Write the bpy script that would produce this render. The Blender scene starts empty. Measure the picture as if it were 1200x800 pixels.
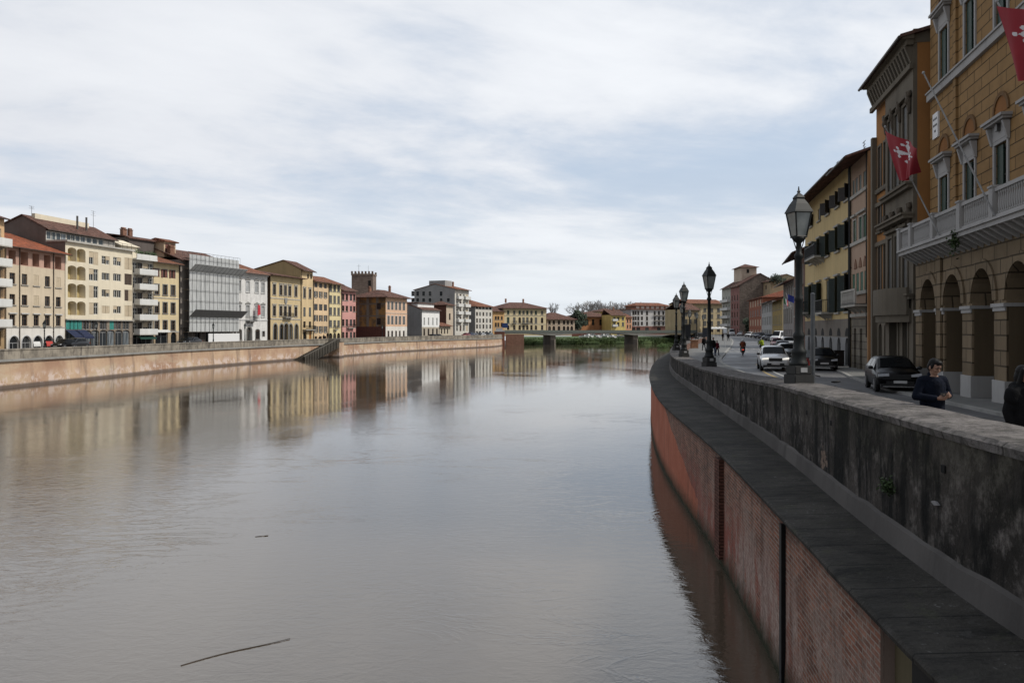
import bpy, bmesh, math, random
from mathutils import Vector, Matrix
random.seed(7)
SC = bpy.context.scene
COL = SC.collection
EYE, F, HZ = 5.8, 933.0, 386.0        # eye height over the water, focal length in photo pixels, horizon row
R = math.radians
def P(px, D): return ((px-600)/F*D, D)                 # point at depth D seen at photo column px
def ZP(py, D): return EYE+(HZ-py)*D/F                  # height seen at photo row py at depth D
def interp(tab, t):
    if t <= tab[0][0]: return tab[0][1]
    for (a, va), (b, vb) in zip(tab, tab[1:]):
        if t <= b: return va+(vb-va)*(t-a)/(b-a)
    return tab[-1][1]
# ------------------------------------------------------------------ materials
MATS = {}; KIDS = {}
class NT:
    def __init__(s, nt): s.nt = nt
    def n(s, typ, **kw):
        nd = s.nt.nodes.new('ShaderNode'+typ)
        for k, v in kw.items():
            if k.startswith('i_'): nd.inputs[k[2:].replace('_', ' ')].default_value = v
            else: setattr(nd, k, v)
        return nd
    def l(s, a, b): s.nt.links.new(a, b)
    def mix(s, fac, a, b, blend='MIX'):
        m = s.nt.nodes.new('ShaderNodeMix'); m.data_type = 'RGBA'; m.blend_type = blend; m.clamp_factor = True
        for sock, v in ((m.inputs[0], fac), (m.inputs[6], a), (m.inputs[7], b)):
            if hasattr(v, 'default_value') and hasattr(v, 'links'): s.l(v, sock)
            elif isinstance(v, (int, float)): sock.default_value = v if sock.type == 'VALUE' else (v, v, v, 1)
            else: sock.default_value = (*v[:3], 1)
        return m.outputs[2]
    def math(s, op, a, b=0.0, c=None):
        m = s.nt.nodes.new('ShaderNodeMath'); m.operation = op
        for i, v in enumerate((a, b, c)):
            if v is None: continue
            if hasattr(v, 'links'): s.l(v, m.inputs[i])
            else: m.inputs[i].default_value = v
        return m.outputs[0]
    def mr(s, v, a, b, c=0.0, d=1.0, smooth=False):
        m = s.nt.nodes.new('ShaderNodeMapRange'); m.clamp = True
        if smooth: m.interpolation_type = 'SMOOTHSTEP'
        s.l(v, m.inputs[0])
        for i, x in zip((1, 2, 3, 4), (a, b, c, d)): m.inputs[i].default_value = x
        return m.outputs[0]
    def noise(s, vec, scale, detail=4, rough=.55, dist=0.0):
        m = s.n('TexNoise'); m.inputs['Scale'].default_value = scale; m.inputs['Detail'].default_value = detail
        m.inputs['Roughness'].default_value = rough; m.inputs['Distortion'].default_value = dist
        s.l(vec, m.inputs['Vector']); return m.outputs['Fac']
    def vmul(s, vec, xyz):
        m = s.n('VectorMath', operation='MULTIPLY'); s.l(vec, m.inputs[0]); m.inputs[1].default_value = xyz
        return m.outputs[0]
    def bump(s, h, strength, dist=.02):
        m = s.n('Bump'); m.inputs['Strength'].default_value = strength; m.inputs['Distance'].default_value = dist
        s.l(h, m.inputs['Height']); return m.outputs[0]
def newmat(name):
    m = bpy.data.materials.new(name); m.use_nodes = True
    t = NT(m.node_tree); b = m.node_tree.nodes['Principled BSDF']
    return m, t, b
def setb(b, **kw):
    for k, v in kw.items():
        i = b.inputs[k.replace('_', ' ')]
        i.default_value = (*v, 1) if isinstance(v, tuple) and len(v) == 3 else v
def coords(t): return t.n('TexCoord').outputs['Object']
def objrand(t): return t.n('ObjectInfo').outputs['Random']

def plain(name, col, rough=.6, metal=0.0, var=.25, scale=6.0, spec=.4, coat=0.0):
    k = ('plain', name)
    if k in MATS: return MATS[k]
    m, t, b = newmat(name); c = coords(t)
    f = t.noise(c, scale, 5, .6)
    lo = tuple(x*(1-var) for x in col); hi = tuple(min(1, x*(1+var)) for x in col)
    t.l(t.mix(t.mr(f, .3, .7), lo, hi), b.inputs['Base Color'])
    setb(b, Roughness=rough, Metallic=metal, Specular_IOR_Level=spec, Coat_Weight=coat)
    MATS[k] = m; return m
def plaster(name, col, dirt=.45, streak=.45, base=.5, rough=.9):
    k = ('pl', name)
    if k in MATS: return MATS[k]
    m, t, b = newmat(name); c = coords(t)
    big = t.noise(c, .35, 5, .6); mid = t.noise(c, 1.7, 6, .65)
    st = t.noise(t.vmul(c, (1.6, 1.6, .10)), 1.0, 5, .6)
    z = t.n('SeparateXYZ'); t.l(c, z.inputs[0])
    col2 = t.mix(t.mr(big, .35, .68), tuple(x*(1-.38*dirt) for x in col), tuple(min(1, x*1.06) for x in col))
    col3 = t.mix(t.math('MULTIPLY', t.mr(mid, .52, .72), .5*dirt), col2, tuple(x*.62+.03 for x in col))
    col4 = t.mix(t.math('MULTIPLY', t.mr(st, .5, .72), streak), col3, tuple(x*.5 for x in col))
    g = t.math('MULTIPLY', t.mr(z.outputs[2], 0, 1.8, 1, 0), base)
    g = t.math('MULTIPLY', g, t.mr(mid, .3, .6, .4, 1.0))
    col5 = t.mix(g, col4, tuple(x*.35 for x in col))
    t.l(col5, b.inputs['Base Color'])
    t.l(t.bump(t.noise(c, 14, 4), .25, .02), b.inputs['Normal'])
    setb(b, Roughness=rough, Specular_IOR_Level=.2)
    MATS[k] = m; return m
def rustic(name, col, bw, bh, mortar=.018, dark=.35, var=.2, offset=.5, bumps=.9):
    """ashlar blocks with real-looking joints; u = x+y, v = z in the building's own metres"""
    k = ('ru', name)
    if k in MATS: return MATS[k]
    m, t, b = newmat(name); c = coords(t)
    s = t.n('SeparateXYZ'); t.l(c, s.inputs[0])
    cb = t.n('CombineXYZ'); t.l(t.math('ADD', s.outputs[0], s.outputs[1]), cb.inputs[0]); t.l(s.outputs[2], cb.inputs[1])
    br = t.n('TexBrick'); t.l(cb.outputs[0], br.inputs['Vector'])
    br.inputs['Scale'].default_value = 1.0; br.offset = offset
    br.inputs['Brick Width'].default_value = bw; br.inputs['Row Height'].default_value = bh
    br.inputs['Mortar Size'].default_value = mortar; br.inputs['Mortar Smooth'].default_value = .25
    br.inputs['Color1'].default_value = (*[x*(1-var) for x in col], 1); br.inputs['Color2'].default_value = (*[x*(1+var) for x in col], 1)
    br.inputs['Mortar'].default_value = (*[x*dark for x in col], 1)
    n = t.noise(c, 1.3, 6, .65); st = t.noise(t.vmul(c, (1.4, 1.4, .12)), 1.0, 5, .6)
    c2 = t.mix(t.math('MULTIPLY', t.mr(n, .45, .7), .4), br.outputs['Color'], tuple(x*.55 for x in col))
    c3 = t.mix(t.math('MULTIPLY', t.mr(st, .5, .7), .4), c2, tuple(x*.45 for x in col))
    t.l(c3, b.inputs['Base Color'])
    h = t.math('ADD', t.math('MULTIPLY', br.outputs['Fac'], -1.0), t.math('MULTIPLY', t.noise(c, 12, 4), .25))
    t.l(t.bump(h, bumps, .03), b.inputs['Normal'])
    setb(b, Roughness=.9, Specular_IOR_Level=.2)
    MATS[k] = m; return m
def tiles(name, col):
    k = ('ti', name)
    if k in MATS: return MATS[k]
    m, t, b = newmat(name); c = coords(t)
    s = t.n('SeparateXYZ'); t.l(c, s.inputs[0])
    w = t.math('SINE', t.math('MULTIPLY', s.outputs[0], 2*math.pi/.24))
    r = t.math('FRACT', t.math('MULTIPLY', s.outputs[1], 1/.33))
    v = t.n('TexVoronoi'); t.l(t.vmul(c, (4.2, 3.0, .3)), v.inputs['Vector']); v.inputs['Scale'].default_value = 1.0
    sv = t.n('SeparateColor'); t.l(v.outputs['Color'], sv.inputs[0])
    cc = t.mix(sv.outputs[0], tuple(x*.55 for x in col), tuple(min(1, x*1.35) for x in col))
    n = t.noise(c, .7, 6, .65)
    cc = t.mix(t.math('MULTIPLY', t.mr(n, .45, .68), .6), cc, (.06, .05, .045))
    cc = t.mix(t.math('MULTIPLY', t.mr(w, -1, -.2, 1, 0), .55), cc, tuple(x*.3 for x in col))
    t.l(cc, b.inputs['Base Color'])
    t.l(t.bump(t.math('ADD', w, t.math('MULTIPLY', r, .5)), .7, .05), b.inputs['Normal'])
    setb(b, Roughness=.95, Specular_IOR_Level=.1)
    MATS[k] = m; return m
def glass_dark(name='window_glass', lo=(.012, .014, .016), hi=(.10, .10, .095)):
    k = ('gl', name)
    if k in MATS: return MATS[k]
    m, t, b = newmat(name); c = coords(t)
    r = objrand(t)
    w = t.n('TexWhiteNoise', noise_dimensions='1D'); t.l(r, w.inputs['W'])
    cc = t.mix(t.mr(w.outputs[0], .55, 1.0), lo, hi)
    st = t.noise(t.vmul(c, (9, 1, .6)), 1.0, 2)
    t.l(t.mix(t.mr(st, .4, .65), cc, lo), b.inputs['Base Color'])
    setb(b, Roughness=.12, Specular_IOR_Level=.22)
    t.l(t.bump(t.noise(c, 1.2, 2), .08, .02), b.inputs['Normal'])
    MATS[k] = m; return m
def slats(name, col, pitch=.07):
    k = ('sl', name)
    if k in MATS: return MATS[k]
    m, t, b = newmat(name); c = coords(t)
    s = t.n('SeparateXYZ'); t.l(c, s.inputs[0])
    f = t.math('FRACT', t.math('MULTIPLY', s.outputs[2], 1/pitch))
    n = t.noise(c, 2.5, 4)
    cc = t.mix(t.mr(n, .3, .7), tuple(x*.65 for x in col), tuple(x*1.3 for x in col))
    cc = t.mix(t.mr(objrand(t), 0, 1, 0, .4), cc, tuple(x*.6+.01 for x in col))
    cc = t.mix(t.mr(f, 0, .35, .75, 0), cc, tuple(x*.2 for x in col))
    t.l(cc, b.inputs['Base Color']); t.l(t.bump(f, .6, .02), b.inputs['Normal'])
    setb(b, Roughness=.55); MATS[k] = m; return m
# ------------------------------------------------------------------ mesh builder
class MB:
    def __init__(s): s.v = []; s.f = []; s.m = []; s.cur = 0; s.uv = None
    def add(s, pts): i = len(s.v); s.v += [tuple(p) for p in pts]; return i
    def face(s, idx): s.f.append(tuple(idx)); s.m.append(s.cur)
    def poly(s, pts): i = s.add(pts); s.face(range(i, i+len(pts)))
    def box(s, x0, x1, y0, y1, z0, z1):
        i = s.add([(x0,y0,z0),(x1,y0,z0),(x1,y1,z0),(x0,y1,z0),(x0,y0,z1),(x1,y0,z1),(x1,y1,z1),(x0,y1,z1)])
        for q in ((0,3,2,1),(4,5,6,7),(0,1,5,4),(1,2,6,5),(2,3,7,6),(3,0,4,7)): s.face([i+k for k in q])
    def prism(s, poly, a, b, axis=0):
        """polygon in the two other axes, extruded along axis from a to b"""
        def mk(p, t): return {0:(t,p[0],p[1]), 1:(p[0],t,p[1]), 2:(p[0],p[1],t)}[axis]
        n = len(poly); i = s.add([mk(p, a) for p in poly]); j = s.add([mk(p, b) for p in poly])
        s.face(list(range(i, i+n))[::-1]); s.face(range(j, j+n))
        for k in range(n): s.face((i+k, i+(k+1)%n, j+(k+1)%n, j+k))
    def tube(s, p, q, r0, r1=None, n=8, caps=True):
        r1 = r0 if r1 is None else r1
        p = Vector(p); q = Vector(q); d = (q-p)
        if d.length < 1e-6: return
        d.normalize(); a = d.orthogonal().normalized(); b = d.cross(a)
        i = s.add([p+a*r0*math.cos(2*math.pi*k/n)+b*r0*math.sin(2*math.pi*k/n) for k in range(n)])
        j = s.add([q+a*r1*math.cos(2*math.pi*k/n)+b*r1*math.sin(2*math.pi*k/n) for k in range(n)])
        for k in range(n): s.face((i+k, i+(k+1)%n, j+(k+1)%n, j+k))
        if caps: s.face(list(range(i, i+n))[::-1]); s.face(range(j, j+n))
    def path(s, pts, r, n=6):
        for a, b in zip(pts, pts[1:]): s.tube(a, b, r, r, n)
    def lathe(s, prof, n=16, c=(0,0,0), rot=0.0):
        rings = []
        for r, z in prof:
            rings.append(s.add([(c[0]+r*math.cos(2*math.pi*k/n+rot), c[1]+r*math.sin(2*math.pi*k/n+rot), c[2]+z) for k in range(n)]))
        for a, b in zip(rings, rings[1:]):
            for k in range(n): s.face((a+k, a+(k+1)%n, b+(k+1)%n, b+k))
        s.face(list(range(rings[0], rings[0]+n))[::-1]); s.face(range(rings[-1], rings[-1]+n))
    def ell(s, c, r, n=12, m=8):
        rings = []
        for i in range(1, m):
            th = math.pi*i/m
            rings.append(s.add([(c[0]+r[0]*math.sin(th)*math.cos(2*math.pi*k/n), c[1]+r[1]*math.sin(th)*math.sin(2*math.pi*k/n), c[2]-r[2]*math.cos(th)) for k in range(n)]))
        b = s.add([(c[0], c[1], c[2]-r[2])]); t = s.add([(c[0], c[1], c[2]+r[2])])
        for k in range(n): s.face((b, rings[0]+(k+1)%n, rings[0]+k)); s.face((t, rings[-1]+k, rings[-1]+(k+1)%n))
        for a, d in zip(rings, rings[1:]):
            for k in range(n): s.face((a+k, a+(k+1)%n, d+(k+1)%n, d+k))
    def cap(s, p, q, r0, r1, n=12):
        s.tube(p, q, r0, r1, n); s.ell(p, (r0,)*3, n, 8); s.ell(q, (r1,)*3, n, 8)
    def mesh(s, name, mats, smooth=False):
        me = bpy.data.meshes.new(name); me.from_pydata(s.v, [], s.f)
        for m in (mats if isinstance(mats, (list, tuple)) else [mats]): me.materials.append(m)
        me.polygons.foreach_set('material_index', s.m)
        if smooth: me.polygons.foreach_set('use_smooth', [True]*len(s.f))
        me.update(); return me
    def build(s, name, mats, parent=None, smooth=False):
        return link(name, s.mesh(name, mats, smooth), parent)
def link(name, me, parent=None, loc=None, rot=None):
    o = bpy.data.objects.new(name, me); COL.objects.link(o)
    if parent:
        o.parent = parent; KIDS.setdefault(parent.name, []).append(o)
    if loc: o.location = loc
    if rot: o.rotation_euler = rot
    return o
def fixn(me):
    bm = bmesh.new(); bm.from_mesh(me); bmesh.ops.recalc_face_normals(bm, faces=bm.faces); bm.to_mesh(me); bm.free()
def tag(o, label, cat, group=None):
    o['label'] = label; o['category'] = cat
    if group: o['group'] = group
    return o
def struct(o): o['kind'] = 'structure'; return o
def thing(name, label, cat, loc=(0,0,0), rz=0.0, group=None, scale=None):
    o = bpy.data.objects.new(name, None); COL.objects.link(o); o.empty_display_size = .2
    o.location = loc; o.rotation_euler = (0, 0, rz)
    if scale: o.scale = (scale,)*3
    return tag(o, label, cat, group)
def kids(o): return KIDS.get(o.name, [])
def copy_tree(o, parent=None):
    c = o.copy(); COL.objects.link(c)
    if parent:
        c.parent = parent; KIDS.setdefault(parent.name, []).append(c)
    for ch in list(kids(o)): copy_tree(ch, c)
    return c
def dup(o, loc, rz, label, group=None):
    c = copy_tree(o); c.location = loc; c.rotation_euler = (0, 0, rz); c['label'] = label
    if group: c['group'] = group
    return c
# ------------------------------------------------------------------ common materials
GLASS = glass_dark()
FR_W = plain('white_window_frame', (.55, .54, .5), .5)
FR_B = plain('brown_window_frame', (.09, .055, .035), .6)
FR_G = plain('grey_window_frame', (.25, .25, .25), .5)
STONE = plaster('pale_stone', (.42, .40, .36), .5, .5, .3)
WSTONE = plaster('white_marble', (.55, .55, .55), .5, .45, .2)
GSTONE = plaster('grey_stone', (.27, .265, .25), .6, .6, .3)
S_GREEN = slats('green_shutter', (.014, .045, .032)); S_BROWN = slats('brown_shutter', (.07, .04, .025))
S_GREY = slats('grey_shutter', (.11, .11, .105)); S_TEAL = slats('teal_shutter', (.03, .28, .24))
S_RED = slats('red_brown_shutter', (.16, .05, .035)); S_TAN = plain('tan_roller_shutter', (.46,.38,.27), .7, var=.12, scale=1.5); S_DGREY = slats('dark_grey_shutter', (.055,.055,.058))
IRON = plain('black_iron', (.016, .017, .018), .5, .6); DARK = plain('dark_void', (.012, .011, .01), .9)
ZINC = plain('zinc_pipe', (.10, .095, .09), .5, .5); COPPER = plain('brown_pipe', (.06, .045, .035), .5, .4)
TILE = tiles('terracotta_tiles', (.25, .115, .075)); TILE_D = tiles('old_dark_tiles', (.16, .09, .072)); TILE_R = tiles('red_tiles', (.33, .11, .06))
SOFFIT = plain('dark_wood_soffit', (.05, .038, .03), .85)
BRICKC = rustic('chimney_brick', (.30, .16, .11), .25, .07, .008, .6)
# ------------------------------------------------------------------ buildings
WC = {}; KEEP = []
class St:            # how an opening is filled
    def __init__(s, kind='w', glass=None, frame=None, shut=None, shutter='none', sur=None, sill=None, ped=None, arch=False, rise=None, rv=.22, sw=.16, bars=True, name='window', pedk='flat', ball=False):
        s.__dict__.update(locals()); del s.__dict__['s']
        KEEP.append(s); s.glass = glass or GLASS; s.frame = frame or FR_W
def arc_pts(w, h, rise, n=10):
    """arch curve from (-w/2, h-rise) up over to (w/2, h-rise)"""
    return [(-w/2*math.cos(math.pi*k/n), h-rise+rise*math.sin(math.pi*k/n)) for k in range(n+1)]
def win_parts(st, w, h):
    key = (id(st), round(w, 2), round(h, 2))
    if key in WC: return WC[key]
    out = []; rise = (st.rise or w/2) if st.arch else 0
    rv = st.rv; y0, y1 = rv-.11, rv-.04
    fw = min(.09, w*.1); m = MB()
    if st.kind == 'void':
        m.box(-w/2, w/2, rv, rv+.02, 0, h-rise)
        if st.arch: m.prism(arc_pts(w, h, rise), rv, rv+.02, 1)
        out.append((st.name, m.mesh(st.name, st.frame)))
    else:
        m.box(-w/2, -w/2+fw, y0, y1, 0, h-rise); m.box(w/2-fw, w/2, y0, y1, 0, h-rise)
        m.box(-w/2+fw, w/2-fw, y0, y1, 0, fw)
        if st.arch:
            a = arc_pts(w, h, rise); b = arc_pts(w-2*fw, h-fw, rise-fw)
            b = [(x, max(z, h-rise)) for x, z in b]
            for k in range(len(a)-1): m.prism([a[k], a[k+1], b[k+1], b[k]], y0, y1, 1)
            m.box(-w/2+fw, w/2-fw, y0+.005, y1-.005, h-rise-fw/2, h-rise+fw/2)
        else: m.box(-w/2+fw, w/2-fw, y0, y1, h-fw, h)
        if st.bars:
            m.box(-fw*.45, fw*.45, y0+.01, y1-.01, fw, h-rise-fw*.6)
            if not st.arch and h > 1.3: m.box(-w/2+fw, w/2-fw, y0+.012, y1-.012, h*.66-.03, h*.66+.03)
        out.append((st.name, m.mesh(st.name, st.frame)))
        g = MB(); yy = rv-.075
        pts = [(-w/2+.01, yy, .01), (w/2-.01, yy, .01)]
        if st.arch: pts += [(x*.99, yy, z*.998) for x, z in arc_pts(w, h, rise)][::-1]
        else: pts += [(w/2-.01, yy, h-.01), (-w/2+.01, yy, h-.01)]
        g.poly(pts); out.append(('pane', g.mesh('pane', st.glass)))
    hs = h-rise if st.arch else h
    if st.shutter in ('open', 'half'):
        for sd in (-1, 1):
            if st.shutter == 'half' and sd == 1:
                q = MB(); q.box(.01, w/2-.01, .02, .065, .02, hs-.02); out.append(('shutter', q.mesh('shutter', st.shut))); continue
            q = MB(); a = sd*(w/2+.02); b2 = sd*(w+.0)
            q.box(min(a, b2), max(a, b2), -.075, -.03, .0, hs); out.append(('shutter', q.mesh('shutter', st.shut)))
    elif st.shutter == 'ajar':           # leaves standing out from the wall
        for sd in (-1, 1):
            q = MB(); x = sd*(w/2-.01)
            ex, ey = x+sd*w*.36, -w*.34
            q.prism([(x, .0), (ex, ey), (ex+.045, ey), (x+.045, .0)], .02, hs-.02, 2); out.append(('shutter', q.mesh('shutter', st.shut)))
    elif st.shutter == 'leaf':
        q = MB(); q.box(-w/2+.01, -.01, .05, .095, .02, hs-.02); out.append(('shutter', q.mesh('shutter', st.shut)))
    elif st.shutter == 'closed':
        for sd in (-1, 1):
            q = MB(); a, b2 = (-w/2+.01, -.008) if sd < 0 else (.008, w/2-.01)
            q.box(a, b2, .03, .075, .02, hs-.02); out.append(('shutter', q.mesh('shutter', st.shut)))
    elif st.shutter == 'roller':
        q = MB(); q.box(-w/2+.01, w/2-.01, .06, .10, h*.55, h-.01); out.append(('shutter', q.mesh('shutter', st.shut)))
    if st.sur:
        q = MB(); s_ = st.sw
        q.box(-w/2-s_, -w/2, -.055, .03, 0, h-rise); q.box(w/2, w/2+s_, -.055, .03, 0, h-rise)
        if st.arch:
            a = arc_pts(w+2*s_, h+s_, rise+s_); b = arc_pts(w, h, rise)
            for k in range(len(a)-1): q.prism([a[k], a[k+1], b[k+1], b[k]], -.055, .03, 1)
        else: q.box(-w/2-s_, w/2+s_, -.06, .03, h, h+s_)
        out.append(('surround', q.mesh('surround', st.sur)))
    if st.sill:
        q = MB(); q.box(-w/2-.2, w/2+.2, -.14, .0, -.13, -.002); out.append(('sill', q.mesh('sill', st.sill)))
    if st.ped:
        q = MB(); zt = h+(st.sw if st.sur else 0)
        if st.pedk == 'frieze':                       # panel, two brackets and a small cornice
            q.box(-w/2-.12, w/2+.12, -.07, .0, zt+.002, zt+.55)
            for sd in (-1, 1): q.prism([(-.02, zt-.15), (-.10, zt-.1), (-.26, zt+.50), (-.02, zt+.50)], sd*(w/2+.17)-.07, sd*(w/2+.17)+.07, 0)
            q.box(-w/2-.34, w/2+.34, -.30, .0, zt+.552, zt+.64); q.box(-w/2-.42, w/2+.42, -.38, .0, zt+.642, zt+.74)
        elif st.pedk == 'tri':
            q.box(-w/2-.3, w/2+.3, -.2, .0, zt+.15, zt+.25)
            q.prism([(-w/2-.3, zt+.252), (w/2+.3, zt+.252), (0, zt+.62)], -.2, .0, 1)
        else:
            q.box(-w/2-.25, w/2+.25, -.2, .0, zt+.12, zt+.26)
        out.append(('pediment', q.mesh('pediment', st.ped)))
    for n_, me in out: fixn(me)
    WC[key] = out; return out
class B:
    def __init__(s, name, label, p0, p1, depth, zb, zt, cat='building', group=None):
        s.p0 = Vector(p0); s.p1 = Vector(p1); u = s.p1-s.p0; s.L = u.length; s.u = u.normalized()
        s.n = Vector((-s.u.y, s.u.x)); s.depth = depth; s.zb = zb; s.H = zt-zb; s.ops = []
        s.root = thing(name, label, cat, (p0[0], p0[1], zb), math.atan2(u.y, u.x), group)
    def X(s, px, yin=0.0):                 # local x on the facade plane (or one set yin behind it) seen at column px
        r = (px-600)/F; o = s.p0+s.n*yin
        return (r*o.y-o.x)/(s.u.x-r*s.u.y)
    def D(s, px, yin=0.0): return (s.p0+s.n*yin).y+s.u.y*s.X(px, yin)
    def Z(s, px, py, yin=0.0): return ZP(py, s.D(px, yin))-s.zb
    def op(s, x, z, w, h, st): s.ops.append((x, z, w, h, st))
    def grid(s, cols, rows, w, st, ref):
        """openings at photo columns cols, rows = photo rows (top, bottom) read at column ref"""
        for r in rows:
            z1, z0 = s.Z(ref, r[0]), s.Z(ref, r[1])
            for i, c in enumerate(cols):
                q = st[i % len(st)] if isinstance(st, list) else st
                s.op(s.X(c), max(z0, .02), w, z1-max(z0, .02), q)
    def band(s, z0, z1, mat, name='wall', x0=0.0, x1=None, yin=0.0):
        x1 = s.L if x1 is None else x1
        ops = []
        for (x, z, w, h, st) in s.ops:
            if z0 <= z+h/2 <= z1 and x0 < x < x1:
                zz = max(z, z0+.01); hh = min(z+h, z1-.03)-zz
                a = max(x-w/2, x0+.03); b = min(x+w/2, x1-.03)
                if hh > .2 and b-a > .2: ops.append(((a+b)/2, zz, b-a, hh, st))
        m = MB()
        xs = sorted({x0, x1, *[o[0]-o[2]/2 for o in ops], *[o[0]+o[2]/2 for o in ops]})
        zs = sorted({z0, z1, *[o[1] for o in ops], *[o[1]+o[3] for o in ops]})
        for a, b in zip(xs, xs[1:]):
            if b-a < 1e-5: continue
            for c, d in zip(zs, zs[1:]):
                if d-c < 1e-5: continue
                cx, cz = (a+b)/2, (c+d)/2
                if any(abs(cx-o[0]) < o[2]/2 and o[1] < cz < o[1]+o[3] for o in ops): continue
                m.poly([(a, yin, c), (b, yin, c), (b, yin, d), (a, yin, d)])
        for (x, z, w, h, st) in ops:
            rv = st.rv+.03; a, b = x-w/2, x+w/2
            rise = (st.rise or w/2) if st.arch else 0
            if rise > h*.8: rise = h*.8
            zt = z+h-rise
            m.poly([(a, yin, z), (a, yin, zt), (a, yin+rv, zt), (a, yin+rv, z)]); m.poly([(b, yin, z), (b, yin+rv, z), (b, yin+rv, zt), (b, yin, zt)])
            m.poly([(a, yin, z), (a, yin+rv, z), (b, yin+rv, z), (b, yin, z)])
            if st.arch:
                ar = [(x+p, z+q) for p, q in arc_pts(w, h, rise)]
                k = len(ar)//2
                m.poly([(a, yin, z+h)]+[(p, yin, q) for p, q in ar[:k+1]][::1]); m.poly([(b, yin, z+h)]+[(p, yin, q) for p, q in ar[k:]][::-1])
                for p, q in zip(ar, ar[1:]): m.poly([(p[0], yin, p[1]), (q[0], yin, q[1]), (q[0], yin+rv, q[1]), (p[0], yin+rv, p[1])])
            else: m.poly([(a, yin, z+h), (b, yin, z+h), (b, yin+rv, z+h), (a, yin+rv, z+h)])
            pr = win_parts(st, w, h); root = None
            for nm, me in pr:
                o = link(nm, me, root or s.root)
                if root is None: root = o; o.location = (x, yin, z)
        me = m.mesh(name, mat); fixn(me)
        return link(name, me, s.root)
    def sides(s, mat, h=None, gable=None, y0=0.0, hb=None, name='side_wall', z0=0.0):
        """near, far and back walls; gable = (ridge y, ridge z)"""
        h = h or s.H; hb = hb or h; d = s.depth; L = s.L
        for x in (0.0, L):
            m = MB(); pts = [(x, y0, z0), (x, d, z0), (x, d, hb)]
            if gable: pts.append((x, gable[0], gable[1]))
            pts.append((x, y0, h)); m.poly(pts); m.build(name, mat, s.root)
        m = MB(); m.poly([(0, d, z0), (L, d, z0), (L, d, hb), (0, d, hb)]); m.build('back_wall', mat, s.root)
    def gable(s, ry, rz, mat, h=None, ov=.7, ovs=.25, y0=0.0, hb=None, th=.16):
        h = h or s.H; hb = hb or h; d = s.depth
        sf = (rz-h)/(ry-y0) if ry > y0 else 0; sb = (rz-hb)/(d-ry) if d > ry else 0
        up = [(y0-ov, h-sf*ov)] + [(ry, rz)] + ([(d+ov*.5, hb-sb*ov*.5)] if d > ry+.01 else [])
        poly = [(a, z+th) for a, z in up]+[(a, z+.01) for a, z in up[::-1]]
        m = MB(); m.prism(poly, -ovs, s.L+ovs, 0); me = m.mesh('roof', mat); fixn(me)
        s.rf = link('roof', me, s.root)
        s.rz = lambda y: (h+sf*(y-y0) if y < ry else rz-sb*(y-ry))+th
        g = MB(); ye, ze = y0-ov, h-sf*ov
        g.tube((-ovs, ye-.06, ze+.02), (s.L+ovs, ye-.06, ze+.02), .075, .075, 6); g.build('gutter', COPPER, s.rf)
        return s.rf
    def hip(s, rise, mat, h=None, ov=.9, th=.14, inset=None):
        h = h or s.H; d, L = s.depth, s.L
        k = inset if inset is not None else min(d, L)/2
        sl = rise/(d/2); ze = h-sl*ov*.6
        e = [(-ov, -ov, ze), (L+ov, -ov, ze), (L+ov, d+ov, ze), (-ov, d+ov, ze)]
        r0, r1 = (k, d/2, h+rise), (max(L-k, k+.05), d/2, h+rise)
        m = MB(); i = m.add(e+[r0, r1]); j = m.add([(x, y, z-th) for x, y, z in e])
        for f in ((0,1,5,4), (1,2,5), (2,3,4,5), (3,0,4)): m.face([i+q for q in f])
        for q in range(4): m.face((i+q, i+(q+1)%4, j+(q+1)%4, j+q))
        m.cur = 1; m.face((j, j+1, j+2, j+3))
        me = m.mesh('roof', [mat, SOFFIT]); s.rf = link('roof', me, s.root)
        s.rz = lambda y: h+rise*(1-abs(y-d/2)/(d/2))
        return s.rf
    def chimney(s, x, y, w=.7, h=1.3):
        z = s.rz(y)-.3; m = MB(); m.box(x-w/2, x+w/2, y-w/3, y+w/3, z, z+h+.3); m.box(x-w/2-.08, x+w/2+.08, y-w/3-.08, y+w/3+.08, z+h+.302, z+h+.4)
        m.prism([(y-w/3, z+h+.52), (y+w/3, z+h+.52), (y, z+h+.72)], x-w/2, x+w/2, 0)
        for a in (-1, 1): m.box(x+a*w*.4-.06, x+a*w*.4+.06, y-.1, y+.1, z+h+.402, z+h+.52)
        m.build('chimney', BRICKC, s.rf)
    def antenna(s, x, y, h=2.2):
        z = s.rz(y); m = MB(); m.tube((x, y, z-.2), (x, y, z+h), .035, .03, 5)
        for k, l in ((.98, .55), (.86, .42), (.74, .6)): m.tube((x-l, y, z+h*k), (x+l, y, z+h*k), .022, .022, 4)
        m.build('antenna', ZINC, s.rf)
    def cornice(s, z, h=.35, d=.3, mat=None, x0=0.0, x1=None, name='cornice', yin=0.0):
        x1 = s.L if x1 is None else x1; m = MB()
        m.box(x0, x1, yin-d*.5, yin-.001, z, z+h*.5); m.box(x0-.001, x1+.001, yin-d, yin-.001, z+h*.5+.002, z+h)
        return m.build(name, mat or STONE, s.root)
    def course(s, z, h=.16, d=.08, mat=None, x0=0.0, x1=None):
        x1 = s.L if x1 is None else x1; m = MB(); m.box(x0, x1, -d, -.001, z, z+h); return m.build('string_course', mat or STONE, s.root)
    def pipe(s, x, z0, z1, mat=None, r=.06):
        m = MB(); m.tube((x, -.1, z0), (x, -.1, z1), r, r, 8)
        for k in range(3):
            z = z0+(z1-z0)*(k+.5)/3; m.box(x-r*1.5, x+r*1.5, -.1, -.002, z, z+.05)
        return m.build('downpipe', mat or COPPER, s.root)
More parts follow.
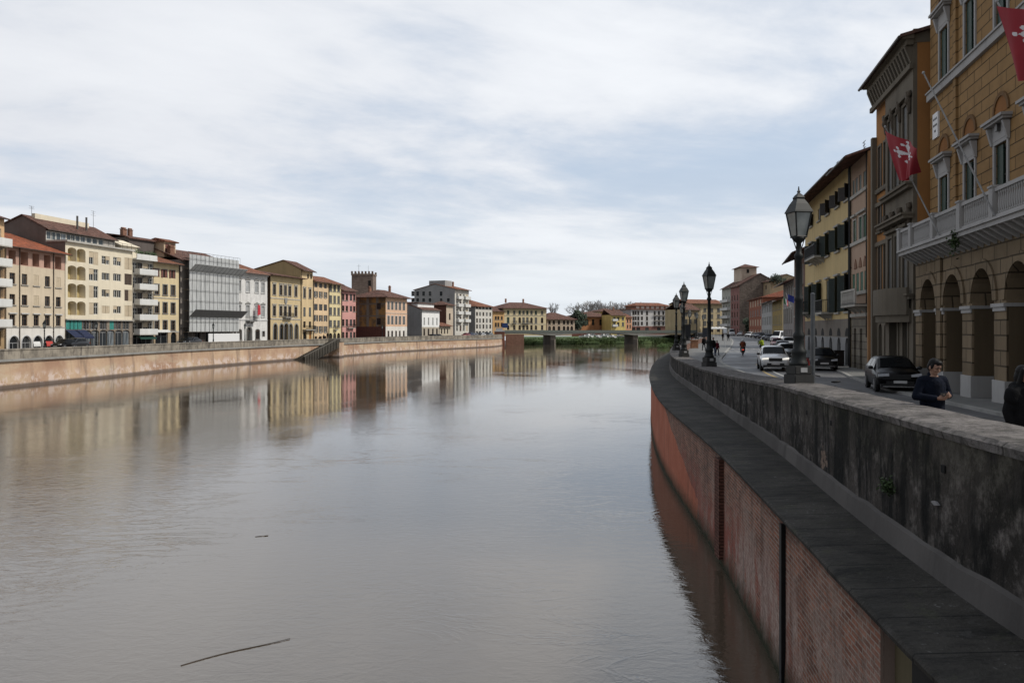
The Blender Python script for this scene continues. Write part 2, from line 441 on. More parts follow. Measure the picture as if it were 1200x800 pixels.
    def balcony(s, x0, x1, z, d=1.0, rail='iron', mat=None, rh=1.0, th=.16):
        m = MB(); m.box(x0, x1, -d, -.002, z-th, z)
        for k in range(max(2, int((x1-x0)/1.2))):
            n = max(2, int((x1-x0)/1.2)); bx = x0+(x1-x0)*(k+.5)/n
            m.prism([(-.002, z-th-.45), (-d*.75, z-th-.002), (-.002, z-th-.002)], bx-.09, bx+.09, 0)
        o = m.build('balcony', mat or STONE, s.root)
        q = MB()
        if rail == 'iron':
            q.box(x0, x1, -d, -d+.04, z+rh-.05, z+rh); q.box(x0, x1, -d+.005, -d+.035, z+.06, z+.1)
            for xx in (x0+.02, x1-.02): q.box(xx-.02, xx+.02, -d+.042, -.004, z+rh-.049, z+rh-.001)
            n = int((x1-x0)/.13)
            for k in range(n+1): q.box(x0+(x1-x0-.02)*k/n, x0+(x1-x0-.02)*k/n+.02, -d+.01, -d+.03, z, z+rh-.051)
            for sx in (x0, x1-.02):
                for k in range(int(d/.13)): q.box(sx, sx+.02, -d+.05+k*.13, -d+.07+k*.13, z, z+rh-.05)
            q.build('railing', IRON, o)
        else:
            q.box(x0, x1, -d, -d+.1, z, z+rh); q.box(x0, x0+.1, -d+.102, -.004, z, z+rh-.003); q.box(x1-.1, x1, -d+.102, -.004, z, z+rh-.003)
            q.build('parapet', rail, o)
        return o
    def awning(s, xc, w, z, d, drop, mat):
        m = MB(); n = 10
        pr = [(-.02, z), (-d, z-drop), (-d, z-drop-.28), (-d+.03, z-drop-.28), (-d+.03, z-drop-.02), (-.02, z-.05)]
        m.prism(pr, xc-w/2, xc+w/2, 0); me = m.mesh('awning', mat); fixn(me); return link('awning', me, s.root)
# ================================================================== left bank
FAC = [(-70.8,60),(-70.4,100),(-69.5,120),(-67.3,136),(-60.5,158),(-54.5,179),(-47.6,210),(-23,273),(-12,300)]
def fac(px):
    r = (px-600)/F
    for a, b in zip(FAC, FAC[1:]):
        f0, f1 = a[0]-r*a[1], b[0]-r*b[1]
        if f0*f1 <= 0:
            t = f0/(f0-f1); return (a[0]+(b[0]-a[0])*t, a[1]+(b[1]-a[1])*t)
    return FAC[0] if (FAC[0][0]-r*FAC[0][1]) > 0 else FAC[-1]
ZL = 3.0
BKW = [(-50.3,60),(-50.1,78),(-49.7,85),(-48.9,95),(-48.2,112),(-45.4,132),(-41.6,152),(-36.8,172),(-30.6,204),(-18.6,237),(-6.3,268),(-3.2,292)]   # waterline of the left quay
w_plain = St(frame=FR_W, sill=STONE); w_brown = St(frame=FR_B, sill=STONE, sur=GSTONE, sw=.14)
w_sur = St(frame=FR_W, sur=STONE, sill=STONE); loggia = St('void', frame=DARK, rv=1.2, name='loggia')
w_shopa = St(frame=FR_G, arch=True, sur=WSTONE, sw=.14, rv=.3, name='shop_window'); w_door = St(frame=FR_B, rv=.3, name='door', bars=False)
w_shop = St(frame=FR_G, rv=.3, name='shop_window'); w_darkdoor = St(frame=IRON, rv=.35, arch=True, name='doorway', bars=False)
def W(**k): return St(**k)
# --- 1 orange block cut by the left edge
PEACH = plaster('orange_plaster', (.60,.40,.23)); PEACH2 = plaster('peach_plaster', (.66,.49,.31)); CREAM = plaster('cream_plaster', (.66,.59,.46), .25, .2)
p1 = fac(5.0); b = B('apartment_house', 'orange plastered house with white balconies, leftmost on the far quay', (-70.6, 92), p1, 14, ZL, ZP(256, p1[1]))
q = W(frame=FR_B, shutter='closed', shut=S_BROWN); q2 = W(frame=FR_W, sill=STONE)
D1 = p1[1]
for k in range(6):
    for x in (2.0, 5.2, 8.4, b.L-1.2): b.op(x, .5+2.75*k+(.2 if k else 0), 1.1, 2.1 if k else 2.3, q2 if k else w_shop)
b.band(0, 3.2, plaster('ochre_base', (.42,.29,.16))); b.band(3.2, b.H, PEACH)
for k in range(1, 6): b.balcony(b.L-4.2, b.L-.2, .45+2.75*k, 1.3, plaster('white_balcony_wall', (.6,.6,.58), .2, .25, 0))
b.sides(PEACH); b.gable(7, b.H+2.2, TILE_D); b.chimney(b.L-1, 5)
b.antenna(b.L-.6, 4, 3)
# --- 2 beige house with a pink loggia
p0, p1 = fac(7.5), fac(76.0); zt = ZP(286.5, p0[1])
b = B('loggia_house', 'beige house with five square loggia openings under a red roof and white arched ground floor', p0, p1, 14, ZL, zt)
BEIGE = plaster('beige_plaster', (.56,.47,.35), .35, .3); PINK = plaster('pale_pink_plaster', (.50,.32,.25)); WHT = plaster('white_plaster', (.66,.63,.58), .3, .3)
lg = W(kind='void', frame=plain('loggia_back', (.22,.15,.07), .9), rv=1.3, name='loggia')
zl0, zl1 = b.Z(10, 308.5), b.Z(10, 292.5)
for a, c in ((10,18.5),(24,33),(38,46),(51.5,59.2),(64.5,71.8)):
    xa, xb = b.X(a), b.X(c); b.op((xa+xb)/2, zl0, xb-xa, zl1-zl0, lg)
cols = (14.5, 28.8, 42.5, 55.6, 68.4)
n_ = W(frame=FR_B, sill=STONE); nn = W(frame=FR_B, sill=STONE, shutter='closed', shut=S_TAN)
b.grid(cols, [(319.5,332.5)], 1.15, [n_, n_, nn, n_, nn], 14.5); b.grid(cols, [(344.5,357)], 1.15, [n_, n_, nn, n_, n_], 14.5)
b.grid(cols, [(368.5,381.5)], 1.15, W(frame=FR_B, ped=WSTONE, sill=STONE), 14.5)
b.grid([16.5,31,44.3,57.3,69.4], [(393.5,410)], 2.0, w_shopa, 16.5)
zg = b.Z(10, 383.5)
b.band(0, zg, WHT, 'ground_floor_wall'); b.band(zg, zl0-.1, BEIGE); b.band(zl0-.1, zt-ZL, PINK, 'loggia_wall')
b.course(zg-.08, .16, .06); b.sides(BEIGE)
b.pipe(b.X(22.5), 0, b.H); b.pipe(b.X(62.3), 0, b.H); b.gable(9, b.H+3.0, TILE_R, ov=1.0)
for x in (b.X(42.5), b.X(57.3)):
    b.awning(x, 1.5, b.Z(44, 400), .18, .45, plain('red_awning' if x > b.X(50) else 'white_awning', (.4,.05,.04) if x > b.X(50) else (.6,.6,.58), .8))
# --- 3 cream modern block with a glazed penthouse
p0, p1 = fac(76.6), fac(155.2); b = B('modern_apartment_block', 'cream five storey block with arched loggias, teal shutters and glazed penthouse', p0, p1, 16, ZL, ZP(283.0, fac(76.6)[1]))
lgy = W(kind='void', frame=plaster('yellow_loggia_back', (.50,.40,.20)), arch=True, rise=.45, rv=1.1, name='loggia')
rows = [(290,306),(311,327.5),(332,348.5),(352.7,369)]
b.grid([84.6, 95.2], rows, 1.95, lgy, 84)
pl = W(frame=FR_W); pt = W(frame=FR_W, shutter='roller', shut=S_TAN); pw = W(frame=FR_W, shutter='closed', shut=S_TAN); pb = W(frame=FR_B, shutter='closed', shut=S_BROWN)
for i, (yt, yb) in enumerate([(296,310),(316,329),(336,349),(355.5,368.5)]):
    b.grid([107, 112.4], [(yt-1, yb)], 1.05, [[pt,pw],[pt,pl],[pw,pl],[pw,pl]][i], 109)
    b.grid([121.6, 126], [(yt+2.2, yb-2.0)], 1.0, [[pl,pt],[pl,pl],[pl,pt],[pw,pw]][i], 109)
    b.grid([135, 139.6], [(yt+1.8, yb-2.0)], 1.0, [[pl,pt],[pl,pl],[pl,pl],[pt,pl]][i], 109)
    b.grid([148.2, 152.3], [(yt+.5, yb+1.2)], 1.05, [[pw,pw],[pb,pb],[pb,pw],[pw,pw]][i], 109)
zc = b.Z(78, 374.0); zm = b.Z(78, 392)
te = W(frame=FR_G, shutter='closed', shut=S_TEAL); dk = W(frame=FR_G)
for px in (80, 84.5, 89, 93.5): b.op(b.X(px), b.Z(80, 386), 1.0, 2.0, te)
for px in (99, 102.5, 108, 112, 119, 123, 136, 140, 145.5, 149.5): b.op(b.X(px), b.Z(80, 386), .85, 1.5, dk)
b.op(b.X(131), b.Z(80, 386), 1.1, 2.0, te)
for px, st in zip((82.5, 92.5, 102.3, 111.5, 121.3, 130, 139.3, 147.8), [w_shop]*8):
    b.op(b.X(px), .02, 1.9, 2.7, W(frame=FR_G, arch=True, rise=.4, rv=.3, name='shop_window', glass=glass_dark('shop_glass', (.03,.035,.04), (.22,.25,.27))))
BROWN = rustic('brown_stone_cladding', (.24,.20,.16), .7, .35, .01, .6)
b.band(0, zc, BROWN, 'ground_floor_wall'); b.band(zc, b.H, CREAM)
m = MB(); m.box(-.1, b.L+.1, -.35, -.001, zc-.12, zc+.06); m.build('ledge', STONE, b.root)
m = MB(); m.box(-.2, b.L+.2, -.5, 3.2, b.H+.002, b.H+.28); m.build('terrace_slab', STONE, b.root)
NAVY = plain('navy_awning', (.012,.018,.05), .8)
for px in (82.5, 92.5): b.awning(b.X(px)+.2, 2.5, 2.75, 1.6, 1.1, NAVY)
GREYB = plaster('grey_brown_render', (.165,.135,.12), .5, .3)
SB = 3.4; zp = b.Z(55, 267.5, SB); zr = b.Z(35, 253.0, 7)
b.sides(GREYB, h=b.H)
for x in (.0, b.L):
    m = MB(); m.poly([(x, SB, b.H), (x, 16, b.H), (x, 13.5, zp-.3), (x, 7.5, zr), (x, SB, zp)]); m.build('gable_wall', GREYB, b.root)
st = W(frame=FR_W, glass=glass_dark('penthouse_glass', (.06,.075,.085), (.3,.33,.36)), rv=.1, bars=False)
for px in (57.6, 62.6, 68, 74, 81.5, 85.5, 90.5, 97, 104, 111, 118): b.op(b.X(px, SB), b.H+.45, 1.25, 2.25, st)
o = b.band(b.H, zp-.35, plaster('penthouse_wall', (.45,.42,.38)), 'penthouse_wall', yin=SB)
zt_, hh = b.H, zp
b.depth = 13.5; b.gable(7.5, zr, TILE_D, h=zp, hb=zp-.3, ov=.55, y0=SB); b.depth = 16
m = MB(); m.box(1.5, b.L*.85, 6.6, 7.2, zr-.6, zr+.5); m.build('roof_parapet', CREAM, b.root)
for x, y in ((b.L*.55, 5.0), (b.L*.7, 5.2)):
    m = MB(); m.tube((x, y, b.rz(y)-.2), (x, y, b.rz(y)+2.2), .16, .16, 8); m.build('flue', ZINC, b.rf)
b.antenna(b.L*.1, 7.3, 1.6); b.antenna(b.L*.95, 7, 3)
m = MB()
for x in [k*1.2 for k in range(int(b.L/1.2)+1)]: m.tube((x, -.3, b.H+.28), (x, -.3, b.H+1.1), .025, .025, 4)
m.tube((0, -.3, b.H+1.1), (b.L, -.3, b.H+1.1), .03, .03, 4); m.build('terrace_railing', IRON, b.root)
# --- 4 narrow block of white balconies
p0, p1 = fac(155.8), fac(179.6); b = B('balcony_block', 'narrow block with a stack of white balconies and plants on the roof terrace', p0, p1, 14, ZL, ZP(304.0, fac(155.8)[1]))
slab = [321.0, 338.5, 356.5, 374.5, 391.5]
for i, y in enumerate(slab):
    b.grid([158.2, 163.7, 170.8, 176], [(y-14.0, y-1.0)], 1.25, [W(frame=FR_W), W(frame=FR_B), W(frame=FR_W, shutter='roller', shut=S_TAN), W(frame=FR_W)], 157)
for px in (161, 172): b.op(b.X(px), .02, 2.3, 2.5, w_shop)
b.band(0, b.Z(157, 392), plaster('dark_shop_front', (.10,.09,.08)), 'ground_floor_wall'); b.band(b.Z(157, 392), b.H, plaster('grey_beige_plaster', (.46,.42,.36)))
WBAL = plaster('white_balcony_wall', (.6,.6,.58), .2, .25, 0)
for y in slab: b.balcony(.25, b.L-.25, b.Z(157, y), 1.25, WBAL, rh=.95)
b.awning(b.L*.5, b.L*.8, b.Z(157, 393), 1.2, .4, plain('dark_green_awning', (.01,.05,.035), .8))
b.sides(plaster('side_beige', (.42,.37,.31))); m = MB(); m.box(-.1, b.L+.1, -.9, b.depth, b.H, b.H+.25); m.box(0, b.L, -.9, -.75, b.H+.252, b.H+1.0); m.build('roof', WBAL, b.root)
m = MB(); m.box(.5, b.L-.5, 3, 10, b.H+.252, b.H+2.6); m.prism([(2.6, b.H+2.602), (10.4, b.H+2.602), (6.5, b.H+4.0)], .2, b.L-.2, 0); m.build('penthouse', CREAM, b.root)
LEAF = plain('terrace_leaves', (.035,.07,.02), .8, var=.5)
for k in range(5):
    m = MB()
    for j in range(50):
        c = Vector((b.L*(k+.5)/5+random.gauss(0,.25), -.5+random.gauss(0,.12), b.H+1.1+abs(random.gauss(0,.3)))); d = Vector((random.gauss(0,1), random.gauss(0,1), random.gauss(0,1))).normalized()*.16; e = d.orthogonal()
        m.poly([c-d, c+e*.5, c+d, c-e*.5])
    m.build('potted_plant', LEAF, b.root)
# --- 5 yellow house
p0, p1 = fac(180.2), fac(209.5); b = B('yellow_house', 'yellow four storey house with brown windows between white balconies and scaffolding', p0, p1, 15, ZL, ZP(306, fac(180.2)[1]))
YEL = plaster('yellow_plaster', (.63,.52,.33), .35, .25); b5c = [183.8, 193.4, 202.7]
b.grid(b5c, [(315,324.5)], 1.05, W(frame=FR_B, shutter='half', shut=S_RED, sur=GSTONE, sw=.12), 184)
st = W(frame=FR_B, sur=GSTONE, sill=GSTONE, sw=.14); b.grid(b5c, [(333,345),(354,366.8),(375.3,387)], 1.1, st, 184)
b.op(b.X(189.5), .05, 3.2, 2.6, w_shop); b.op(b.X(203.5), .02, 1.5, 2.6, w_darkdoor)
zg = b.Z(181, 389); b.band(0, zg, plaster('tan_stucco', (.40,.31,.21)), 'ground_floor_wall'); b.band(zg, b.H, YEL)
b.course(zg-.05, .2); b.course(b.Z(181, 349), .14); b.sides(YEL); b.gable(5, b.H+1.4, TILE, ov=1.1)
b.awning(b.X(189.5), 3.2, 2.75, .6, .2, plain('white_awning', (.6,.6,.58), .8))
m = MB(); zk = b.Z(158, 277, 6.0); m.box(.05, b.L-.05, 5.6, 14.9, b.H-1, zk-.3); m.build('attic_block', plaster('dark_render', (.11,.095,.088), .4), b.root)
m = MB(); m.prism([(5.2, zk-.45), (6.4, zk), (10.2, zk+.5), (15.2, zk-.4), (15.2, zk-.6), (10.2, zk+.3), (6.4, zk-.2), (5.2, zk-.6)], -.3, b.L+.2, 0); me = m.mesh('attic_roof', TILE_D); fixn(me); b.rf = link('attic_roof', me, b.root); b.rz = lambda y: zk+.2
b.chimney(.8, 7.5, 1.0, 1.0); b.chimney(b.L*.45, 8, .8, 1.1)
m = MB(); xd = b.X(198, 4.0); zd = b.Z(198, 297, 4.0); m.box(xd-1.6, xd+1.6, 3.8, 7.5, zd-.8, zd+2.1); d = m.build('dormer', plaster('dormer_cream', (.55,.43,.3)), b.root)
for s_ in (-.75, .75):
    m = MB(); m.box(xd+s_-.45, xd+s_+.45, 3.76, 3.799, zd+.1, zd+1.8); m.build('shutter', S_RED, d)
m = MB(); m.prism([(3.3, zd+2.102), (7.8, zd+2.102), (7.8, zd+2.3), (5.5, zd+2.9), (3.3, zd+2.3)], xd-2.0, xd+2.0, 0); m.build('dormer_roof', TILE, d)
# --- 6 building under scaffolding
p0, p1 = fac(211.5), fac(273.0); b = B('shrouded_palace', 'building hidden behind grey scaffold netting, only its dark ground floor and roof edge showing', p0, p1, 15, ZL, ZP(304, fac(211.5)[1]))
for k in range(5): b.op(1.8+k*3.1, .02, 1.5, 2.7, w_darkdoor)
b.band(0, 3.2, plaster('dark_stone_base', (.14,.12,.105)), 'ground_floor_wall'); b.band(3.2, b.H, plaster('hidden_wall', (.3,.27,.24))); b.sides(plaster('side_grey', (.22,.2,.185))); b.gable(7, b.H+2.6, TILE_D)
b.chimney(b.L*.2, 5); b.chimney(1.0, 3, 1.2, 1.2)
sc = thing('scaffolding', 'grey netted scaffolding with two slanting fans wrapped round a whole facade', 'scaffolding', (p0[0], p0[1], ZL), math.atan2(b.u.y, b.u.x))
m_, t, bs = newmat('scaffold_net'); c = coords(t); s3 = t.n('SeparateXYZ'); t.l(c, s3.inputs[0])
wx = t.math('FRACT', t.math('MULTIPLY', s3.outputs[0], 1/1.25)); wz = t.math('FRACT', t.math('MULTIPLY', s3.outputs[2], 1/2.0))
f1 = t.noise(t.vmul(c, (2.2, 1, .25)), 1.0, 5); f2 = t.noise(c, .5, 3)
cc = t.mix(t.mr(f1, .3, .7), (.32,.33,.33), (.50,.51,.51)); cc = t.mix(t.math('MULTIPLY', t.mr(f2, .45, .7), .4), cc, (.5,.51,.5))
cc = t.mix(t.mr(wx, .06, .12, .75, 0), cc, (.06,.06,.062)); cc = t.mix(t.mr(wz, .05, .1, .35, 0), cc, (.1,.1,.1))
t.l(cc, bs.inputs['Base Color']); setb(bs, Roughness=.9); t.l(t.bump(f1, .5, .1), bs.inputs['Normal']); NET = m_
zb_, ztp = ZP(388.5, p0[1])-ZL, ZP(297.5, p0[1])-ZL
def net(x0, x1, y, za, zb2, amp=.06):
    m = MB(); nx, nz = int((x1-x0)/.3), 24; i0 = len(m.v)
    for j in range(nz+1):
        for i in range(nx+1):
            x = x0+(x1-x0)*i/nx; z = za+(zb2-za)*j/nz
            ph = abs(math.sin(math.pi*x/1.25)); m.v.append((x, y+amp*ph+.03*math.sin(z*2.1+x*3), z))
    for j in range(nz):
        for i in range(nx): a = j*(nx+1)+i; m.face((a, a+1, a+nx+2, a+nx+1))
    m.build('net', NET, sc, True)
L6 = b.L
net(.6, L6-.1, -1.6, zb_, ztp)
m = MB()
for x in [0.0+k*1.25 for k in range(int(L6/1.25)+2)]:
    x = min(x, L6)
    for y in (-1.75, -.5): m.tube((x, y, 0), (x, y, ztp+.5), .02, .02, 5)
for k in range(int(ztp/2)+1):
    z = .3+k*2.0
    for y in (-1.75, -.5): m.tube((0, y, z), (L6, y, z), .025, .025, 5)
m.tube((0, -1.75, ztp+.45), (L6, -1.75, ztp+.45), .03, .03, 5); m.build('pole_frame', ZINC, sc)
m = MB()
for k in range(int(ztp/2)+1): m.box(0, L6, -1.5, -.55, 2.0*k+.32, 2.0*k+.37)
m.build('plank_deck', plain('scaffold_planks', (.16,.13,.1), .8), sc)
for py in (363.5, 310):
    zf = ZP(py, p0[1])-ZL; m = MB(); m.prism([(-1.7, zf-1.3), (-3.2, zf+.1), (-3.2, zf+.17), (-1.7, zf-1.2)], .3, L6+.6, 0); me = m.mesh('fan', NET if py == 310 else plain('fan_boards', (.16,.16,.16), .8)); fixn(me); link('fan', me, sc)
m = MB(); n_ = 6
m.box(b.X(229), b.X(266), -3.0, -2.9, .05, 2.0); hd = m.build('hoarding', plain('white_hoarding', (.66,.66,.66), .6, var=.06), None)
hd.location = sc.location; hd.rotation_euler = sc.rotation_euler; tag(hd, 'white site hoarding at the foot of the scaffolding', 'hoarding')
# --- 7 white palazzo
p0, p1 = fac(273.4), fac(313.2); b = B('white_palazzo', 'white stone palazzo with ornate window heads, beside the netted scaffolding', p0, p1, 16, ZL, ZP(317, fac(273.4)[1]))
WPAL = rustic('white_stone', (.64,.63,.61), 1.1, .42, .012, .72, .06, bumps=.3)
lightgl = glass_dark('pale_shaded_glass', (.22,.23,.24), (.45,.46,.47))
st = W(frame=FR_W, glass=lightgl, sur=WSTONE, ped=GSTONE, pedk='tri', sill=WSTONE)
c7 = [274.6, 280.2, 290.3, 300.8, 308.0]
b.grid(c7, [(328,341)], 1.25, st, 275); b.grid(c7, [(357,370.5)], 1.25, st, 275)
st = W(frame=FR_B, sur=GSTONE, sill=GSTONE, arch=True, rise=.3); b.grid([280.5, 301.8], [(386,398)], 1.5, st, 280)
b.grid([273.9+1.2, 308.7], [(388,395)], 1.0, W(frame=FR_B, sur=WSTONE), 276); b.op(b.X(292), .05, 1.7, 3.3, W(frame=FR_B, arch=True, rv=.4, sur=GSTONE, sw=.3, name='door'))
b.band(0, b.H, WPAL); b.course(b.Z(275, 375), .2, .1, WSTONE); b.cornice(b.H-.55, .5, .7, WSTONE); b.sides(WPAL); b.gable(8, b.H+2.6, TILE, ov=1.0)
b.balcony(b.X(288), b.X(297), b.Z(292, 376), 1.0, 'iron', GSTONE)
m = MB(); m.box(b.X(297)-.02, b.X(297)+.03, -1.6, -.002, b.Z(296, 362)-.05, b.Z(296, 362)); m.build('flag_bracket', IRON, b.root)
m = MB(); xx = b.X(298.5); zf = b.Z(298, 369.5); m.prism([(xx-.6, zf), (xx+.5, zf+.2), (xx+.4, zf+2.2), (xx-.5, zf+2.3)], -1.15, -1.1, 1); o = m.build('small_flag', plain('red_cloth', (.42,.03,.04), .8), None); o.location = b.root.location; o.rotation_euler = b.root.rotation_euler; tag(o, 'small red flag hanging from the white stone palazzo', 'flag')
# --- 8 ochre palazzo
p0, p1 = fac(317.0), fac(352.0); b = B('ochre_palazzo', 'ochre palazzo with deep eaves, coat of arms and arched ground floor windows', p0, p1, 15, ZL, ZP(321, fac(317)[1]))
OCH = plaster('ochre_plaster', (.55,.435,.255), .4, .35)
st = W(frame=FR_B, shutter='open', shut=S_TAN, sur=STONE, sill=STONE, ped=STONE); c8 = [321.4, 329, 334.2, 339.4, 346.6]
st2 = W(frame=FR_B, sur=STONE, sill=STONE, ped=STONE)
b.grid(c8, [(333,345.2)], 1.35, st2, 321); b.grid(c8, [(358,370)], 1.35, st2, 321)
b.grid([322.6, 330, 340.6, 347.3], [(379.5,398)], 1.7, W(frame=FR_B, arch=True, sur=GSTONE, sw=.3, sill=GSTONE, rv=.35), 322); b.op(b.X(335.4), .02, 2.0, 4.2, W(frame=FR_B, arch=True, sur=GSTONE, sw=.4, rv=.5, name='door', glass=DARK))
b.band(0, b.H, OCH); b.sides(plaster('shaded_brown_side', (.10,.065,.04))); b.course(b.Z(318, 374), .25, .1); b.course(b.Z(318, 349.5), .2, .08)  # side walls carry their shade in the dark brown colour
b.hip(1.5, TILE_D, ov=1.3); b.balcony(b.X(331), b.X(340.5), b.Z(334, 371.5), .9)
m = MB(); xc, zc_ = b.X(334.6), b.Z(334, 353.5); m.prism([(xc-.6, zc_+.9), (xc+.6, zc_+.9), (xc+.6, zc_), (xc, zc_-.8), (xc-.6, zc_)], -.18, .02, 1); m.build('coat_of_arms', GSTONE, b.root)
# --- 9 tall orange-yellow house
p0, p1 = fac(352.6), fac(366.6); b = B('tall_house', 'tall narrow apricot house with a gable rising above the ochre palazzo', p0, p1, 13, ZL, ZP(317.5, fac(366.6)[1]))
APR = plaster('apricot_plaster', (.60,.46,.27), .4, .3); TAN = plaster('tan_gable', (.42,.32,.17), .4, .3)
c9 = [356.8, 363.2]
b.grid(c9, [(338,349)], 1.2, st2, 357); b.grid(c9, [(360,371)], 1.2, W(frame=FR_B, shutter='closed', shut=S_GREY), 357); b.grid(c9, [(376.5,384)], 1.2, W(frame=FR_B), 357)
b.grid([361, 364.6], [(320.7,326.5)], .9, W(frame=FR_B), 361); b.op(b.X(357.3), .02, 1.8, 2.7, w_darkdoor); b.op(b.X(363.6), .02, 1.2, 2.7, W(frame=FR_B, name='door', glass=plain('orange_door', (.36,.15,.03), .6)))
b.band(0, b.H, APR); m = MB(); zr = b.Z(352.6, 308.5, 4.5); b.sides(TAN, gable=(4.6, zr)); b.gable(4.6, zr, TILE_D, ov=.9); b.balcony(b.X(354.5), b.L-.2, b.Z(357, 386), 1.0); b.pipe(.2, 0, b.H)
# --- 10a, 10b, 11
p0, p1 = fac(367.2), fac(384.8); b = B('peach_house', 'peach house with three close rows of dark shuttered windows, right of the tall apricot house', p0, p1, 13, ZL, ZP(328.5, fac(367.2)[1]))
dks = W(frame=FR_B, shutter='closed', shut=S_DGREY); sg = W(frame=FR_W, sill=STONE, shutter='open', shut=S_GREY)
c = [370.2, 375.8, 381.3]
b.grid(c, [(331,336.7)], 1.6, dks, 370); b.grid(c, [(341,348)], 1.0, sg, 370); b.grid(c, [(356,363.5)], 1.9, dks, 370); b.grid(c, [(369,376.2)], 1.0, W(frame=FR_W, shutter='open', shut=S_DGREY), 370); b.grid(c, [(382,389.5)], 1.1, sg, 370); b.grid(c, [(394,398)], 1.4, w_door, 370)
b.band(0, b.H, PEACH2); b.sides(PEACH2); b.gable(5.5, b.H+2.0, TILE, ov=.9); b.chimney(2.5, 4); b.chimney(6.5, 4.5); b.pipe(.1, 0, b.H)
p0, p1 = fac(385.2), fac(399.6); b = B('pale_yellow_house', 'pale yellow house with grey shutters between the peach and pink houses', p0, p1, 13, ZL, ZP(331.5, fac(385.2)[1]))
PYEL = plaster('pale_yellow_plaster', (.66,.56,.33), .3, .25); c = [387.6, 392.2, 396.8]
b.grid(c, [(333.5,341)], 1.25, W(frame=FR_W, shutter='closed', shut=S_DGREY, sill=STONE), 387); b.grid(c, [(346,355),(360,369),(375,383)], 1.25, W(frame=FR_W, shutter='closed', shut=S_GREY, sill=STONE), 387); b.grid(c, [(390,398)], 1.5, W(frame=FR_B, arch=True, name='door'), 387)
b.band(0, b.H, PYEL); b.sides(PYEL); b.gable(5.5, b.H+1.9, TILE, ov=.9); b.balcony(b.X(390.5), b.X(394), b.Z(392, 386), .7); b.pipe(.1, 0, b.H)
p0, p1 = fac(400.2), fac(417.0); b = B('pink_house', 'salmon pink house with dark windows beside the brown frescoed palazzo', p0, p1, 13, ZL, ZP(339.5, fac(400.2)[1]))
PNK = plaster('salmon_plaster', (.56,.30,.27), .3, .25); c = [402.2, 406.5, 411.3, 415.2]; st = W(frame=FR_B, sill=STONE)
b.grid(c, [(344,351.8),(358,364.5),(374,382),(389,397)], 1.15, [st, st, W(frame=FR_W, shutter='closed', shut=S_DGREY), st], 402)
b.band(0, b.H, PNK); b.sides(PNK); b.gable(5.5, b.H+2.2, TILE_D, ov=.8); b.balcony(b.X(406), b.X(414), b.Z(410, 384), .8); b.pipe(.12, 0, b.H)
# --- 12 brown frescoed palazzo with hipped roof
p0 = P(452, 222); u = Vector((.36, .93)).normalized(); r = (477-600)/F; s_ = (r*p0[1]-p0[0])/(u.x-r*u.y); p1 = (p0[0]+u.x*s_, p0[1]+u.y*s_)
b = B('frescoed_palazzo', 'large hipped roof palazzo with faded brown frescoes on its side and peach front', p0, p1, 10, ZL, ZP(346.5, 222))
PCH = plaster('light_peach_plaster', (.62,.42,.29), .3, .3); c = [455.2, 459.6, 464.2, 468.5, 473.2]; st = W(frame=FR_W, shutter='open', shut=S_GREY, sur=WSTONE, sw=.12)
b.grid(c, [(353.5,362.8),(370,380)], 1.15, W(frame=FR_W, shutter='closed', shut=S_GREY, sur=WSTONE, sw=.14), 455); b.grid(c, [(387.5,396.5)], 1.0, W(frame=FR_B), 455)
zg = b.Z(453, 382.5); b.band(0, zg, WHT, 'ground_floor_wall'); b.band(zg, b.H, PCH); b.course(b.Z(453, 367), .15)
m_, t, bs = newmat('frescoed_plaster'); c = coords(t); s3 = t.n('SeparateXYZ'); t.l(c, s3.inputs[0])
n1 = t.noise(c, .45, 5); n2 = t.noise(c, 2.2, 5)
cc = t.mix(t.mr(n1, .42, .58), (.10,.065,.035), (.26,.14,.04)); cc = t.mix(t.mr(n2, .5, .7, 0, .6), cc, (.15,.135,.115))
fy = t.math('FRACT', t.math('MULTIPLY', s3.outputs[1], 1/3.1)); cc = t.mix(t.mr(fy, .72, .76), cc, (.15,.135,.12))
fz = t.math('FRACT', t.math('MULTIPLY', s3.outputs[2], 1/3.4)); cc = t.mix(t.mr(fz, .86, .9), cc, (.12,.105,.09))
cc = t.mix(t.mr(s3.outputs[2], zg-.1, zg+.1, 1, 0), cc, t.mix(t.mr(n2, .35, .65), (.065,.022,.018), (.10,.038,.03)))
t.l(cc, bs.inputs['Base Color']); setb(bs, Roughness=.95)
b.sides(m_)
for (px, ya, yb) in ((444, 355, 362.5), (444, 372.5, 380.5)):
    m = MB(); D_ = 224; r = (px-600)/F; nv = b.n; yin = (r*p0[1]-p0[0])/(nv.x-r*nv.y); za, zz = ZP(yb, D_)-ZL, ZP(ya, D_)-ZL
    m.box(-.06, -.002, yin-.7, yin+.7, za, zz); o = m.build('window', FR_B, b.root); m = MB(); m.box(-.075, -.062, yin-.6, yin+.6, za+.1, zz-.1); m.build('pane', GLASS, o)
b.hip(2.0, TILE_D, ov=1.3, inset=4.0); b.chimney(b.L*.8, 4.4); b.chimney(3.0, 7); b.chimney(4.2, 7.5)
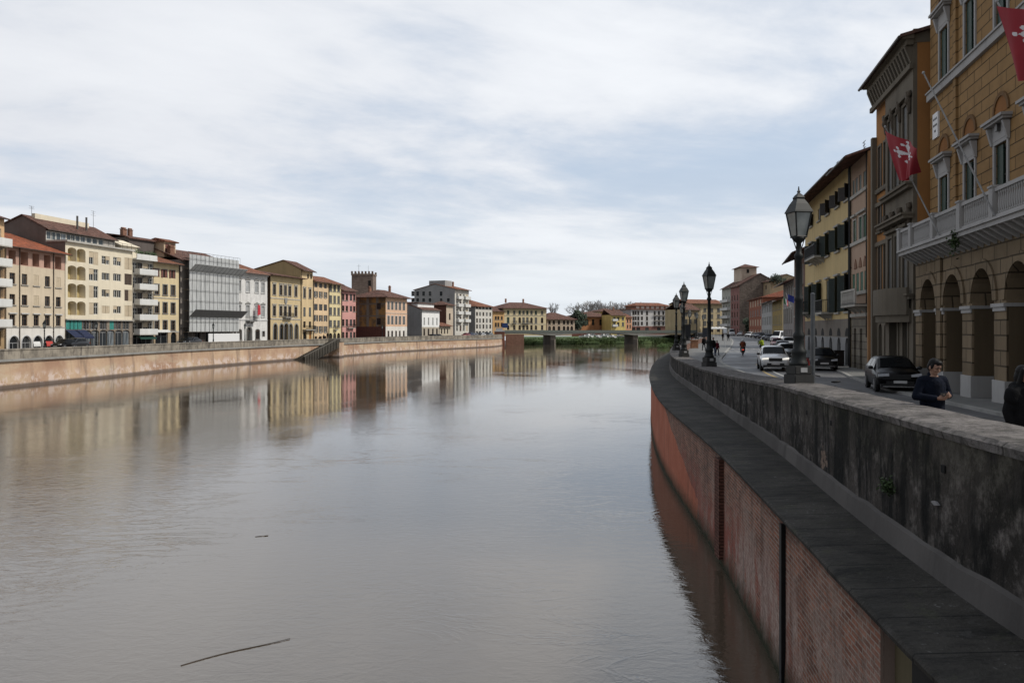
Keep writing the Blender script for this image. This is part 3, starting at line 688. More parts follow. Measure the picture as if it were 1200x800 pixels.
# tower
def towerbox(name, label, cat, pxa, pxb, D, ytop, mat):
    x0, x1 = P(pxa, D)[0], P(pxb, D)[0]; t_ = thing(name, label, cat, (x0, D, ZL)); w = x1-x0; h = ZP(ytop, D)-ZL
    return t_, w, h
t_, w, h = towerbox('crenellated_tower', 'square stone tower with battlements rising behind the frescoed palazzo', 'tower', 412, 437, 242, 322.5, None)
TST = rustic('tower_stone', (.22,.17,.14), .6, .3, .02, .6)
m = MB(); m.box(0, w, 0, 6, 0, h); m.build('shaft', TST, t_)
m = MB(); m.box(-.15, w+.15, -.15, 6.15, h, h+.5)
n = 7
for k in range(n):
    x = -.15+(w+.3)*k/(n-.45)
    for y in (-.15, 5.75): m.box(x, x+(w+.3)/n*.55, y, y+.4, h+.502, h+1.25)
m.build('battlement', TST, t_)
m = MB(); m.box(w-.4-1.0, w-.6, -.06, -.002, h-3.2, h-1.6); m.build('window', DARK, t_)
m = MB(); m.tube((w*.25, 3, h), (w*.25, 3, h+3.6), .05, .04, 5); m.tube((w*.25-.6, 3, h+3.0), (w*.25+.6, 3, h+3.0), .03, .03, 4); m.tube((w*.7, 3, h), (w*.7, 3, h+3.2), .04, .03, 5); m.build('antenna', ZINC, t_)
# --- 13 white house with grey gable side
def facing(pxa, Da, pxb, heading):
    p0 = P(pxa, Da); u = Vector((heading, 1)).normalized(); r = (pxb-600)/F; s_ = (r*p0[1]-p0[0])/(u.x-r*u.y); return p0, (p0[0]+u.x*s_, p0[1]+u.y*s_)
p0, p1 = facing(494.5, 240, 515, .4); b = B('white_house', 'low white house with four tall windows and a blind grey side wall', p0, p1, 9.5, ZL, ZP(362.5, 240))
c = [497.2, 502.2, 507.2, 512]; b.grid(c, [(372,381)], .9, W(frame=FR_W, glass=lightgl), 497); b.grid(c, [(385,393)], 1.1, W(frame=FR_B), 497)
zg = b.Z(495, 383); WH2 = plaster('bright_white_plaster', (.72,.72,.71), .15, .15); GS = plaster('cool_grey_render', (.27,.27,.275), .3, .3)
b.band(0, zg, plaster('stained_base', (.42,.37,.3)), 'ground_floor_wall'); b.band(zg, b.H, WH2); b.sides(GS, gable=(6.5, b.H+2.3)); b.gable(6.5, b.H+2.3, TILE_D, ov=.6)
m = MB(); m.box(.8, b.L-.1, 1.9, 6.5, b.H-.2, b.H+1.9); m.build('clerestory', WH2, b.root); m = MB(); m.box(.4, b.L+.4, 1.5, 7, b.H+1.902, b.H+2.15); m.build('clerestory_roof', TILE_D, b.root)
p0b, p1b = facing(515.3, 250.8, 528, .4); b2 = B('low_annex', 'low pale row with a line of small windows joined to the white house', p0b, p1b, 6, ZL, ZP(381.5, 250.8)); b2.grid([517.5, 521, 524.5], [(385,391)], .9, W(frame=FR_B), 517); b2.band(0, b2.H, plaster('pale_annex', (.5,.44,.34))); b2.sides(GS); b2.gable(3, b2.H+.9, TILE)
# --- brown stair tower house, grey apartment block, grey-white block
p0, p1 = facing(523, 266, 531, .42); b = B('brown_tower_house', 'small dark red brown house with tiled roof in front of the grey apartments', p0, p1, 6.5, ZL, ZP(356.5, 266)); b.op(b.L*.5, 2.0, 1.2, 2.2, W(frame=FR_B)); b.op(b.L*.5, 6, 1.2, 2.2, W(frame=FR_B)); RB = plaster('red_brown_plaster', (.13,.06,.045)); b.band(0, b.H, plaster('buff_plaster', (.5,.42,.33))); b.sides(RB); b.hip(1.2, TILE_D, ov=.8)
p0, p1 = facing(533, 280, 549.5, .45); b = B('grey_apartments', 'big grey apartment block with red roof and a white balconied front', p0, p1, 16.5, ZL, ZP(338.5, 280))
c = [535.6, 539.6, 543.5, 547.2]; st = W(frame=FR_W, glass=GLASS)
b.grid(c, [(344,350),(353,359),(362,368),(371,377),(381,388)], 1.3, [W(frame=FR_W), W(frame=FR_W, shutter='closed', shut=S_BROWN), W(frame=FR_W), W(frame=FR_W, shutter='closed', shut=S_TAN)], 535)
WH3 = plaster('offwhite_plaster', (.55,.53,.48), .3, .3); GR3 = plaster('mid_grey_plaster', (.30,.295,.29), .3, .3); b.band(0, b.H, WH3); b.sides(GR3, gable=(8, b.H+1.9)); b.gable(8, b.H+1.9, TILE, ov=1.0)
for y in (350, 359, 368, 377): b.balcony(b.L*.1, b.L*.45, b.Z(535, y), 1.0, WBAL); b.balcony(b.L*.6, b.L*.97, b.Z(535, y), 1.0, WBAL)
for k, px in enumerate((484, 489.5, 496.5, 504, 517, 525.5)):
    for ya, yb in ((341, 347), (349, 354), (358, 364)):
        if px > 520 and ya < 345: continue
        nv = b.n; r = (px-600)/F; yin = (r*p0[1]-p0[0])/(nv.x-r*nv.y); D_ = p0[1]+nv.y*yin
        m = MB(); za, zz = ZP(yb, D_)-ZL, ZP(ya, D_)-ZL; m.box(-.06, -.002, yin-.65, yin+.65, za, zz); o = m.build('window', FR_W, b.root); m = MB(); m.box(-.08, -.062, yin-.57, yin+.57, za+.08, zz-.08); m.build('pane', GLASS, o)
m = MB(); m.box(1, 6, 4.5, 11, b.H+1.2, b.H+3.2); m.build('roof_cabin', GR3, b.root); b.chimney(b.L*.9, 6); b.chimney(b.L*.6, 9)
p0, p1 = facing(557, 292, 576.8, .55); b = B('white_grey_block', 'white four storey block with grey blind side beside the footbridge abutment', p0, p1, 12, ZL, ZP(358, 292))
c = [559, 562.5, 566.5, 570.5, 574.5]; b.grid(c, [(358.8,362)], 1.6, W(frame=FR_B), 559); b.grid(c, [(365.5,370),(373,378),(380,385)], 1.2, [W(frame=FR_B), W(frame=FR_W, shutter='closed', shut=S_GREY)], 559); b.grid(c, [(388,392)], 1.6, w_shop, 559)
b.band(0, b.H, WH3); b.sides(GR3); b.hip(2.4, TILE, ov=.9)
m = MB(); m.box(-.05, -.002, 4.5, 5.5, 1.5, b.H-.8); m.build('stair_window', GLASS, b.root)
# ------------------------------------------------------------------ beyond the bridge
def front(name, label, pxa, pxb, Da, Db, ytop, depth=12, zb=ZL):
    return B(name, label, P(pxa, Da), P(pxb, Db), depth, zb, ZP(ytop, (Da+Db)/2))
fs = W(frame=FR_B, sill=STONE); fg = W(frame=FR_W, shutter='closed', shut=S_GREEN, sill=STONE); fgr = W(frame=FR_W, shutter='closed', shut=S_GREY, sill=STONE); farc = W(frame=FR_B, arch=True)
b = front('small_orange_house', 'small orange house squeezed in front of the long yellow palazzo past the bridge', 577.5, 591, 346, 350, 364.5, 10); b.grid([581, 584, 588], [(370.5,374.5),(378,383)], 1.1, fs, 581); b.band(0, b.H, plaster('far_orange', (.55,.34,.16))); b.sides(PEACH); b.gable(5, b.H+1.5, TILE_D, ov=.8)
b = front('long_yellow_palazzo', 'long pale yellow palazzo with hipped roof beyond the left end of the bridge', 590.6, 640, 350, 360, 360.5, 16)
c = [595.5, 602.7, 609, 613.5, 618, 622.8, 628, 635.3]; b.grid(c, [(363.8,368.3)], 1.1, [fg, fgr], 610); b.grid(c, [(371.7,378.5)], 1.25, [fg, fgr, W(frame=FR_B, arch=True, sill=STONE), fgr, fgr, W(frame=FR_B, arch=True, sill=STONE), fgr, farc], 610); b.grid(c, [(381,386.5)], 1.2, [farc, fs], 610)
b.band(0, b.H, plaster('far_yellow', (.62,.52,.33), .3, .2)); b.sides(plaster('far_yellow_side', (.58,.47,.28))); b.hip(2.6, TILE_D, ov=1.2, inset=7); b.chimney(5, 8); b.chimney(14, 8); b.course(b.Z(610, 380), .2); b.course(b.Z(610, 370), .15)
b.balcony(b.X(600.5), b.X(605), b.Z(603, 378.6), .9); b.balcony(b.X(612), b.X(620), b.Z(615, 378.6), .9)
b = front('arched_loggia_house', 'low beige house with red brown roof and arched openings, right of the long palazzo', 640.8, 673.5, 364, 372, 373.5, 14); c = [644, 649, 655, 661, 665.5, 670]; b.grid(c, [(375.5,380)], 1.3, fs, 655); b.grid(c, [(382,387)], 1.5, farc, 655); b.band(0, b.H, plaster('far_beige', (.46,.37,.28))); b.sides(plaster('far_brown', (.24,.17,.13))); b.hip(3.0, TILE_D, ov=1.0, inset=6)
b.chimney(4, 7)
b = front('terracotta_house', 'orange brown house with broad hipped roof behind the moored boats', 681, 717, 392, 400, 370.5, 16); b.grid([688, 695, 704, 712], [(374,381)], 1.6, W(frame=FR_B, sur=plaster('orange_trim', (.5,.25,.1))), 695); b.band(0, b.H, plaster('far_terracotta', (.40,.19,.09))); b.sides(plaster('far_terracotta', (.4,.19,.09))); b.hip(2.4, TILE_D, ov=1.2, inset=7)
b = front('yellow_terrace_house', 'stepped yellow house with white balconies beside the orange brown house', 716, 733, 388, 392, 369, 8); b.grid([720, 724.5, 730], [(371.5,375),(377.5,382)], 1.3, [fgr, fs], 724); b.band(0, b.H, plaster('far_bright_yellow', (.66,.52,.20))); b.sides(plaster('far_dull_yellow', (.5,.36,.13))); b.gable(6, b.H+2.6, TILE_D, ov=.8); b.balcony(.6, 3.5, b.Z(720, 376), 1, WBAL); b.balcony(.6, 3.5, b.Z(720, 382.5), 1, WBAL); b.chimney(5, 5)
b = front('yellow_roofed_house', 'tall yellow house whose long roof rises behind the stepped yellow house', 704, 727, 420, 424, 364.5, 14); b.grid([708, 713, 719, 724], [(367,371)], 1.2, fs, 710); b.band(0, b.H, plaster('far_ochre', (.5,.36,.13))); b.sides(OCH); b.hip(1.6, TILE_D, ov=1.0, inset=5)
b = front('salmon_house', 'narrow salmon house against the left end of the long white hotel', 733, 740.5, 393, 396, 371.5, 10); b.grid([735.5, 738.5], [(374,378),(380.5,384.5)], 1.0, fs, 736); b.band(0, b.H, plaster('far_salmon', (.56,.30,.18))); b.sides(PNK); b.gable(5, b.H+1.8, TILE)
b = front('white_hotel', 'long white four storey building with red brown ground floor past the bridge', 739.5, 793, 424, 434, 362.8, 16)
c = [742.2, 744.9, 748, 752.2, 758.2, 767.2, 772.2, 777.3, 782, 789]; b.grid(c, [(364.3,369),(370.8,375.3),(376.8,381.2)], 1.25, [fs, W(frame=FR_B)], 760); b.grid(c[::2], [(383.5,387)], 2.2, fs, 760)
zg = b.Z(760, 382.2); b.band(0, zg, plaster('red_brown_base', (.22,.11,.09)), 'ground_floor_wall'); b.band(zg, b.H, plaster('hotel_white', (.52,.51,.50), .3, .3))
for py in (375.4, 381.3, 369.1): b.balcony(b.X(766), b.X(784), b.Z(760, py), .9)
m = MB(); m.box(-.8, b.L+.8, -.8, 16.5, b.H, b.H+.35); m.build('eaves', TILE, b.root); b.sides(plaster('hotel_grey', (.36,.36,.38)))
m = MB(); m.box(b.X(748), b.X(786), 2, 14, b.H+.352, b.H+2.1); o = m.build('attic_storey', plaster('attic_red', (.33,.18,.13)), b.root)
m = MB(); x0, x1 = b.X(746), b.X(788)
for k in range(7): xx = x0+(x1-x0)*(k+.6)/7.3; m.box(xx-.9, xx+.9, 1.93, 1.999, b.H+.5, b.H+1.9)
m.build('attic_panel', WHT, b.root)
m = MB(); h = b.H+2.1; i = m.add([(x0-.3, .8, h), (x1+.3, .8, h), (x1+.3, 15, h), (x0-.3, 15, h), (x0+4, 8, h+1.9), (x1-4, 8, h+1.9)])
for f in ((0,1,5,4),(1,2,5),(2,3,4,5),(3,0,4),(3,2,1,0)): m.face([i+q for q in f])
m.build('roof', TILE, b.root)
# ================================================================== right bank
def zst(D): return interp([(8,3.50),(12,3.48),(20,3.33),(35,3.05),(120,3.05),(250,3.55),(330,3.75)], D)
FACR = lambda px, a, s: a/((px-600)/F-s)          # depth where the ray meets lat = a + s*D
def line(a, s, D): return (a+s*D, D)
SR = .21
TILE_Q = tiles('muted_red_tiles', (.22, .075, .045))
# --- arcade palace, ground floor proud of the upper wall
OCR = rustic('ochre_ashlar', (.275,.165,.07), 1.55, .46, .022, .22, .07, bumps=1.0); GRD = rustic('brown_ashlar', (.19,.142,.09), 1.1, .52, .03, .30, .12)
WTR = plaster('white_trim_stone', (.365,.355,.345), .3, .35, .1)
a0 = 10.9; pa, pb = line(a0, SR, 36.7), line(a0, SR, 20.6)
zb = 3.0; AR = B('arcaded_palace', 'ochre ashlar town palace with stone arcade, long white balustraded balcony and green shutters', pa, pb, 16, zb, 22.5)
b = AR; U = Vector((pb[0]-pa[0], pb[1]-pa[1])).normalized()
arch_D = [34.75, 31.68, 28.6, 25.5, 22.45]; bx = [(36.7-d)/abs(U.y) for d in arch_D]
zsp = ZP(359.5, 31.2)-zb; atop = ZP(320.5, 31.2)-zb
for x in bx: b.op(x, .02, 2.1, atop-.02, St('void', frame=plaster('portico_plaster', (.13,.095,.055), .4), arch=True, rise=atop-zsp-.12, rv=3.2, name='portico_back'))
zbal = ZP(300, 36.6)-zb; b.band(0, zbal-.2, GRD, 'arcade_wall')
m = MB(); m.box(0, b.L, .001, .75, zbal-.198, zbal-.02); m.build('terrace_floor', STONE, b.root)
edges = [0]+sum([[x-1.05, x+1.05] for x in bx], [])+[b.L]
for k in range(0, len(edges), 2):
    x0, x1 = edges[k], edges[k+1]
    m = MB(); m.box(x0+(0 if k == 0 else -.025), x1+.025, -.06, 2.6, 0, 1.07); me = m.mesh('marble_plinth', WTR); fixn(me); link('marble_plinth', me, b.root)
    m = MB(); m.box(x0+.0, x1+.0, -.05, -.001, zsp-.26, zsp-.12); m.box(x0-.04, x1+.04, -.10, 2.7, zsp-.118, zsp+.0); me = m.mesh('impost', WTR); fixn(me); link('impost', me, b.root)
for x in bx:
    m = MB(); rise = atop-zsp-.12
    A = arc_pts(2.1+.7, atop+.35, rise+.35, 16); C = arc_pts(2.12, atop+.01, rise+.01, 16)
    for q in range(16): m.prism([(x+A[q][0], A[q][1]), (x+A[q+1][0], A[q+1][1]), (x+C[q+1][0], C[q+1][1]), (x+C[q][0], C[q][1])], -.07, -.001, 1)
    m.build('archivolt', GRD, b.root)
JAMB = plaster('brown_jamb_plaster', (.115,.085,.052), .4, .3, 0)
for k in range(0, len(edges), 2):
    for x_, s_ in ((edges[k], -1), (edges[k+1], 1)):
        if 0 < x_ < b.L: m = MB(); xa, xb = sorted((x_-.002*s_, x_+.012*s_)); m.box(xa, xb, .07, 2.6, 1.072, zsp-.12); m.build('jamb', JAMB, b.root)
# end pier buttress
for k in (2,):
    xm = (edges[k]+edges[k+1])/2; m = MB(); m.box(xm-.28, xm+.28, -.10, -.002, 1.075, zbal-.25); m.build('pilaster', GRD, b.root)
# upper wall, set back .62 m
sb = .62; b.ops = []
zf1 = zbal+.05
WTRS = dict(frame=FR_W, sur=WTR, sw=.14, ped=WTR, pedk='frieze', rv=.25)
s1 = St(shutter='leaf', shut=S_GREEN, **WTRS)
D0 = 36.7
wz0, wz1 = zf1+.05, ZP(172, 29.5)-zb-.1
for x in bx: b.op(x, wz0, 1.12, wz1-wz0, s1)
zband = ZP(56, 29.6)-zb
for x in bx: b.op(x, zband+.30, 1.1, 2.35, St(shutter='leaf', shut=S_GREEN, **WTRS))
b.band(zf1, b.H, OCR, 'wall', yin=sb)
m = MB(); m.box(-.02, b.L, sb-.16, sb-.001, zband-.05, zband+.26); m.box(-.02, b.L, sb-.22, sb-.001, zband+.262, zband+.34); m.build('string_course', WTR, b.root)
m = MB(); m.box(-.1, b.L, sb-.5, sb-.001, b.H-.9, b.H-.3); m.box(-.3, b.L, sb-.9, sb-.001, b.H-.298, b.H); m.build('cornice', WTR, b.root)
for x in bx:
    for z0_ in (wz1+.88, zband+.30+2.35+.88):
        m = MB(); w_ = 1.5; A = arc_pts(w_, .95, .75, 12); C = arc_pts(w_-.3, .8, .6, 12)
        for q in range(12): m.prism([(x+A[q][0], z0_+A[q][1]), (x+A[q+1][0], z0_+A[q+1][1]), (x+C[q+1][0], z0_+C[q+1][1]), (x+C[q][0], z0_+C[q][1])], sb-.06, sb-.001, 1)
        m.build('relieving_arch', plaster('dark_ochre', (.16,.09,.04)), b.root)
        m = MB(); m.prism([(x+p, z0_+q) for p, q in C], sb-.02, sb-.0015, 1); m.build('lunette', plaster('orange_lunette', (.25,.11,.035)), b.root)
m = MB(); xs_ = (bx[0]+bx[1])/2; m.box(xs_-.17, xs_+.17, sb-.10, sb-.002, zf1, b.H-.95); m.build('pilaster', OCR, b.root)
m = MB(); m.poly([(0, sb, 0), (0, 16, 0), (0, 16, b.H), (0, sb, b.H)]); m.poly([(b.L, .9, 0), (b.L, 16, 0), (b.L, 16, b.H), (b.L, .9, b.H)]); m.poly([(0, 16, 0), (b.L, 16, 0), (b.L, 16, b.H), (0, 16, b.H)]); m.build('side_wall', OCR, b.root)
m = MB(); m.poly([(0, 0, 0), (0, sb, 0), (0, sb, zbal-.2), (0, 0, zbal-.2)]); m.build('arcade_end', GRD, b.root)
b.depth = 16; b.gable(8, b.H+3, TILE_D, ov=.6, y0=sb)
# balcony
bal = MB(); pr = -.72; bal.box(-.05, b.L, pr, -.001, zbal, zbal+.16); bal.box(-.1, b.L, pr-.08, -.001, zbal+.162, zbal+.24)
bo = bal.build('balcony', WTR, b.root)
nb = 0; zz0 = zbal+.24; zr = ZP(270, 36.6)-zb
m = MB(); m.box(-.05, b.L, pr-.02, pr+.14, zr-.12, zr); m.box(-.05, b.L, pr+.0, pr+.12, zz0, zz0+.08); m.box(-.05, .09, pr+.142, .5, zr-.119, zr-.001); m.box(-.05, .07, pr+.122, .5, zz0, zz0+.079); m.build('handrail', WTR, bo)
posts = [0.02]+[x-bx[0]+bx[0]+1.53 for x in bx]
m = MB()
bm_ = MB(); bm_.lathe([(.05,0),(.05,.05),(.03,.09),(.055,.26),(.04,.42),(.026,.52),(.045,.58),(.045,.64)], 8)
hb = zr-.12-zz0-.08; bme = bm_.mesh('baluster', WTR, True)
pp = [.02+ .1, 2.0, 5.1, 8.2, 11.3, 14.4]
pst = MB(); pst.box(-.17, .17, -.12, .16, 0, zr-zz0+.03); pst.box(-.2, .2, -.15, .19, zr-zz0+.032, zr-zz0+.1); pme = pst.mesh('post', WTR)
for x in pp:
    if x < b.L-.3: o = link('post', pme, bo); o.location = (x, pr+.04, zz0)
x = .33
while x < b.L-.2:
    if all(abs(x-q) > .24 for q in pp):
        o = link('baluster', bme, bo); o.location = (x, pr+.06, zz0+.08); o.scale = (1, 1, hb/.64); nb += 1
    x += .172
cb = MB(); cb.prism([(pr+.05, -.002), (-.01, -.002), (-.01, -.42), (-.25, -.28)], -.1, .1, 0); cme = cb.mesh('bracket', WTR); fixn(cme); x = .25
while x < b.L:
    o = link('bracket', cme, bo); o.location = (x, 0, zbal); x += .62
# plaque with cut letters
mp = MB(); xs_ = b.X(1098, sb); zp = ZP(158, 35.0)-zb; mp.box(xs_-.36, xs_+.36, sb-.08, sb-.001, zp, zp+1.12); pq = mp.build('plaque', plain('white_plaque', (.7,.7,.7), .6, var=.06), b.root)
ml = MB()
for row, (zq, ws) in enumerate([(.80, (.13,.16,.12)), (.52, (.15,.10,.16)), (.26, (.2,))]):
    xq = xs_-.26 if row < 2 else xs_-.1
    for w_ in ws:
        k = 0
        while k*.045 < w_: ml.box(xq+k*.045, xq+k*.045+.028, sb-.085, sb-.0805, zp+zq+.01*((k*7)%2), zp+zq+.09+.01*((k*5)%3)); k += 1
        xq += w_+.055
ml.build('engraved_letters', IRON, pq)
m = MB(); m.box(b.X(1174, sb)-.1, b.X(1174, sb)+.1, sb-.2, sb-.002, ZP(158, 29)-zb, ZP(158, 29)-zb+.25); m.build('floodlight', ZINC, b.root)
LEAFW = plain('wall_weed_leaves', (.03,.05,.015), .8, var=.5)
m = MB(); xw = b.X(1145)
for j in range(160):
    c = Vector((xw+random.gauss(0,.13), pr-.05+random.gauss(0,.08), zbal-.1+random.gauss(0,.2))); d = Vector((random.gauss(0,1), random.gauss(0,1), random.gauss(0,1))).normalized()*.06; e = d.orthogonal(); m.poly([c-d, c+e*.5, c+d, c-e*.5])
o = m.build('wall_weed', LEAFW); o.location = b.root.location; o.rotation_euler = b.root.rotation_euler; tag(o, 'tuft of dark weed growing from the white balcony edge', 'weed')
# flags
m_, t, bs = newmat('red_flag_cloth'); c = coords(t); t.l(t.mix(t.noise(c, 3, 3), (.22,.006,.016), (.32,.010,.022)), bs.inputs['Base Color']); setb(bs, Roughness=.75); FLR = m_
FLW = plain('white_flag_cloth', (.62,.60,.62), .8, var=.1)
def pisan(u, v):                          # u, v from the middle of the cross, unit = half the cross
    for k in range(4):
        a, w = ((u, v), (-u, v), (v, u), (-v, u))[k]
        if 0 <= a <= .62 and abs(w) < .07+.26*max(0, a-.12): return True
        if .62 < a <= .86 and abs(w) < .2*(1-(a-.62)/.24)+.0: return True
        for (p, q) in ((.98, 0), (.66, .31), (.66, -.31)):
            if (a-p)**2+(w-q)**2 < .105**2: return True
    return False
nrm = Vector((-U.y, U.x, 0)); out = -nrm if nrm.x > 0 else nrm
def flag(base, tip, label, drop, wid, seed, polelabel, cross=True):
    pole = MB(); pole.tube(base, tip, .032, .022, 8); d = (Vector(tip)-Vector(base)).normalized(); pole.ell(Vector(tip)+d*.05, (.05,.05,.05), 8, 6)
    po = pole.build('flagpole', plain('white_pole_paint', (.3,.3,.3), .4), None, False); tag(po, polelabel, 'flagpole')
    if not cross: return
    n, mm = 90, 90; m = MB(); tip = Vector(tip)+Vector((0, 0, -.1)); U3 = Vector((U.x, U.y, 0)); inn = Vector((-U.y, U.x, 0)); inn = inn if inn.x > 0 else -inn
    Hv = inn*.5+Vector((0, 0, -drop*1.28)); F1 = U3*2.8+inn*.55+Vector((0, 0, -1.35)); F2 = U3*1.55+inn*.2+Vector((0, 0, -.0))
    for j in range(mm+1):
        v = j/mm
        for i in range(n+1):
            u = i/n
            q = tip+Hv*v+(F1*(1-v)+F2*v)*u
            q += out*(.15*math.sin(8*u+seed+1.8*v)*(.25+u)+.05*math.sin(19*u+3*v+seed*2)*(.3+.7*v))+Vector((0,0,-.10*math.sin(math.pi*u)*(.3+v)))
            m.v.append(tuple(q))
    for j in range(mm):
        for i in range(n):
            uu = ((i+.5)/n-.52)/.36; vv = ((j+.5)/mm-.36)/.30
            m.cur = 1 if pisan(uu, vv) else 0
            a = j*(n+1)+i; m.face((a, a+1, a+n+2, a+n+1))
    o = m.build('flag', [FLR, FLW], None, True); tag(o, label, 'flag')
def onb(px, py, a=a0-.76):                # a point on the balcony front
    D = a/((px-600)/F-SR); x, y = P(px, D); return Vector((x, y, ZP(py, D)))
nrm = Vector((-U.y, U.x, 0)); out = -nrm if nrm.x > 0 else nrm
def tipat(base, px):
    r = (px-600)/F; t_ = (base.x-r*base.y)/(r*out.y-out.x); return t_
b1 = onb(1101, 276); t1 = tipat(b1, 1038); q = b1+out*t1; q.z = ZP(150, q.y)
flag(b1, q, 'red flag with white cross hanging above the grey baroque front, lower of the two', 1.55, 2.1, .4, 'slanting white pole carrying the lower red flag')
b2 = onb(1166, 253); t2 = tipat(b2, 1083); q2 = b2+out*t2; q2.z = ZP(87, q2.y); flag(b2, q2, '', 1, 1, 0, 'bare slanting white flagpole on the palace balcony, no flag on it', False)
b3 = onb(1245, 150); t3 = tipat(b3, 1169); q3 = b3+out*t3; q3.z = ZP(3, q3.y); flag(b3, q3, 'red flag with white cross high at the right edge of the ochre palace', 1.6, 2.1, 1.9, 'slanting white pole carrying the upper red flag')
# --- orange house with grey baroque front (p0 far, p1 near)
aG = 11.15; pn = line(aG, SR, FACR(1075, aG, SR)); pf = line(aG, SR, FACR(1027, aG, SR))
b = B('baroque_house', 'orange house with a grey carved stone centre, curved stone balcony and bracketed cornice', pf, pn, 14, 3.0, ZP(40, pn[1]))
ORG = plaster('dull_orange_plaster', (.34,.16,.055), .35, .35); GRB = plaster('grey_baroque_stone', (.15,.128,.098), .6, .5)
xg = b.X(1042); g1 = St(frame=FR_G, shutter='closed', shut=S_DGREY, sur=GRB, sw=.12, sill=GRB); ZZ = lambda py: b.Z(1060, py)
zs = [(b.Z(1034, 352), b.Z(1034, 288)), (b.Z(1034, 270), b.Z(1034, 238)), (b.Z(1034, 222), b.Z(1034, 170))]
for z0_, z1_ in zs:
    for px in (1031.5, 1038.2): b.op(b.X(px), z0_, .62, z1_-z0_, g1)
for px in (1031.5, 1038.2): b.op(b.X(px), .05, .75, b.Z(1034, 378)-.1, St(frame=IRON, arch=True, rv=.4, name='doorway', glass=DARK))
zgr = b.Z(1034, 357); b.band(0, zgr, GRB, 'ground_floor_wall', 0, xg); b.band(zgr, b.H, ORG, 'wall', 0, xg)
b.ops = []
for z0_, z1_ in ((b.Z(1060, 342), b.Z(1060, 275)), (b.Z(1060, 215), b.Z(1060, 130))):
    for px in (1048, 1056.3, 1066): b.op(b.X(px), z0_, .78, z1_-z0_, St(frame=FR_G, shutter='closed', shut=S_GREY, sur=GRB, sw=.14, ped=GRB))
b.op(b.X(1052), .05, 1.5, 3.4, St(frame=IRON, rv=.5, name='door', glass=DARK, sur=GRB, sw=.25)); b.op(b.X(1066), .6, .8, 2.6, St(frame=IRON, glass=DARK, sur=GRB))
b.band(0, b.H, GRB, 'stone_front', xg, b.L-.01, yin=-.18)
m = MB(); m.poly([(xg, -.18, 0), (xg, 0, 0), (xg, 0, b.H), (xg, -.18, b.H)]); m.poly([(b.L-.01, -.18, 0), (b.L-.01, .3, 0), (b.L-.01, .3, b.H), (b.L-.01, -.18, b.H)]); m.box(xg, b.L+.02, -.17, 5, b.H-.4, b.H+.25); m.build('front_return', GRB, b.root)
b.sides(ORG)
for py in (222, 238, 285):
    z = b.Z(1034, py); m = MB(); m.box(0, xg-.02, -.12, -.001, z-.1, z+.12); m.build('string_course', GRB, b.root)
for py, d_ in ((352, .2), (262, .45), (228, .25)):
    z = b.Z(1060, py); m = MB(); m.box(xg, b.L+.05, -.18-d_, -.181, z, z+.16); m.box(xg, b.L+.1, -.18-d_-.12, -.181, z+.162, z+.26); m.build('cornice', GRB, b.root)
m = MB(); zc_ = b.H-1.6; m.box(-.05, b.L+.05, -.35, -.182, zc_, zc_+.25); m.box(-.05, b.L+.1, -.5, -.182, zc_+1.1, zc_+1.35); m.box(-.05, b.L+.2, -.7, -.182, zc_+1.352, zc_+1.6); m.build('cornice', GRB, b.root)
for k in range(16):
    x = .25+k*(b.L-.4)/15; m = MB(); m.prism([(-.18, zc_+.26), (-.26, zc_+.3), (-.55, zc_+1.08), (-.18, zc_+1.08)], x-.1, x+.1, 0); m.build('bracket', GRB, b.root)
for px in (1044, 1052, 1060.5, 1072):                    # carved keystones and scrolls
    for py in (255, 130):
        x, z = b.X(px), b.Z(1060, py); m = MB(); m.ell((x, -.30, z), (.13, .15, .2), 10, 7); m.prism([(-.2, z+.5), (-.42, z+.42), (-.30, z-.5), (-.2, z-.6)], x-.12, x+.12, 0); m.ell((x-.2, -.3, z+.3), (.1, .1, .14), 8, 6); m.ell((x+.2, -.3, z+.3), (.1, .1, .14), 8, 6); m.build('carved_head', plaster('weathered_carving', (.105,.085,.065)), b.root, True)
m = MB(); n = 12; xa, xb = xg-.5, b.L-.3; zbb = b.Z(1050, 362)     # curved stone balcony
prof = [(xa+(xb-xa)*k/n, -.4-.75*math.sin(math.pi*k/n)**.7) for k in range(n+1)]
m.prism([(xa, -.182)]+prof+[(xb, -.182)], zbb-.35, zbb-.05, 2); m.prism([(xa, -.182)]+[(x, y+.12) for x, y in prof]+[(xb, -.182)], zbb-.7, zbb-.352, 2); ob = m.build('balcony', GRB, b.root); fixn(ob.data)
m = MB()
for (xa_, ya_), (xb_, yb_) in zip(prof, prof[1:]): m.prism([(xa_, ya_), (xb_, yb_), (xb_, yb_+.12), (xa_, ya_+.12)], zbb-.048, zbb+.95, 2)
me = m.mesh('parapet', GRB); fixn(me); link('parapet', me, ob)
b.pipe(xg-.12, 0, b.H-1.0); m = MB(); m.box(-.25, .12, -.25, .4, 0, b.H-3); m.build('corner_pilaster', GRB, b.root)
b.gable(6, b.H+1.5, TILE_D, ov=.8, ovs=.3)
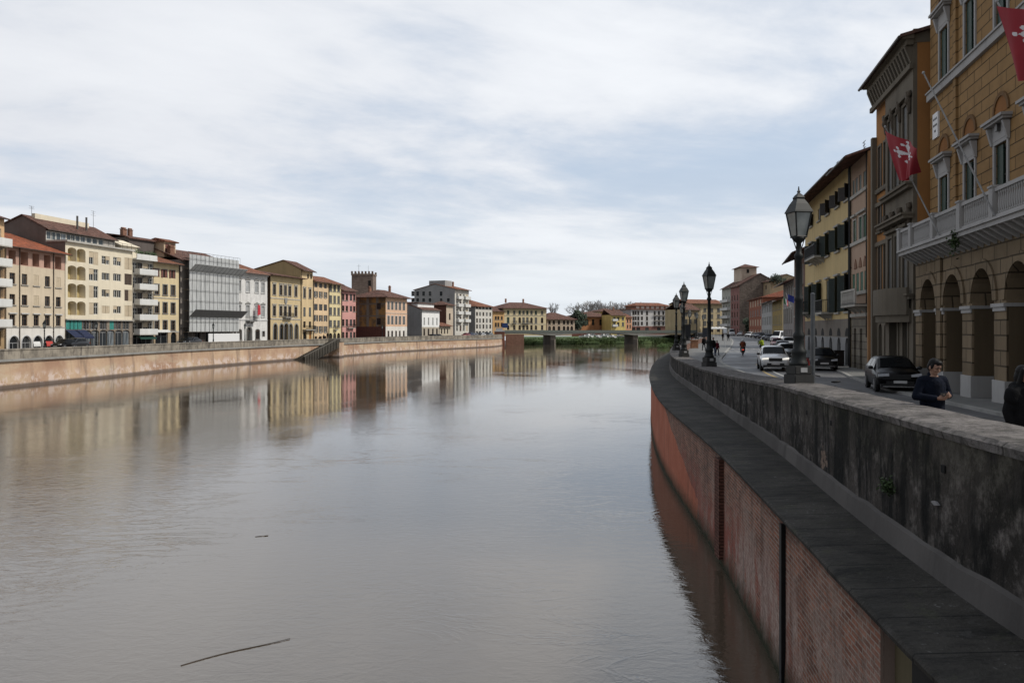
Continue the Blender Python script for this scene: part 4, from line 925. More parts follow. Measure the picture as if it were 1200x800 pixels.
# --- peach house with green shutters
aP = 12.3; SP = .205
pn = line(aP, SP, FACR(1018.5, aP, SP)); pf = line(aP, SP, FACR(997.5, aP, SP))
b = B('green_shutter_house', 'pink and cream house with bright green shutters and a small stone balcony', pf, pn, 13, 3.0, ZP(176, pn[1]))
PKC = plaster('pink_cream_plaster', (.39,.275,.20), .3, .3); DKP = plain('drain', (.03,.03,.03), .6)
c = [1002.2, 1007.8, 1013.6]; gs = St(frame=FR_W, shutter='closed', shut=slats('bright_green_shutter', (.015,.11,.06)), sur=STONE, sw=.1, ped=STONE)
b.grid([1000.3, 1003.8, 1008.2, 1013], [(205,224)], .66, St(frame=FR_W, shutter='closed', shut=S_GREEN), 1008); b.grid([1002.2, 1009, 1014], [(255,281)], .8, gs, 1008); b.grid([1000.4, 1005, 1009.8, 1014.6], [(319,342.5)], .8, St(frame=FR_W, shutter='closed', shut=slats('bright_green_shutter', (.015,.11,.06))), 1008)
b.grid([1002, 1009], [(385,432)], .7, St(frame=IRON, glass=DARK, rv=.3, name='door'), 1005)
zg = b.Z(1008, 372); b.band(0, zg, rustic('cream_rustication', (.19,.165,.13), 1.3, .5, .03, .4), 'ground_floor_wall'); b.band(zg, b.H, PKC)
for py in (228, 285, 345, 371): b.course(b.Z(1008, py), .22, .12, STONE)
OSD = plaster('orange_side', (.33,.17,.075), .3, .3); b.sides(OSD)
m = MB(); m.box(b.L-.02, b.L+.3, -.12, .5, 0, b.H-.1); m.build('corner_pilaster', plaster('corner_peach', (.33,.19,.095)), b.root)
ob = b.balcony(b.X(1000.5), b.L-.1, b.Z(1008, 357), .85, 'iron', STONE, rh=.02)
zbb = b.Z(1008, 357); m = MB(); m.box(b.X(1000.5), b.L-.1, -.85, -.72, zbb+.85, zbb+.98); m.box(b.X(1000.5), b.X(1000.5)+.3, -.84, -.73, zbb+.02, zbb+.849); m.box(b.L-.4, b.L-.11, -.84, -.73, zbb+.02, zbb+.849)
k = b.X(1000.5)+.42
while k < b.L-.5: m.lathe([(.05,.02),(.03,.12),(.06,.35),(.03,.6),(.05,.82)], 6, (k, -.785, zbb)); k += .2
m.build('balustrade', STONE, ob)
b.pipe(b.X(1018)-.05, b.Z(1018, 395), b.H, IRON, .07); b.pipe(.08, 0, b.H, IRON, .07)
for px in (1003, 1008.5, 1014):                # painted scrolls over the lower shutters
    x = b.X(px); z = b.Z(1008, 308); m = MB(); m.prism([(x-.45, z-.3), (x+.45, z-.3), (x+.25, z+.1), (x, z+.35), (x-.25, z+.1)], -.05, -.002, 1); m.build('relief', plaster('brown_relief', (.2,.11,.07)), b.root)
b.gable(6, b.H+2.0, TILE_D, ov=1.5, ovs=.35); b.antenna(1, 4, 2)
# --- long yellow house
aY = 12.75; SY = .203; pn = line(aY, SY, FACR(997, aY, SY)); pf = line(aY, SY, FACR(943.5, aY, SY))
b = B('long_yellow_house', 'long yellow house with dark green shutters, iron balconies and arched ground floor', pf, pn, 13, 3.0, ZP(192, pn[1]))
YR = plaster('right_yellow_plaster', (.53,.405,.205), .3, .35)
c = [951, 960.2, 970.2, 981.8, 993]; ty = lambda px: (px-990)*-.0
rowp = lambda pxr, a, c_: (b.Z(pxr, c_), b.Z(pxr, a))
z0_, z1_ = rowp(993, 217, 234); z2, z3 = rowp(993, 261, 289); z4, z5 = rowp(982, 325, 366)
S_GRD = slats('shaded_green_shutter', (.007,.020,.016)); gsh = dict(frame=FR_G, shut=S_GRD, sill=STONE)  # darker copy of the green shutter, deep shade put into the colour
for i, px in enumerate(c):
    x = b.X(px); b.op(x, z0_, 1.3, z1_-z0_, St(shutter=('ajar', 'leaf', 'ajar', 'ajar', 'ajar')[i], **{**gsh, 'shut': slats('dark_brown_shutter', (.02,.015,.013))})); b.op(x, z2, 1.35, z3-z2, St(shutter=('ajar', 'ajar', 'ajar', 'ajar', 'ajar')[i], ped=STONE, **gsh)); b.op(x, z4, 1.4, z5-z4, St(shutter=('ajar', 'ajar', 'leaf', 'ajar', 'ajar')[i], ped=STONE, **gsh))
zg = b.Z(982, 374)
for px in (948, 956, 964, 973.4, 983, 992.6): b.op(b.X(px), .05, 1.3, b.Z(982, 384)-.05, St(frame=IRON, arch=True, rv=.3, glass=DARK, name='doorway'))
b.band(0, zg*.62, plaster('white_base', (.27,.27,.27), .5, .3, .6), 'ground_floor_wall'); b.ops = [o for o in b.ops if o[1] > zg*.62]
b.band(zg*.62, zg, plaster('grey_beige_upper_base', (.19,.165,.14)), 'mezzanine_wall'); b.band(zg, b.H, YR); b.sides(YR)
b.balcony(b.X(955), b.X(967.5), b.Z(961, 302), .9); b.balcony(b.X(966), b.X(976.5), b.Z(971, 366), .9); b.balcony(b.X(946), b.X(952), b.Z(949, 366), .8)
b.pipe(b.L-.1, 0, b.H, IRON, .07); b.gable(6, b.H+2.0, TILE_D, ov=1.5, ovs=.4); b.antenna(5, 2, 2.4); b.antenna(13, 2.5, 2.2); b.chimney(3, 4)
# the arched heads of its ground-floor doors were cut in two bands: close them with one fanlight each
for px in (948, 956, 964, 973.4, 983, 992.6):
    x = b.X(px); zz = zg*.62; m = MB(); hh_ = b.Z(982, 384)-zz
    if hh_ > .1: m.prism([(x+p, zz+q) for p, q in arc_pts(1.3, hh_, min(.65, hh_*.9))], -.012, -.002, 1); m.build('fanlight', DARK, b.root)
# --- farther houses of the right quay
def rq(name, label, far, near, ytop, pxref, depth=12, group=None):
    D = near[1]; return B(name, label, far, near, depth, zst(D)-.05, ZP(ytop, P(pxref, D)[1]), group=group)
b = rq('pink_brick_house', 'narrow pinkish brick house just past the long yellow house', (31.9, 90.0), (28.4, 77.2), 291, 930); 
for k in range(3):
    for x in (1.8, 4.8, 7.8, 10.8): b.op(x, 1.0+3.1*k+(.2 if k else -.9), 1.1, 2.0, fgr if k else w_door)
b.band(0, b.H, rustic('pink_brick', (.22,.135,.10), .25, .08, .01, .7)); b.sides(plaster('pink_brick_side', (.2,.12,.09))); b.gable(5, b.H+2, TILE_D, ov=1.2)
b = rq('grey_white_house', 'grey house with tall white framed windows and flags, behind the nearest lantern', (44.3, 130), (40.7, 115), 327, 930)
for k in range(3):
    for x in (1.6, 4.4, 7.2, 10.0, 12.8): b.op(x, .1 if k == 0 else .4+3.3*k, 1.2, 2.4 if k else 2.7, St(frame=FR_W, glass=lightgl, sur=STONE) if k else w_door)
b.band(0, b.H, plaster('far_grey', (.26,.24,.23))); b.sides(plaster('far_grey_side', (.25,.22,.2))); b.gable(5, b.H+1.6, TILE_D, ov=1.4)
b = rq('mustard_house', 'mustard yellow house with dark shutters farther down the right quay', (64.6, 197.5), (58, 171), 350, 918)
for k in range(3):
    for x in (2, 5.6, 9.2, 13, 17, 21, 25): b.op(x, .1 if k == 0 else .3+3.4*k, 1.3, 2.2, fg if k else w_door)
b.band(0, b.H, plaster('mustard', (.33,.24,.09))); b.sides(OCH); b.gable(5, b.H+1.6, TILE, ov=1.2)
b = rq('white_row_house', 'white house with wide grey windows between mustard and brick red houses', (71.0, 226.5), (64.6, 198), 352, 905)
for k in range(3):
    for x in (3, 8, 13, 18, 23, 27): b.op(x, .1 if k == 0 else .3+3.3*k, 2.2, 2.3, St(frame=FR_W, glass=glass_dark('grey_glass', (.05,.055,.06), (.12,.13,.14))) if k else w_door)
b.band(0, b.H, plaster('row_white', (.38,.38,.37))); b.sides(WHT); b.gable(5, b.H+1.6, TILE_D, ov=1.0)
b = rq('brick_red_house', 'brick red four storey house with bright tiled roof near the end of the street', (84.3, 283), (78.8, 250), 347.5, 892, 30)
for k in range(4):
    for x in (4, 10, 16, 22, 28): b.op(x, .1 if k == 0 else .3+3.2*k, 2.0, 2.1, St(frame=FR_W, shutter='closed', shut=S_TAN) if (x+k) % 3 else fgr)
RED = plaster('brick_red_plaster', (.27,.10,.06)); b.band(0, b.H, RED); b.sides(RED); b.hip(4.6, TILE_Q, ov=.8, inset=12)
b = rq('pink_corner_block', 'tall pink block with grey rubble side wall and rooftop tower at the street end', (88.6, 336), (88.0, 308), 334, 866, 16)
for k in range(5):
    for x in (3, 7.5, 12): b.op(x, .3+3.3*k, 1.6, 2.2, St(frame=FR_W, shutter='closed', shut=S_GREY, sill=STONE))
    for x in (17, 21, 25): b.op(x, .3+3.3*k, 1.5, 2.2, fs)
b.band(0, b.H, plaster('grey_green_plaster', (.40,.40,.36)), 'wall', 0, 14.5); b.band(0, b.H, plaster('dusty_pink', (.26,.13,.115)), 'wall', 14.5, b.L)
for k in range(1, 5): b.balcony(1, 13.5, .2+3.3*k, 1.2, WBAL)
RUB = rustic('rubble_wall', (.19,.155,.13), .6, .3, .02, .7, .3); b.sides(RUB, gable=(8, b.H+4.5)); b.gable(8, b.H+4.5, TILE_D, ov=.8)
TB = plaster('tan_block', (.40,.31,.2)); m = MB(); m.box(4, 16, 4, 10, b.H, b.H+7.8); tw = m.build('roof_tower', plaster('tower_plaster', (.52,.42,.33)), b.root)
m = MB(); i = m.add([(3, 3, b.H+7.8), (17, 3, b.H+7.8), (17, 11, b.H+7.8), (3, 11, b.H+7.8), (10, 7, b.H+9.6)])
for f in ((0,1,4),(1,2,4),(2,3,4),(3,0,4),(3,2,1,0)): m.face([i+q for q in f])
m.build('tower_roof', TILE_D, tw); m = MB(); m.box(15.998, 16.05, 6, 7, b.H+5.5, b.H+7); m.build('window', DARK, tw)
b = rq('tan_gable_block', 'tan gabled block rising above the brick red house roof', (97, 312), (97.5, 300), 329, 900, 24)
for x in (3, 7): b.op(x, b.H-3, 1.3, 1.6, fs)
b.band(0, b.H, TB); b.sides(TB, gable=(6, b.H+2.5), hb=b.H-4); b.gable(6, b.H+2.5, TILE_D, hb=b.H-4)
b = front('street_end_palazzo', 'beige palazzo closing the street end behind the row of quay lanterns', 806, 850, 346, 352, 355.5, 16, 3.6)
c = [812, 819, 826, 834, 842]; b.grid(c, [(361,365.5),(368,373),(376,381.5)], 1.5, fgr, 826); b.grid(c, [(384,389)], 1.6, farc, 826); b.band(0, b.H, plaster('end_beige', (.54,.45,.29))); b.sides(plaster('end_beige_side', (.5,.4,.25))); b.gable(8, b.H+1.9, TILE, ov=.9)
b = front('street_end_house', 'lower cream house standing left of the beige palazzo at the street end', 800, 820, 334, 338, 362.5, 12, 3.6); b.grid([804, 809, 815], [(366,370),(374,379)], 1.4, fgr, 808); b.band(0, b.H, plaster('end_cream', (.52,.42,.26))); b.sides(plaster('end_cream_side', (.46,.36,.22))); b.gable(6, b.H+2.4, TILE_D, ov=.8)
# ================================================================== ground, walls, water
def smooth(tab, t):
    n = len(tab)
    if t <= tab[0][0]: return tab[0][1]
    if t >= tab[-1][0]: return tab[-1][1]
    i = max(k for k in range(n) if tab[k][0] <= t); i = min(i, n-2)
    sl = lambda k: (tab[k+1][1]-tab[k][1])/(tab[k+1][0]-tab[k][0])
    m0 = sl(i) if i == 0 else .5*(sl(i-1)+sl(i)); m1 = sl(i) if i == n-2 else .5*(sl(i)+sl(i+1))
    h = tab[i+1][0]-tab[i][0]; s_ = (t-tab[i][0])/h
    return (2*s_**3-3*s_**2+1)*tab[i][1]+(s_**3-2*s_**2+s_)*h*m0+(-2*s_**3+3*s_**2)*tab[i+1][1]+(s_**3-s_**2)*h*m1
WT = [(-6,4.95),(4,4.92),(7.76,5.0),(11.05,5.33),(19.2,6.5),(36,8.5),(51,10.4),(66.6,13.25),(88,18.0),(119,26.0),(138,31.2),(180,43),(240,58.5),(300,70),(330,75)]
WLT = [(-6,3.25),(7,3.73),(8.4,3.87),(13.1,4.42),(19.5,5.12),(33.5,6.3),(48,8.35),(62.9,11.05),(78,14.2),(92,17.4),(119,24.5),(140,30.2),(180,41.5),(240,57),(300,68.5),(330,73.5)]
KT = [(-6,7.6),(10,8.6),(20,9.9),(36,12.4),(51,14.7),(65,17.2),(90,24.2),(131,36.2),(180,50),(240,65),(300,76),(330,82)]
BT = [(-6,9.6),(25,16.2),(36.6,18.6),(45.6,20.9),(57,24.4),(76,28.1),(90,31.8),(115,40.7),(130,44.3),(170,58),(197,64.4),(225,70.4),(255,79.8),(285,84.6),(330,92)]
PTOP = [(-6,4.68),(8,4.65),(12,4.61),(19.4,4.48),(28,4.22),(36.7,4.08),(52,4.03),(120,4.1),(250,4.5),(330,4.7)]
WO = lambda D: smooth(WT, D)
WL = lambda D: smooth(WLT, D)
stn = [-6+.5*k for k in range(28)]+[8.4+.55*k for k in range(100)]+[64+2.2*k for k in range(122)]
stn = [d for d in stn if d <= 330]
def strip(name, mats, parent, cols, stations=None, smooth_=False, mi=None):
    """sheet along the quay; cols = list of functions D -> (x, z)"""
    st_ = stations or stn; m = MB(); n = len(cols)
    for d in st_:
        for c in cols: x, z = c(d); m.v.append((x, d, z))
    for j in range(len(st_)-1):
        for i in range(n-1):
            m.cur = mi[i] if mi else 0; a = j*n+i; m.face((a, a+1, a+n+1, a+n))
    me = m.mesh(name, mats, smooth_); fixn(me); return link(name, me, parent)
rnd = lambda d, k: math.sin(d*1.7+k*5.1)*math.sin(d*.61+k)*math.sin(d*4.3+k*2)
# materials of the near wall
m_, t, bs = newmat('stained_parapet'); c = coords(t); s3 = t.n('SeparateXYZ'); t.l(c, s3.inputs[0])
n1 = t.noise(c, .55, 6, .65); n2 = t.noise(c, 3.0, 7, .7); st = t.noise(t.vmul(c, (1.7, 1.7, .40)), 1.0, 7, .68); n4 = t.noise(c, 14, 5, .7); st2 = t.noise(t.vmul(c, (5.5, 5.5, .12)), 1.0, 4, .6)
cc = t.mix(t.mr(n1, .38, .62), (.022,.020,.018), (.078,.068,.061))
cc = t.mix(t.mr(n2, .50, .66), cc, (.15,.135,.125)); cc = t.mix(t.math('MULTIPLY', t.mr(st, .47, .58), .93), cc, (.006,.0065,.0065))
cc = t.mix(t.math('MULTIPLY', t.mr(st2, .63, .72), t.math('MULTIPLY', t.mr(n1, .5, .6), .55)), cc, (.27,.25,.25))
bare = t.math('MULTIPLY', t.mr(t.noise(c, .9, 6, .7), .655, .68), 1.0); cc = t.mix(bare, cc, (.21,.155,.12))
cc = t.mix(t.math('MULTIPLY', t.mr(n4, .45, .72), .45), cc, (.012,.011,.01))
moss = t.math('MULTIPLY', t.mr(s3.outputs[2], 3.7, 4.5), t.mr(n2, .4, .6)); cc = t.mix(t.math('MULTIPLY', moss, .5), cc, (.035,.036,.018))
t.l(cc, bs.inputs['Base Color']); setb(bs, Roughness=.95, Specular_IOR_Level=.15)
t.l(t.bump(t.math('ADD', t.math('MULTIPLY', n2, 1.0), t.math('MULTIPLY', n4, .6)), .9, .05), bs.inputs['Normal']); PARM = m_
m_, t, bs = newmat('coping_stone'); c = coords(t); s3 = t.n('SeparateXYZ'); t.l(c, s3.inputs[0])
n1 = t.noise(c, 1.2, 6, .7); n2 = t.noise(c, 7, 6, .7); n3 = t.noise(t.vmul(c, (.8, 3, 1)), 1.5, 5)
cc = t.mix(t.mr(n1, .35, .65), (.06,.056,.053), (.185,.168,.16)); cc = t.mix(t.mr(n2, .48, .62, 0, .8), cc, (.04,.037,.034)); cc = t.mix(t.mr(n3, .55, .7, 0, .6), cc, (.05,.05,.036))
jt = t.math('FRACT', t.math('MULTIPLY', s3.outputs[1], 1/1.35)); cc = t.mix(t.mr(jt, .012, .03, .8, 0), cc, (.02,.018,.016))
t.l(cc, bs.inputs['Base Color']); setb(bs, Roughness=.92, Specular_IOR_Level=.2); t.l(t.bump(t.math('ADD', n1, n2), .8, .05), bs.inputs['Normal']); COPE = m_
m_, t, bs = newmat('damp_ledge_stone'); c = coords(t); n1 = t.noise(c, .8, 6, .7); n2 = t.noise(t.vmul(c, (1.0, 3.5, 1)), 1.2, 6, .7); n3 = t.noise(c, 16, 4)
s3 = t.n('SeparateXYZ'); t.l(c, s3.inputs[0])
cc = t.mix(t.mr(n1, .35, .65), (.017,.016,.014), (.050,.046,.040)); cc = t.mix(t.mr(n2, .5, .66, 0, .9), cc, (.008,.008,.0075)); cc = t.mix(t.math('MULTIPLY', t.mr(n3, .62, .7), t.mr(n1, .5, .64)), cc, (.17,.165,.165))
jt = t.math('FRACT', t.math('MULTIPLY', s3.outputs[1], 1/.92)); cc = t.mix(t.mr(jt, .015, .04, .9, 0), cc, (.004,.004,.004)); n5 = t.noise(c, 2.2, 6, .7); cc = t.mix(t.mr(n5, .56, .66, 0, .6), cc, (.045,.046,.03)); cc = t.mix(t.mr(n5, .40, .34, 0, .5), cc, (.05,.048,.046))
t.l(cc, bs.inputs['Base Color']); setb(bs, Roughness=.88, Specular_IOR_Level=.2); t.l(t.bump(t.math('ADD', n2, n3), .6, .03), bs.inputs['Normal']); LEDGE = m_
CONC = plaster('grey_concrete_kerb', (.105,.097,.092), .9, .8, 0)
m_, t, bs = newmat('patched_river_brick'); uv = t.n('UVMap').outputs[0]; c = coords(t); s3 = t.n('SeparateXYZ'); t.l(c, s3.inputs[0])
br = t.n('TexBrick'); t.l(uv, br.inputs['Vector']); br.inputs['Scale'].default_value = 1; br.inputs['Brick Width'].default_value = .27; br.inputs['Row Height'].default_value = .075; br.inputs['Mortar Size'].default_value = .012; br.inputs['Mortar Smooth'].default_value = .2
br.inputs['Color1'].default_value = (.14,.064,.046,1); br.inputs['Color2'].default_value = (.29,.128,.085,1); br.inputs['Mortar'].default_value = (.27,.225,.19,1)
n1 = t.noise(c, .6, 6, .65); n2 = t.noise(c, 2.6, 7, .7); n3 = t.noise(c, 9, 5, .7); st = t.noise(t.vmul(c, (2, 2, .25)), 1.0, 5)
cc = t.mix(t.mr(n2, .46, .66, 0, .75), br.outputs['Color'], (.10,.066,.053)); cc = t.mix(t.math('MULTIPLY', t.mr(t.noise(c, 1.1, 6, .7), .54, .66), .45), cc, (.30,.225,.185))
Y, Zc = s3.outputs[1], s3.outputs[2]
redz = t.math('MULTIPLY', t.mr(Y, 11.5, 14.5), t.mr(t.math('ADD', Zc, t.math('MULTIPLY', n1, 2.6)), 3.2, 2.3))      # red paint remains
cc = t.mix(t.math('MULTIPLY', t.math('MULTIPLY', redz, t.mr(n2, .40, .52)), .85), cc, (.27,.095,.072))
pale = t.math('MULTIPLY', t.mr(t.noise(t.vmul(c, (1.2,1.2,.55)), .9, 6, .7), .48, .56), t.mr(Zc, 2.5, 1.2)); pale = t.math('MULTIPLY', pale, t.mr(Y, 24, 20)); cc = t.mix(t.math('MULTIPLY', pale, .8), cc, t.mix(t.mr(n3, .35, .65), (.22,.15,.12), (.42,.34,.30)))
edge = t.math('ADD', t.mr(Y, 23.6, 23.75), 0.0); upper = t.math('ADD', 1.0, t.math('MULTIPLY', t.mr(Y, 24, 34), 2.2)); om = t.math('MULTIPLY', edge, t.math('GREATER_THAN', upper, t.math('ADD', Zc, t.math('MULTIPLY', n1, .5))))
oc = t.mix(t.mr(n1, .35, .65), (.36,.12,.072), (.44,.165,.105)); oc = t.mix(t.math('MULTIPLY', t.mr(n2, .55, .7), .5), oc, (.25,.09,.06)); oc = t.mix(t.math('MULTIPLY', t.mr(n3, .62, .68), .6), oc, (.1,.05,.04))
cc = t.mix(om, cc, oc)
cc = t.mix(t.math('MULTIPLY', t.mr(st, .52, .7), .4), cc, (.06,.045,.038))
cc = t.mix(t.mr(t.math('ADD', Zc, t.math('MULTIPLY', n2, .5)), .85, .3), cc, (.028,.03,.017)); cc = t.mix(t.math('MULTIPLY', t.mr(Zc, 2.45, 2.7), .6), cc, (.04,.03,.026))
t.l(cc, bs.inputs['Base Color']); setb(bs, Roughness=.92, Specular_IOR_Level=.15)
hb_ = t.math('MULTIPLY', t.math('SUBTRACT', 1.0, om), br.outputs['Fac']); t.l(t.bump(t.math('ADD', t.math('MULTIPLY', hb_, -.7), t.math('ADD', n3, t.math('MULTIPLY', n2, .6))), .8, .03), bs.inputs['Normal']); RBR = m_
BRIN = rustic('parapet_brick', (.22,.13,.10), .27, .08, .01, .7)

RW = thing('quay_wall', 'near right quay wall of red brick with a dark stained stone parapet', 'quay wall', (0,0,0))
zL = 2.8
strip('parapet', [PARM, BRIN], RW, [lambda d: (WO(d)+.02*rnd(d,1), zL-.3), lambda d: (WO(d)+.02*rnd(d,1.4), 3.3), lambda d: (WO(d)+.02*rnd(d,2), interp(PTOP,d)-.06)], smooth_=True)
strip('coping', COPE, RW, [lambda d: (WO(d)-.02+.015*rnd(d,2), interp(PTOP,d)-.13), lambda d: (WO(d)-.045+.02*rnd(d,3), interp(PTOP,d)-.04+.012*rnd(d,4)), lambda d: (WO(d)+.04+.02*rnd(d,5), interp(PTOP,d)+.01*rnd(d,6)), lambda d: (WO(d)+.5, interp(PTOP,d)+.02+.012*rnd(d,7)), lambda d: (WO(d)+.98, interp(PTOP,d)+.01*rnd(d,8)), lambda d: (WO(d)+1.04, interp(PTOP,d)-.12)])
strip('inner_face', BRIN, RW, [lambda d: (WO(d)+1.0, interp(PTOP,d)-.05), lambda d: (WO(d)+1.0, zst(d)-.3)])
strip('kerb', CONC, RW, [lambda d: (WO(d)-.002, zL+.34+.03*rnd(d,3)), lambda d: (WO(d)-.06, zL+.31+.03*rnd(d,3)), lambda d: (WO(d)-.10, zL-.05)])
strip('ledge', LEDGE, RW, [lambda d: (WL(d)+.1, zL-.165), lambda d: (WL(d)+.03, zL-.10), lambda d: (WL(d)-.045+.012*rnd(d,1), zL-.085+.012*rnd(d*3,2)), lambda d: (WL(d)-.06+.012*rnd(d,4), zL-.03), lambda d: (WL(d)-.03, zL+.0), lambda d: (WO(d)+.01, zL+.03)])
bst = [d for d in stn if d >= 8.39]
o = strip('brick_face', RBR, RW, [lambda d: (WL(d)+.05-.12, -2.0), lambda d: (WL(d)+.05, .6), lambda d: (WL(d)+.05, zL-.16)], bst)
uvl = o.data.uv_layers.new(name='UVMap'); cum = {}; s_ = 0; px_, pd = None, None
for d in bst:
    if px_ is not None: s_ += math.hypot(WL(d)-px_, d-pd)
    px_, pd = WL(d), d; cum[round(d, 4)] = s_
ks = sorted(cum)
for lp in o.data.loops:
    v = o.data.vertices[lp.vertex_index].co; uvl.data[lp.index].uv = (interp([(k, cum[k]) for k in ks if abs(k-v.y) < 3], v.y), v.z)
# pilaster of bricks, drain and the end of the brick facing with the recess beneath the ledge
D_ = 19.6; m = MB(); m.box(WL(D_)-.09, WL(D_)+.2, D_-.22, D_+.22, .2, zL-.17); m.build('brick_pilaster', rustic('pilaster_brick', (.13,.06,.045), .27, .08, .015, .4), RW)
D_ = 13.0; m = MB(); m.box(WL(D_)-.03, WL(D_)+.1, D_-.05, D_+.05, -.5, zL-.17); m.build('drain_slot', IRON, RW)
OLIVE = plaster('mossy_stone', (.12,.10,.06), .6, .5, 0)
m = MB(); m.poly([(WL(8.4)+.02, 8.405, -1), (WL(8.4)+.9, 8.405, -1), (WL(8.4)+.9, 8.405, zL-.16), (WL(8.4)+.02, 8.405, zL-.16)]); m.build('brick_return', plaster('pale_mortar_edge', (.25,.19,.16)), RW)
m = MB()
for a, c_ in ((8.4, 3.0),): m.poly([(WL(a)+.17, a, -1), (WL(c_)+.17, c_, -1), (WL(c_)+.17, c_, zL-.16), (WL(a)+.17, a, zL-.16)])
m.build('recess_wall', OLIVE, RW); m = MB(); m.box(WL(7.7)+.10, WL(7.2)+.5, 7.05, 7.75, 2.0, zL-.2); m.build('recess_opening', DARK, RW)
PUT = plaster('putlog_dark', (.012,.012,.012), .2); D_ = 9.5
m = MB()
while D_ < 44:
    x = WO(D_); z = interp(PTOP, D_)-.52-.1*math.sin(D_*3); k = .07
    m.box(x-.012, x+.05, D_-k*.6, D_+k*.6, z-.045, z+.045); D_ += 1.75+.3*math.sin(D_)
m.build('drain_hole', PUT, RW)
# weeds on the parapet face
for i, (d, z, n_, sp) in enumerate(((11.1, 3.62, 230, .055),)):
    m = MB()
    for j in range(n_):
        c = Vector((WO(d)-.05-abs(random.gauss(0,.06)), d+random.gauss(0,sp), z+random.gauss(0,sp*.9))); dd = Vector((random.gauss(0,1), random.gauss(0,1), random.gauss(0,1.3))).normalized()*.03; e = dd.orthogonal(); m.poly([c-dd, c+e*.4, c+dd, c-e*.4])
    o = m.build('wall_weed', LEAFW); tag(o, 'small dark tuft of weed hanging on the stained parapet', 'weed')
m = MB(); d = 24.0; m.ell((WL(d)+1.05, 18.6, zL+.05), (.045, .06, .03), 8, 6); o = m.build('stone', plain('pale_pebble', (.45,.4,.33), .8)); tag(o, 'pale lump of stone lying alone on the dark ledge', 'stone')
m = MB(); d = 9.65; m.prism([(d-.09, 3.69), (d+.02, 3.665), (d+.10, 3.695), (d+.06, 3.715), (d-.03, 3.72)], WO(d)-.04, WO(d)-.02, 0); o = m.build('paper_scrap', plain('faded_paper', (.2,.195,.2), .9)); tag(o, 'pale torn scrap stuck low on the dark parapet', 'scrap')
# ---- left quay
m_, t, bs = newmat('left_quay_brick'); c = coords(t); s3 = t.n('SeparateXYZ'); t.l(c, s3.inputs[0]); n1 = t.noise(c, .16, 6, .65); n2 = t.noise(c, .9, 6, .7); st = t.noise(t.vmul(c, (.6, .6, .08)), 1.0, 5, .65)
n1b = t.noise(t.vmul(c, (.3, .3, .9)), .5, 5, .6)
cc = t.mix(t.mr(n1, .38, .62), (.31,.19,.125), (.46,.33,.22)); cc = t.mix(t.mr(n1b, .5, .66, 0, .7), cc, (.46,.38,.27)); cc = t.mix(t.mr(n2, .52, .7, 0, .5), cc, (.30,.165,.115))
wp = t.math('MULTIPLY', t.mr(s3.outputs[2], 1.6, .9), t.mr(n2, .48, .56)); cc = t.mix(t.math('MULTIPLY', wp, .7), cc, (.56,.47,.42)); cc = t.mix(t.mr(st, .55, .70, 0, .8), cc, (.13,.09,.07))
cc = t.mix(t.mr(s3.outputs[2], .42, .2, 0, .9), cc, (.075,.055,.045)); t.l(cc, bs.inputs['Base Color']); setb(bs, Roughness=.95); t.l(t.bump(n2, .5, .05), bs.inputs['Normal']); LQ = m_
m_, t, bs = newmat('left_parapet_stone'); c = coords(t); s3 = t.n('SeparateXYZ'); t.l(c, s3.inputs[0]); n1 = t.noise(c, .5, 6, .7); n2 = t.noise(t.vmul(c, (2, 2, .4)), 1.0, 6, .7)
cc = t.mix(t.mr(n1, .38, .62), (.12,.105,.085), (.29,.255,.205)); cc = t.mix(t.mr(n2, .5, .66, 0, .85), cc, (.06,.05,.042)); t.l(cc, bs.inputs['Base Color']); setb(bs, Roughness=.95); LPA = m_
LW = thing('quay_wall', 'far left quay wall of pinkish brick with grey stone parapet', 'quay wall', (0,0,0))
BK2 = [(b_, a_) for a_, b_ in BKW]; LX = lambda d: smooth(BK2, d); lst = [50+2*k for k in range(122)]
lpt = lambda d: interp([(75,3.84),(150,3.86),(290,4.1)], d)
strip('brick_face', LQ, LW, [lambda d: (LX(d)+.25, -1.5), lambda d: (LX(d)+.0, .3), lambda d: (LX(d)-.15, 2.6)], lst, True)
strip('string_course', GSTONE, LW, [lambda d: (LX(d)-.15, 2.6), lambda d: (LX(d)+.1, 2.62), lambda d: (LX(d)+.1, 2.82), lambda d: (LX(d)-.15, 2.84)], lst)
strip('parapet', LPA, LW, [lambda d: (LX(d)-.12, 2.8), lambda d: (LX(d)-.12, lpt(d)-.15), lambda d: (LX(d)-.06, lpt(d)-.13), lambda d: (LX(d)-.06, lpt(d)), lambda d: (LX(d)-.6, lpt(d)+.02), lambda d: (LX(d)-.6, 2.9)], lst)
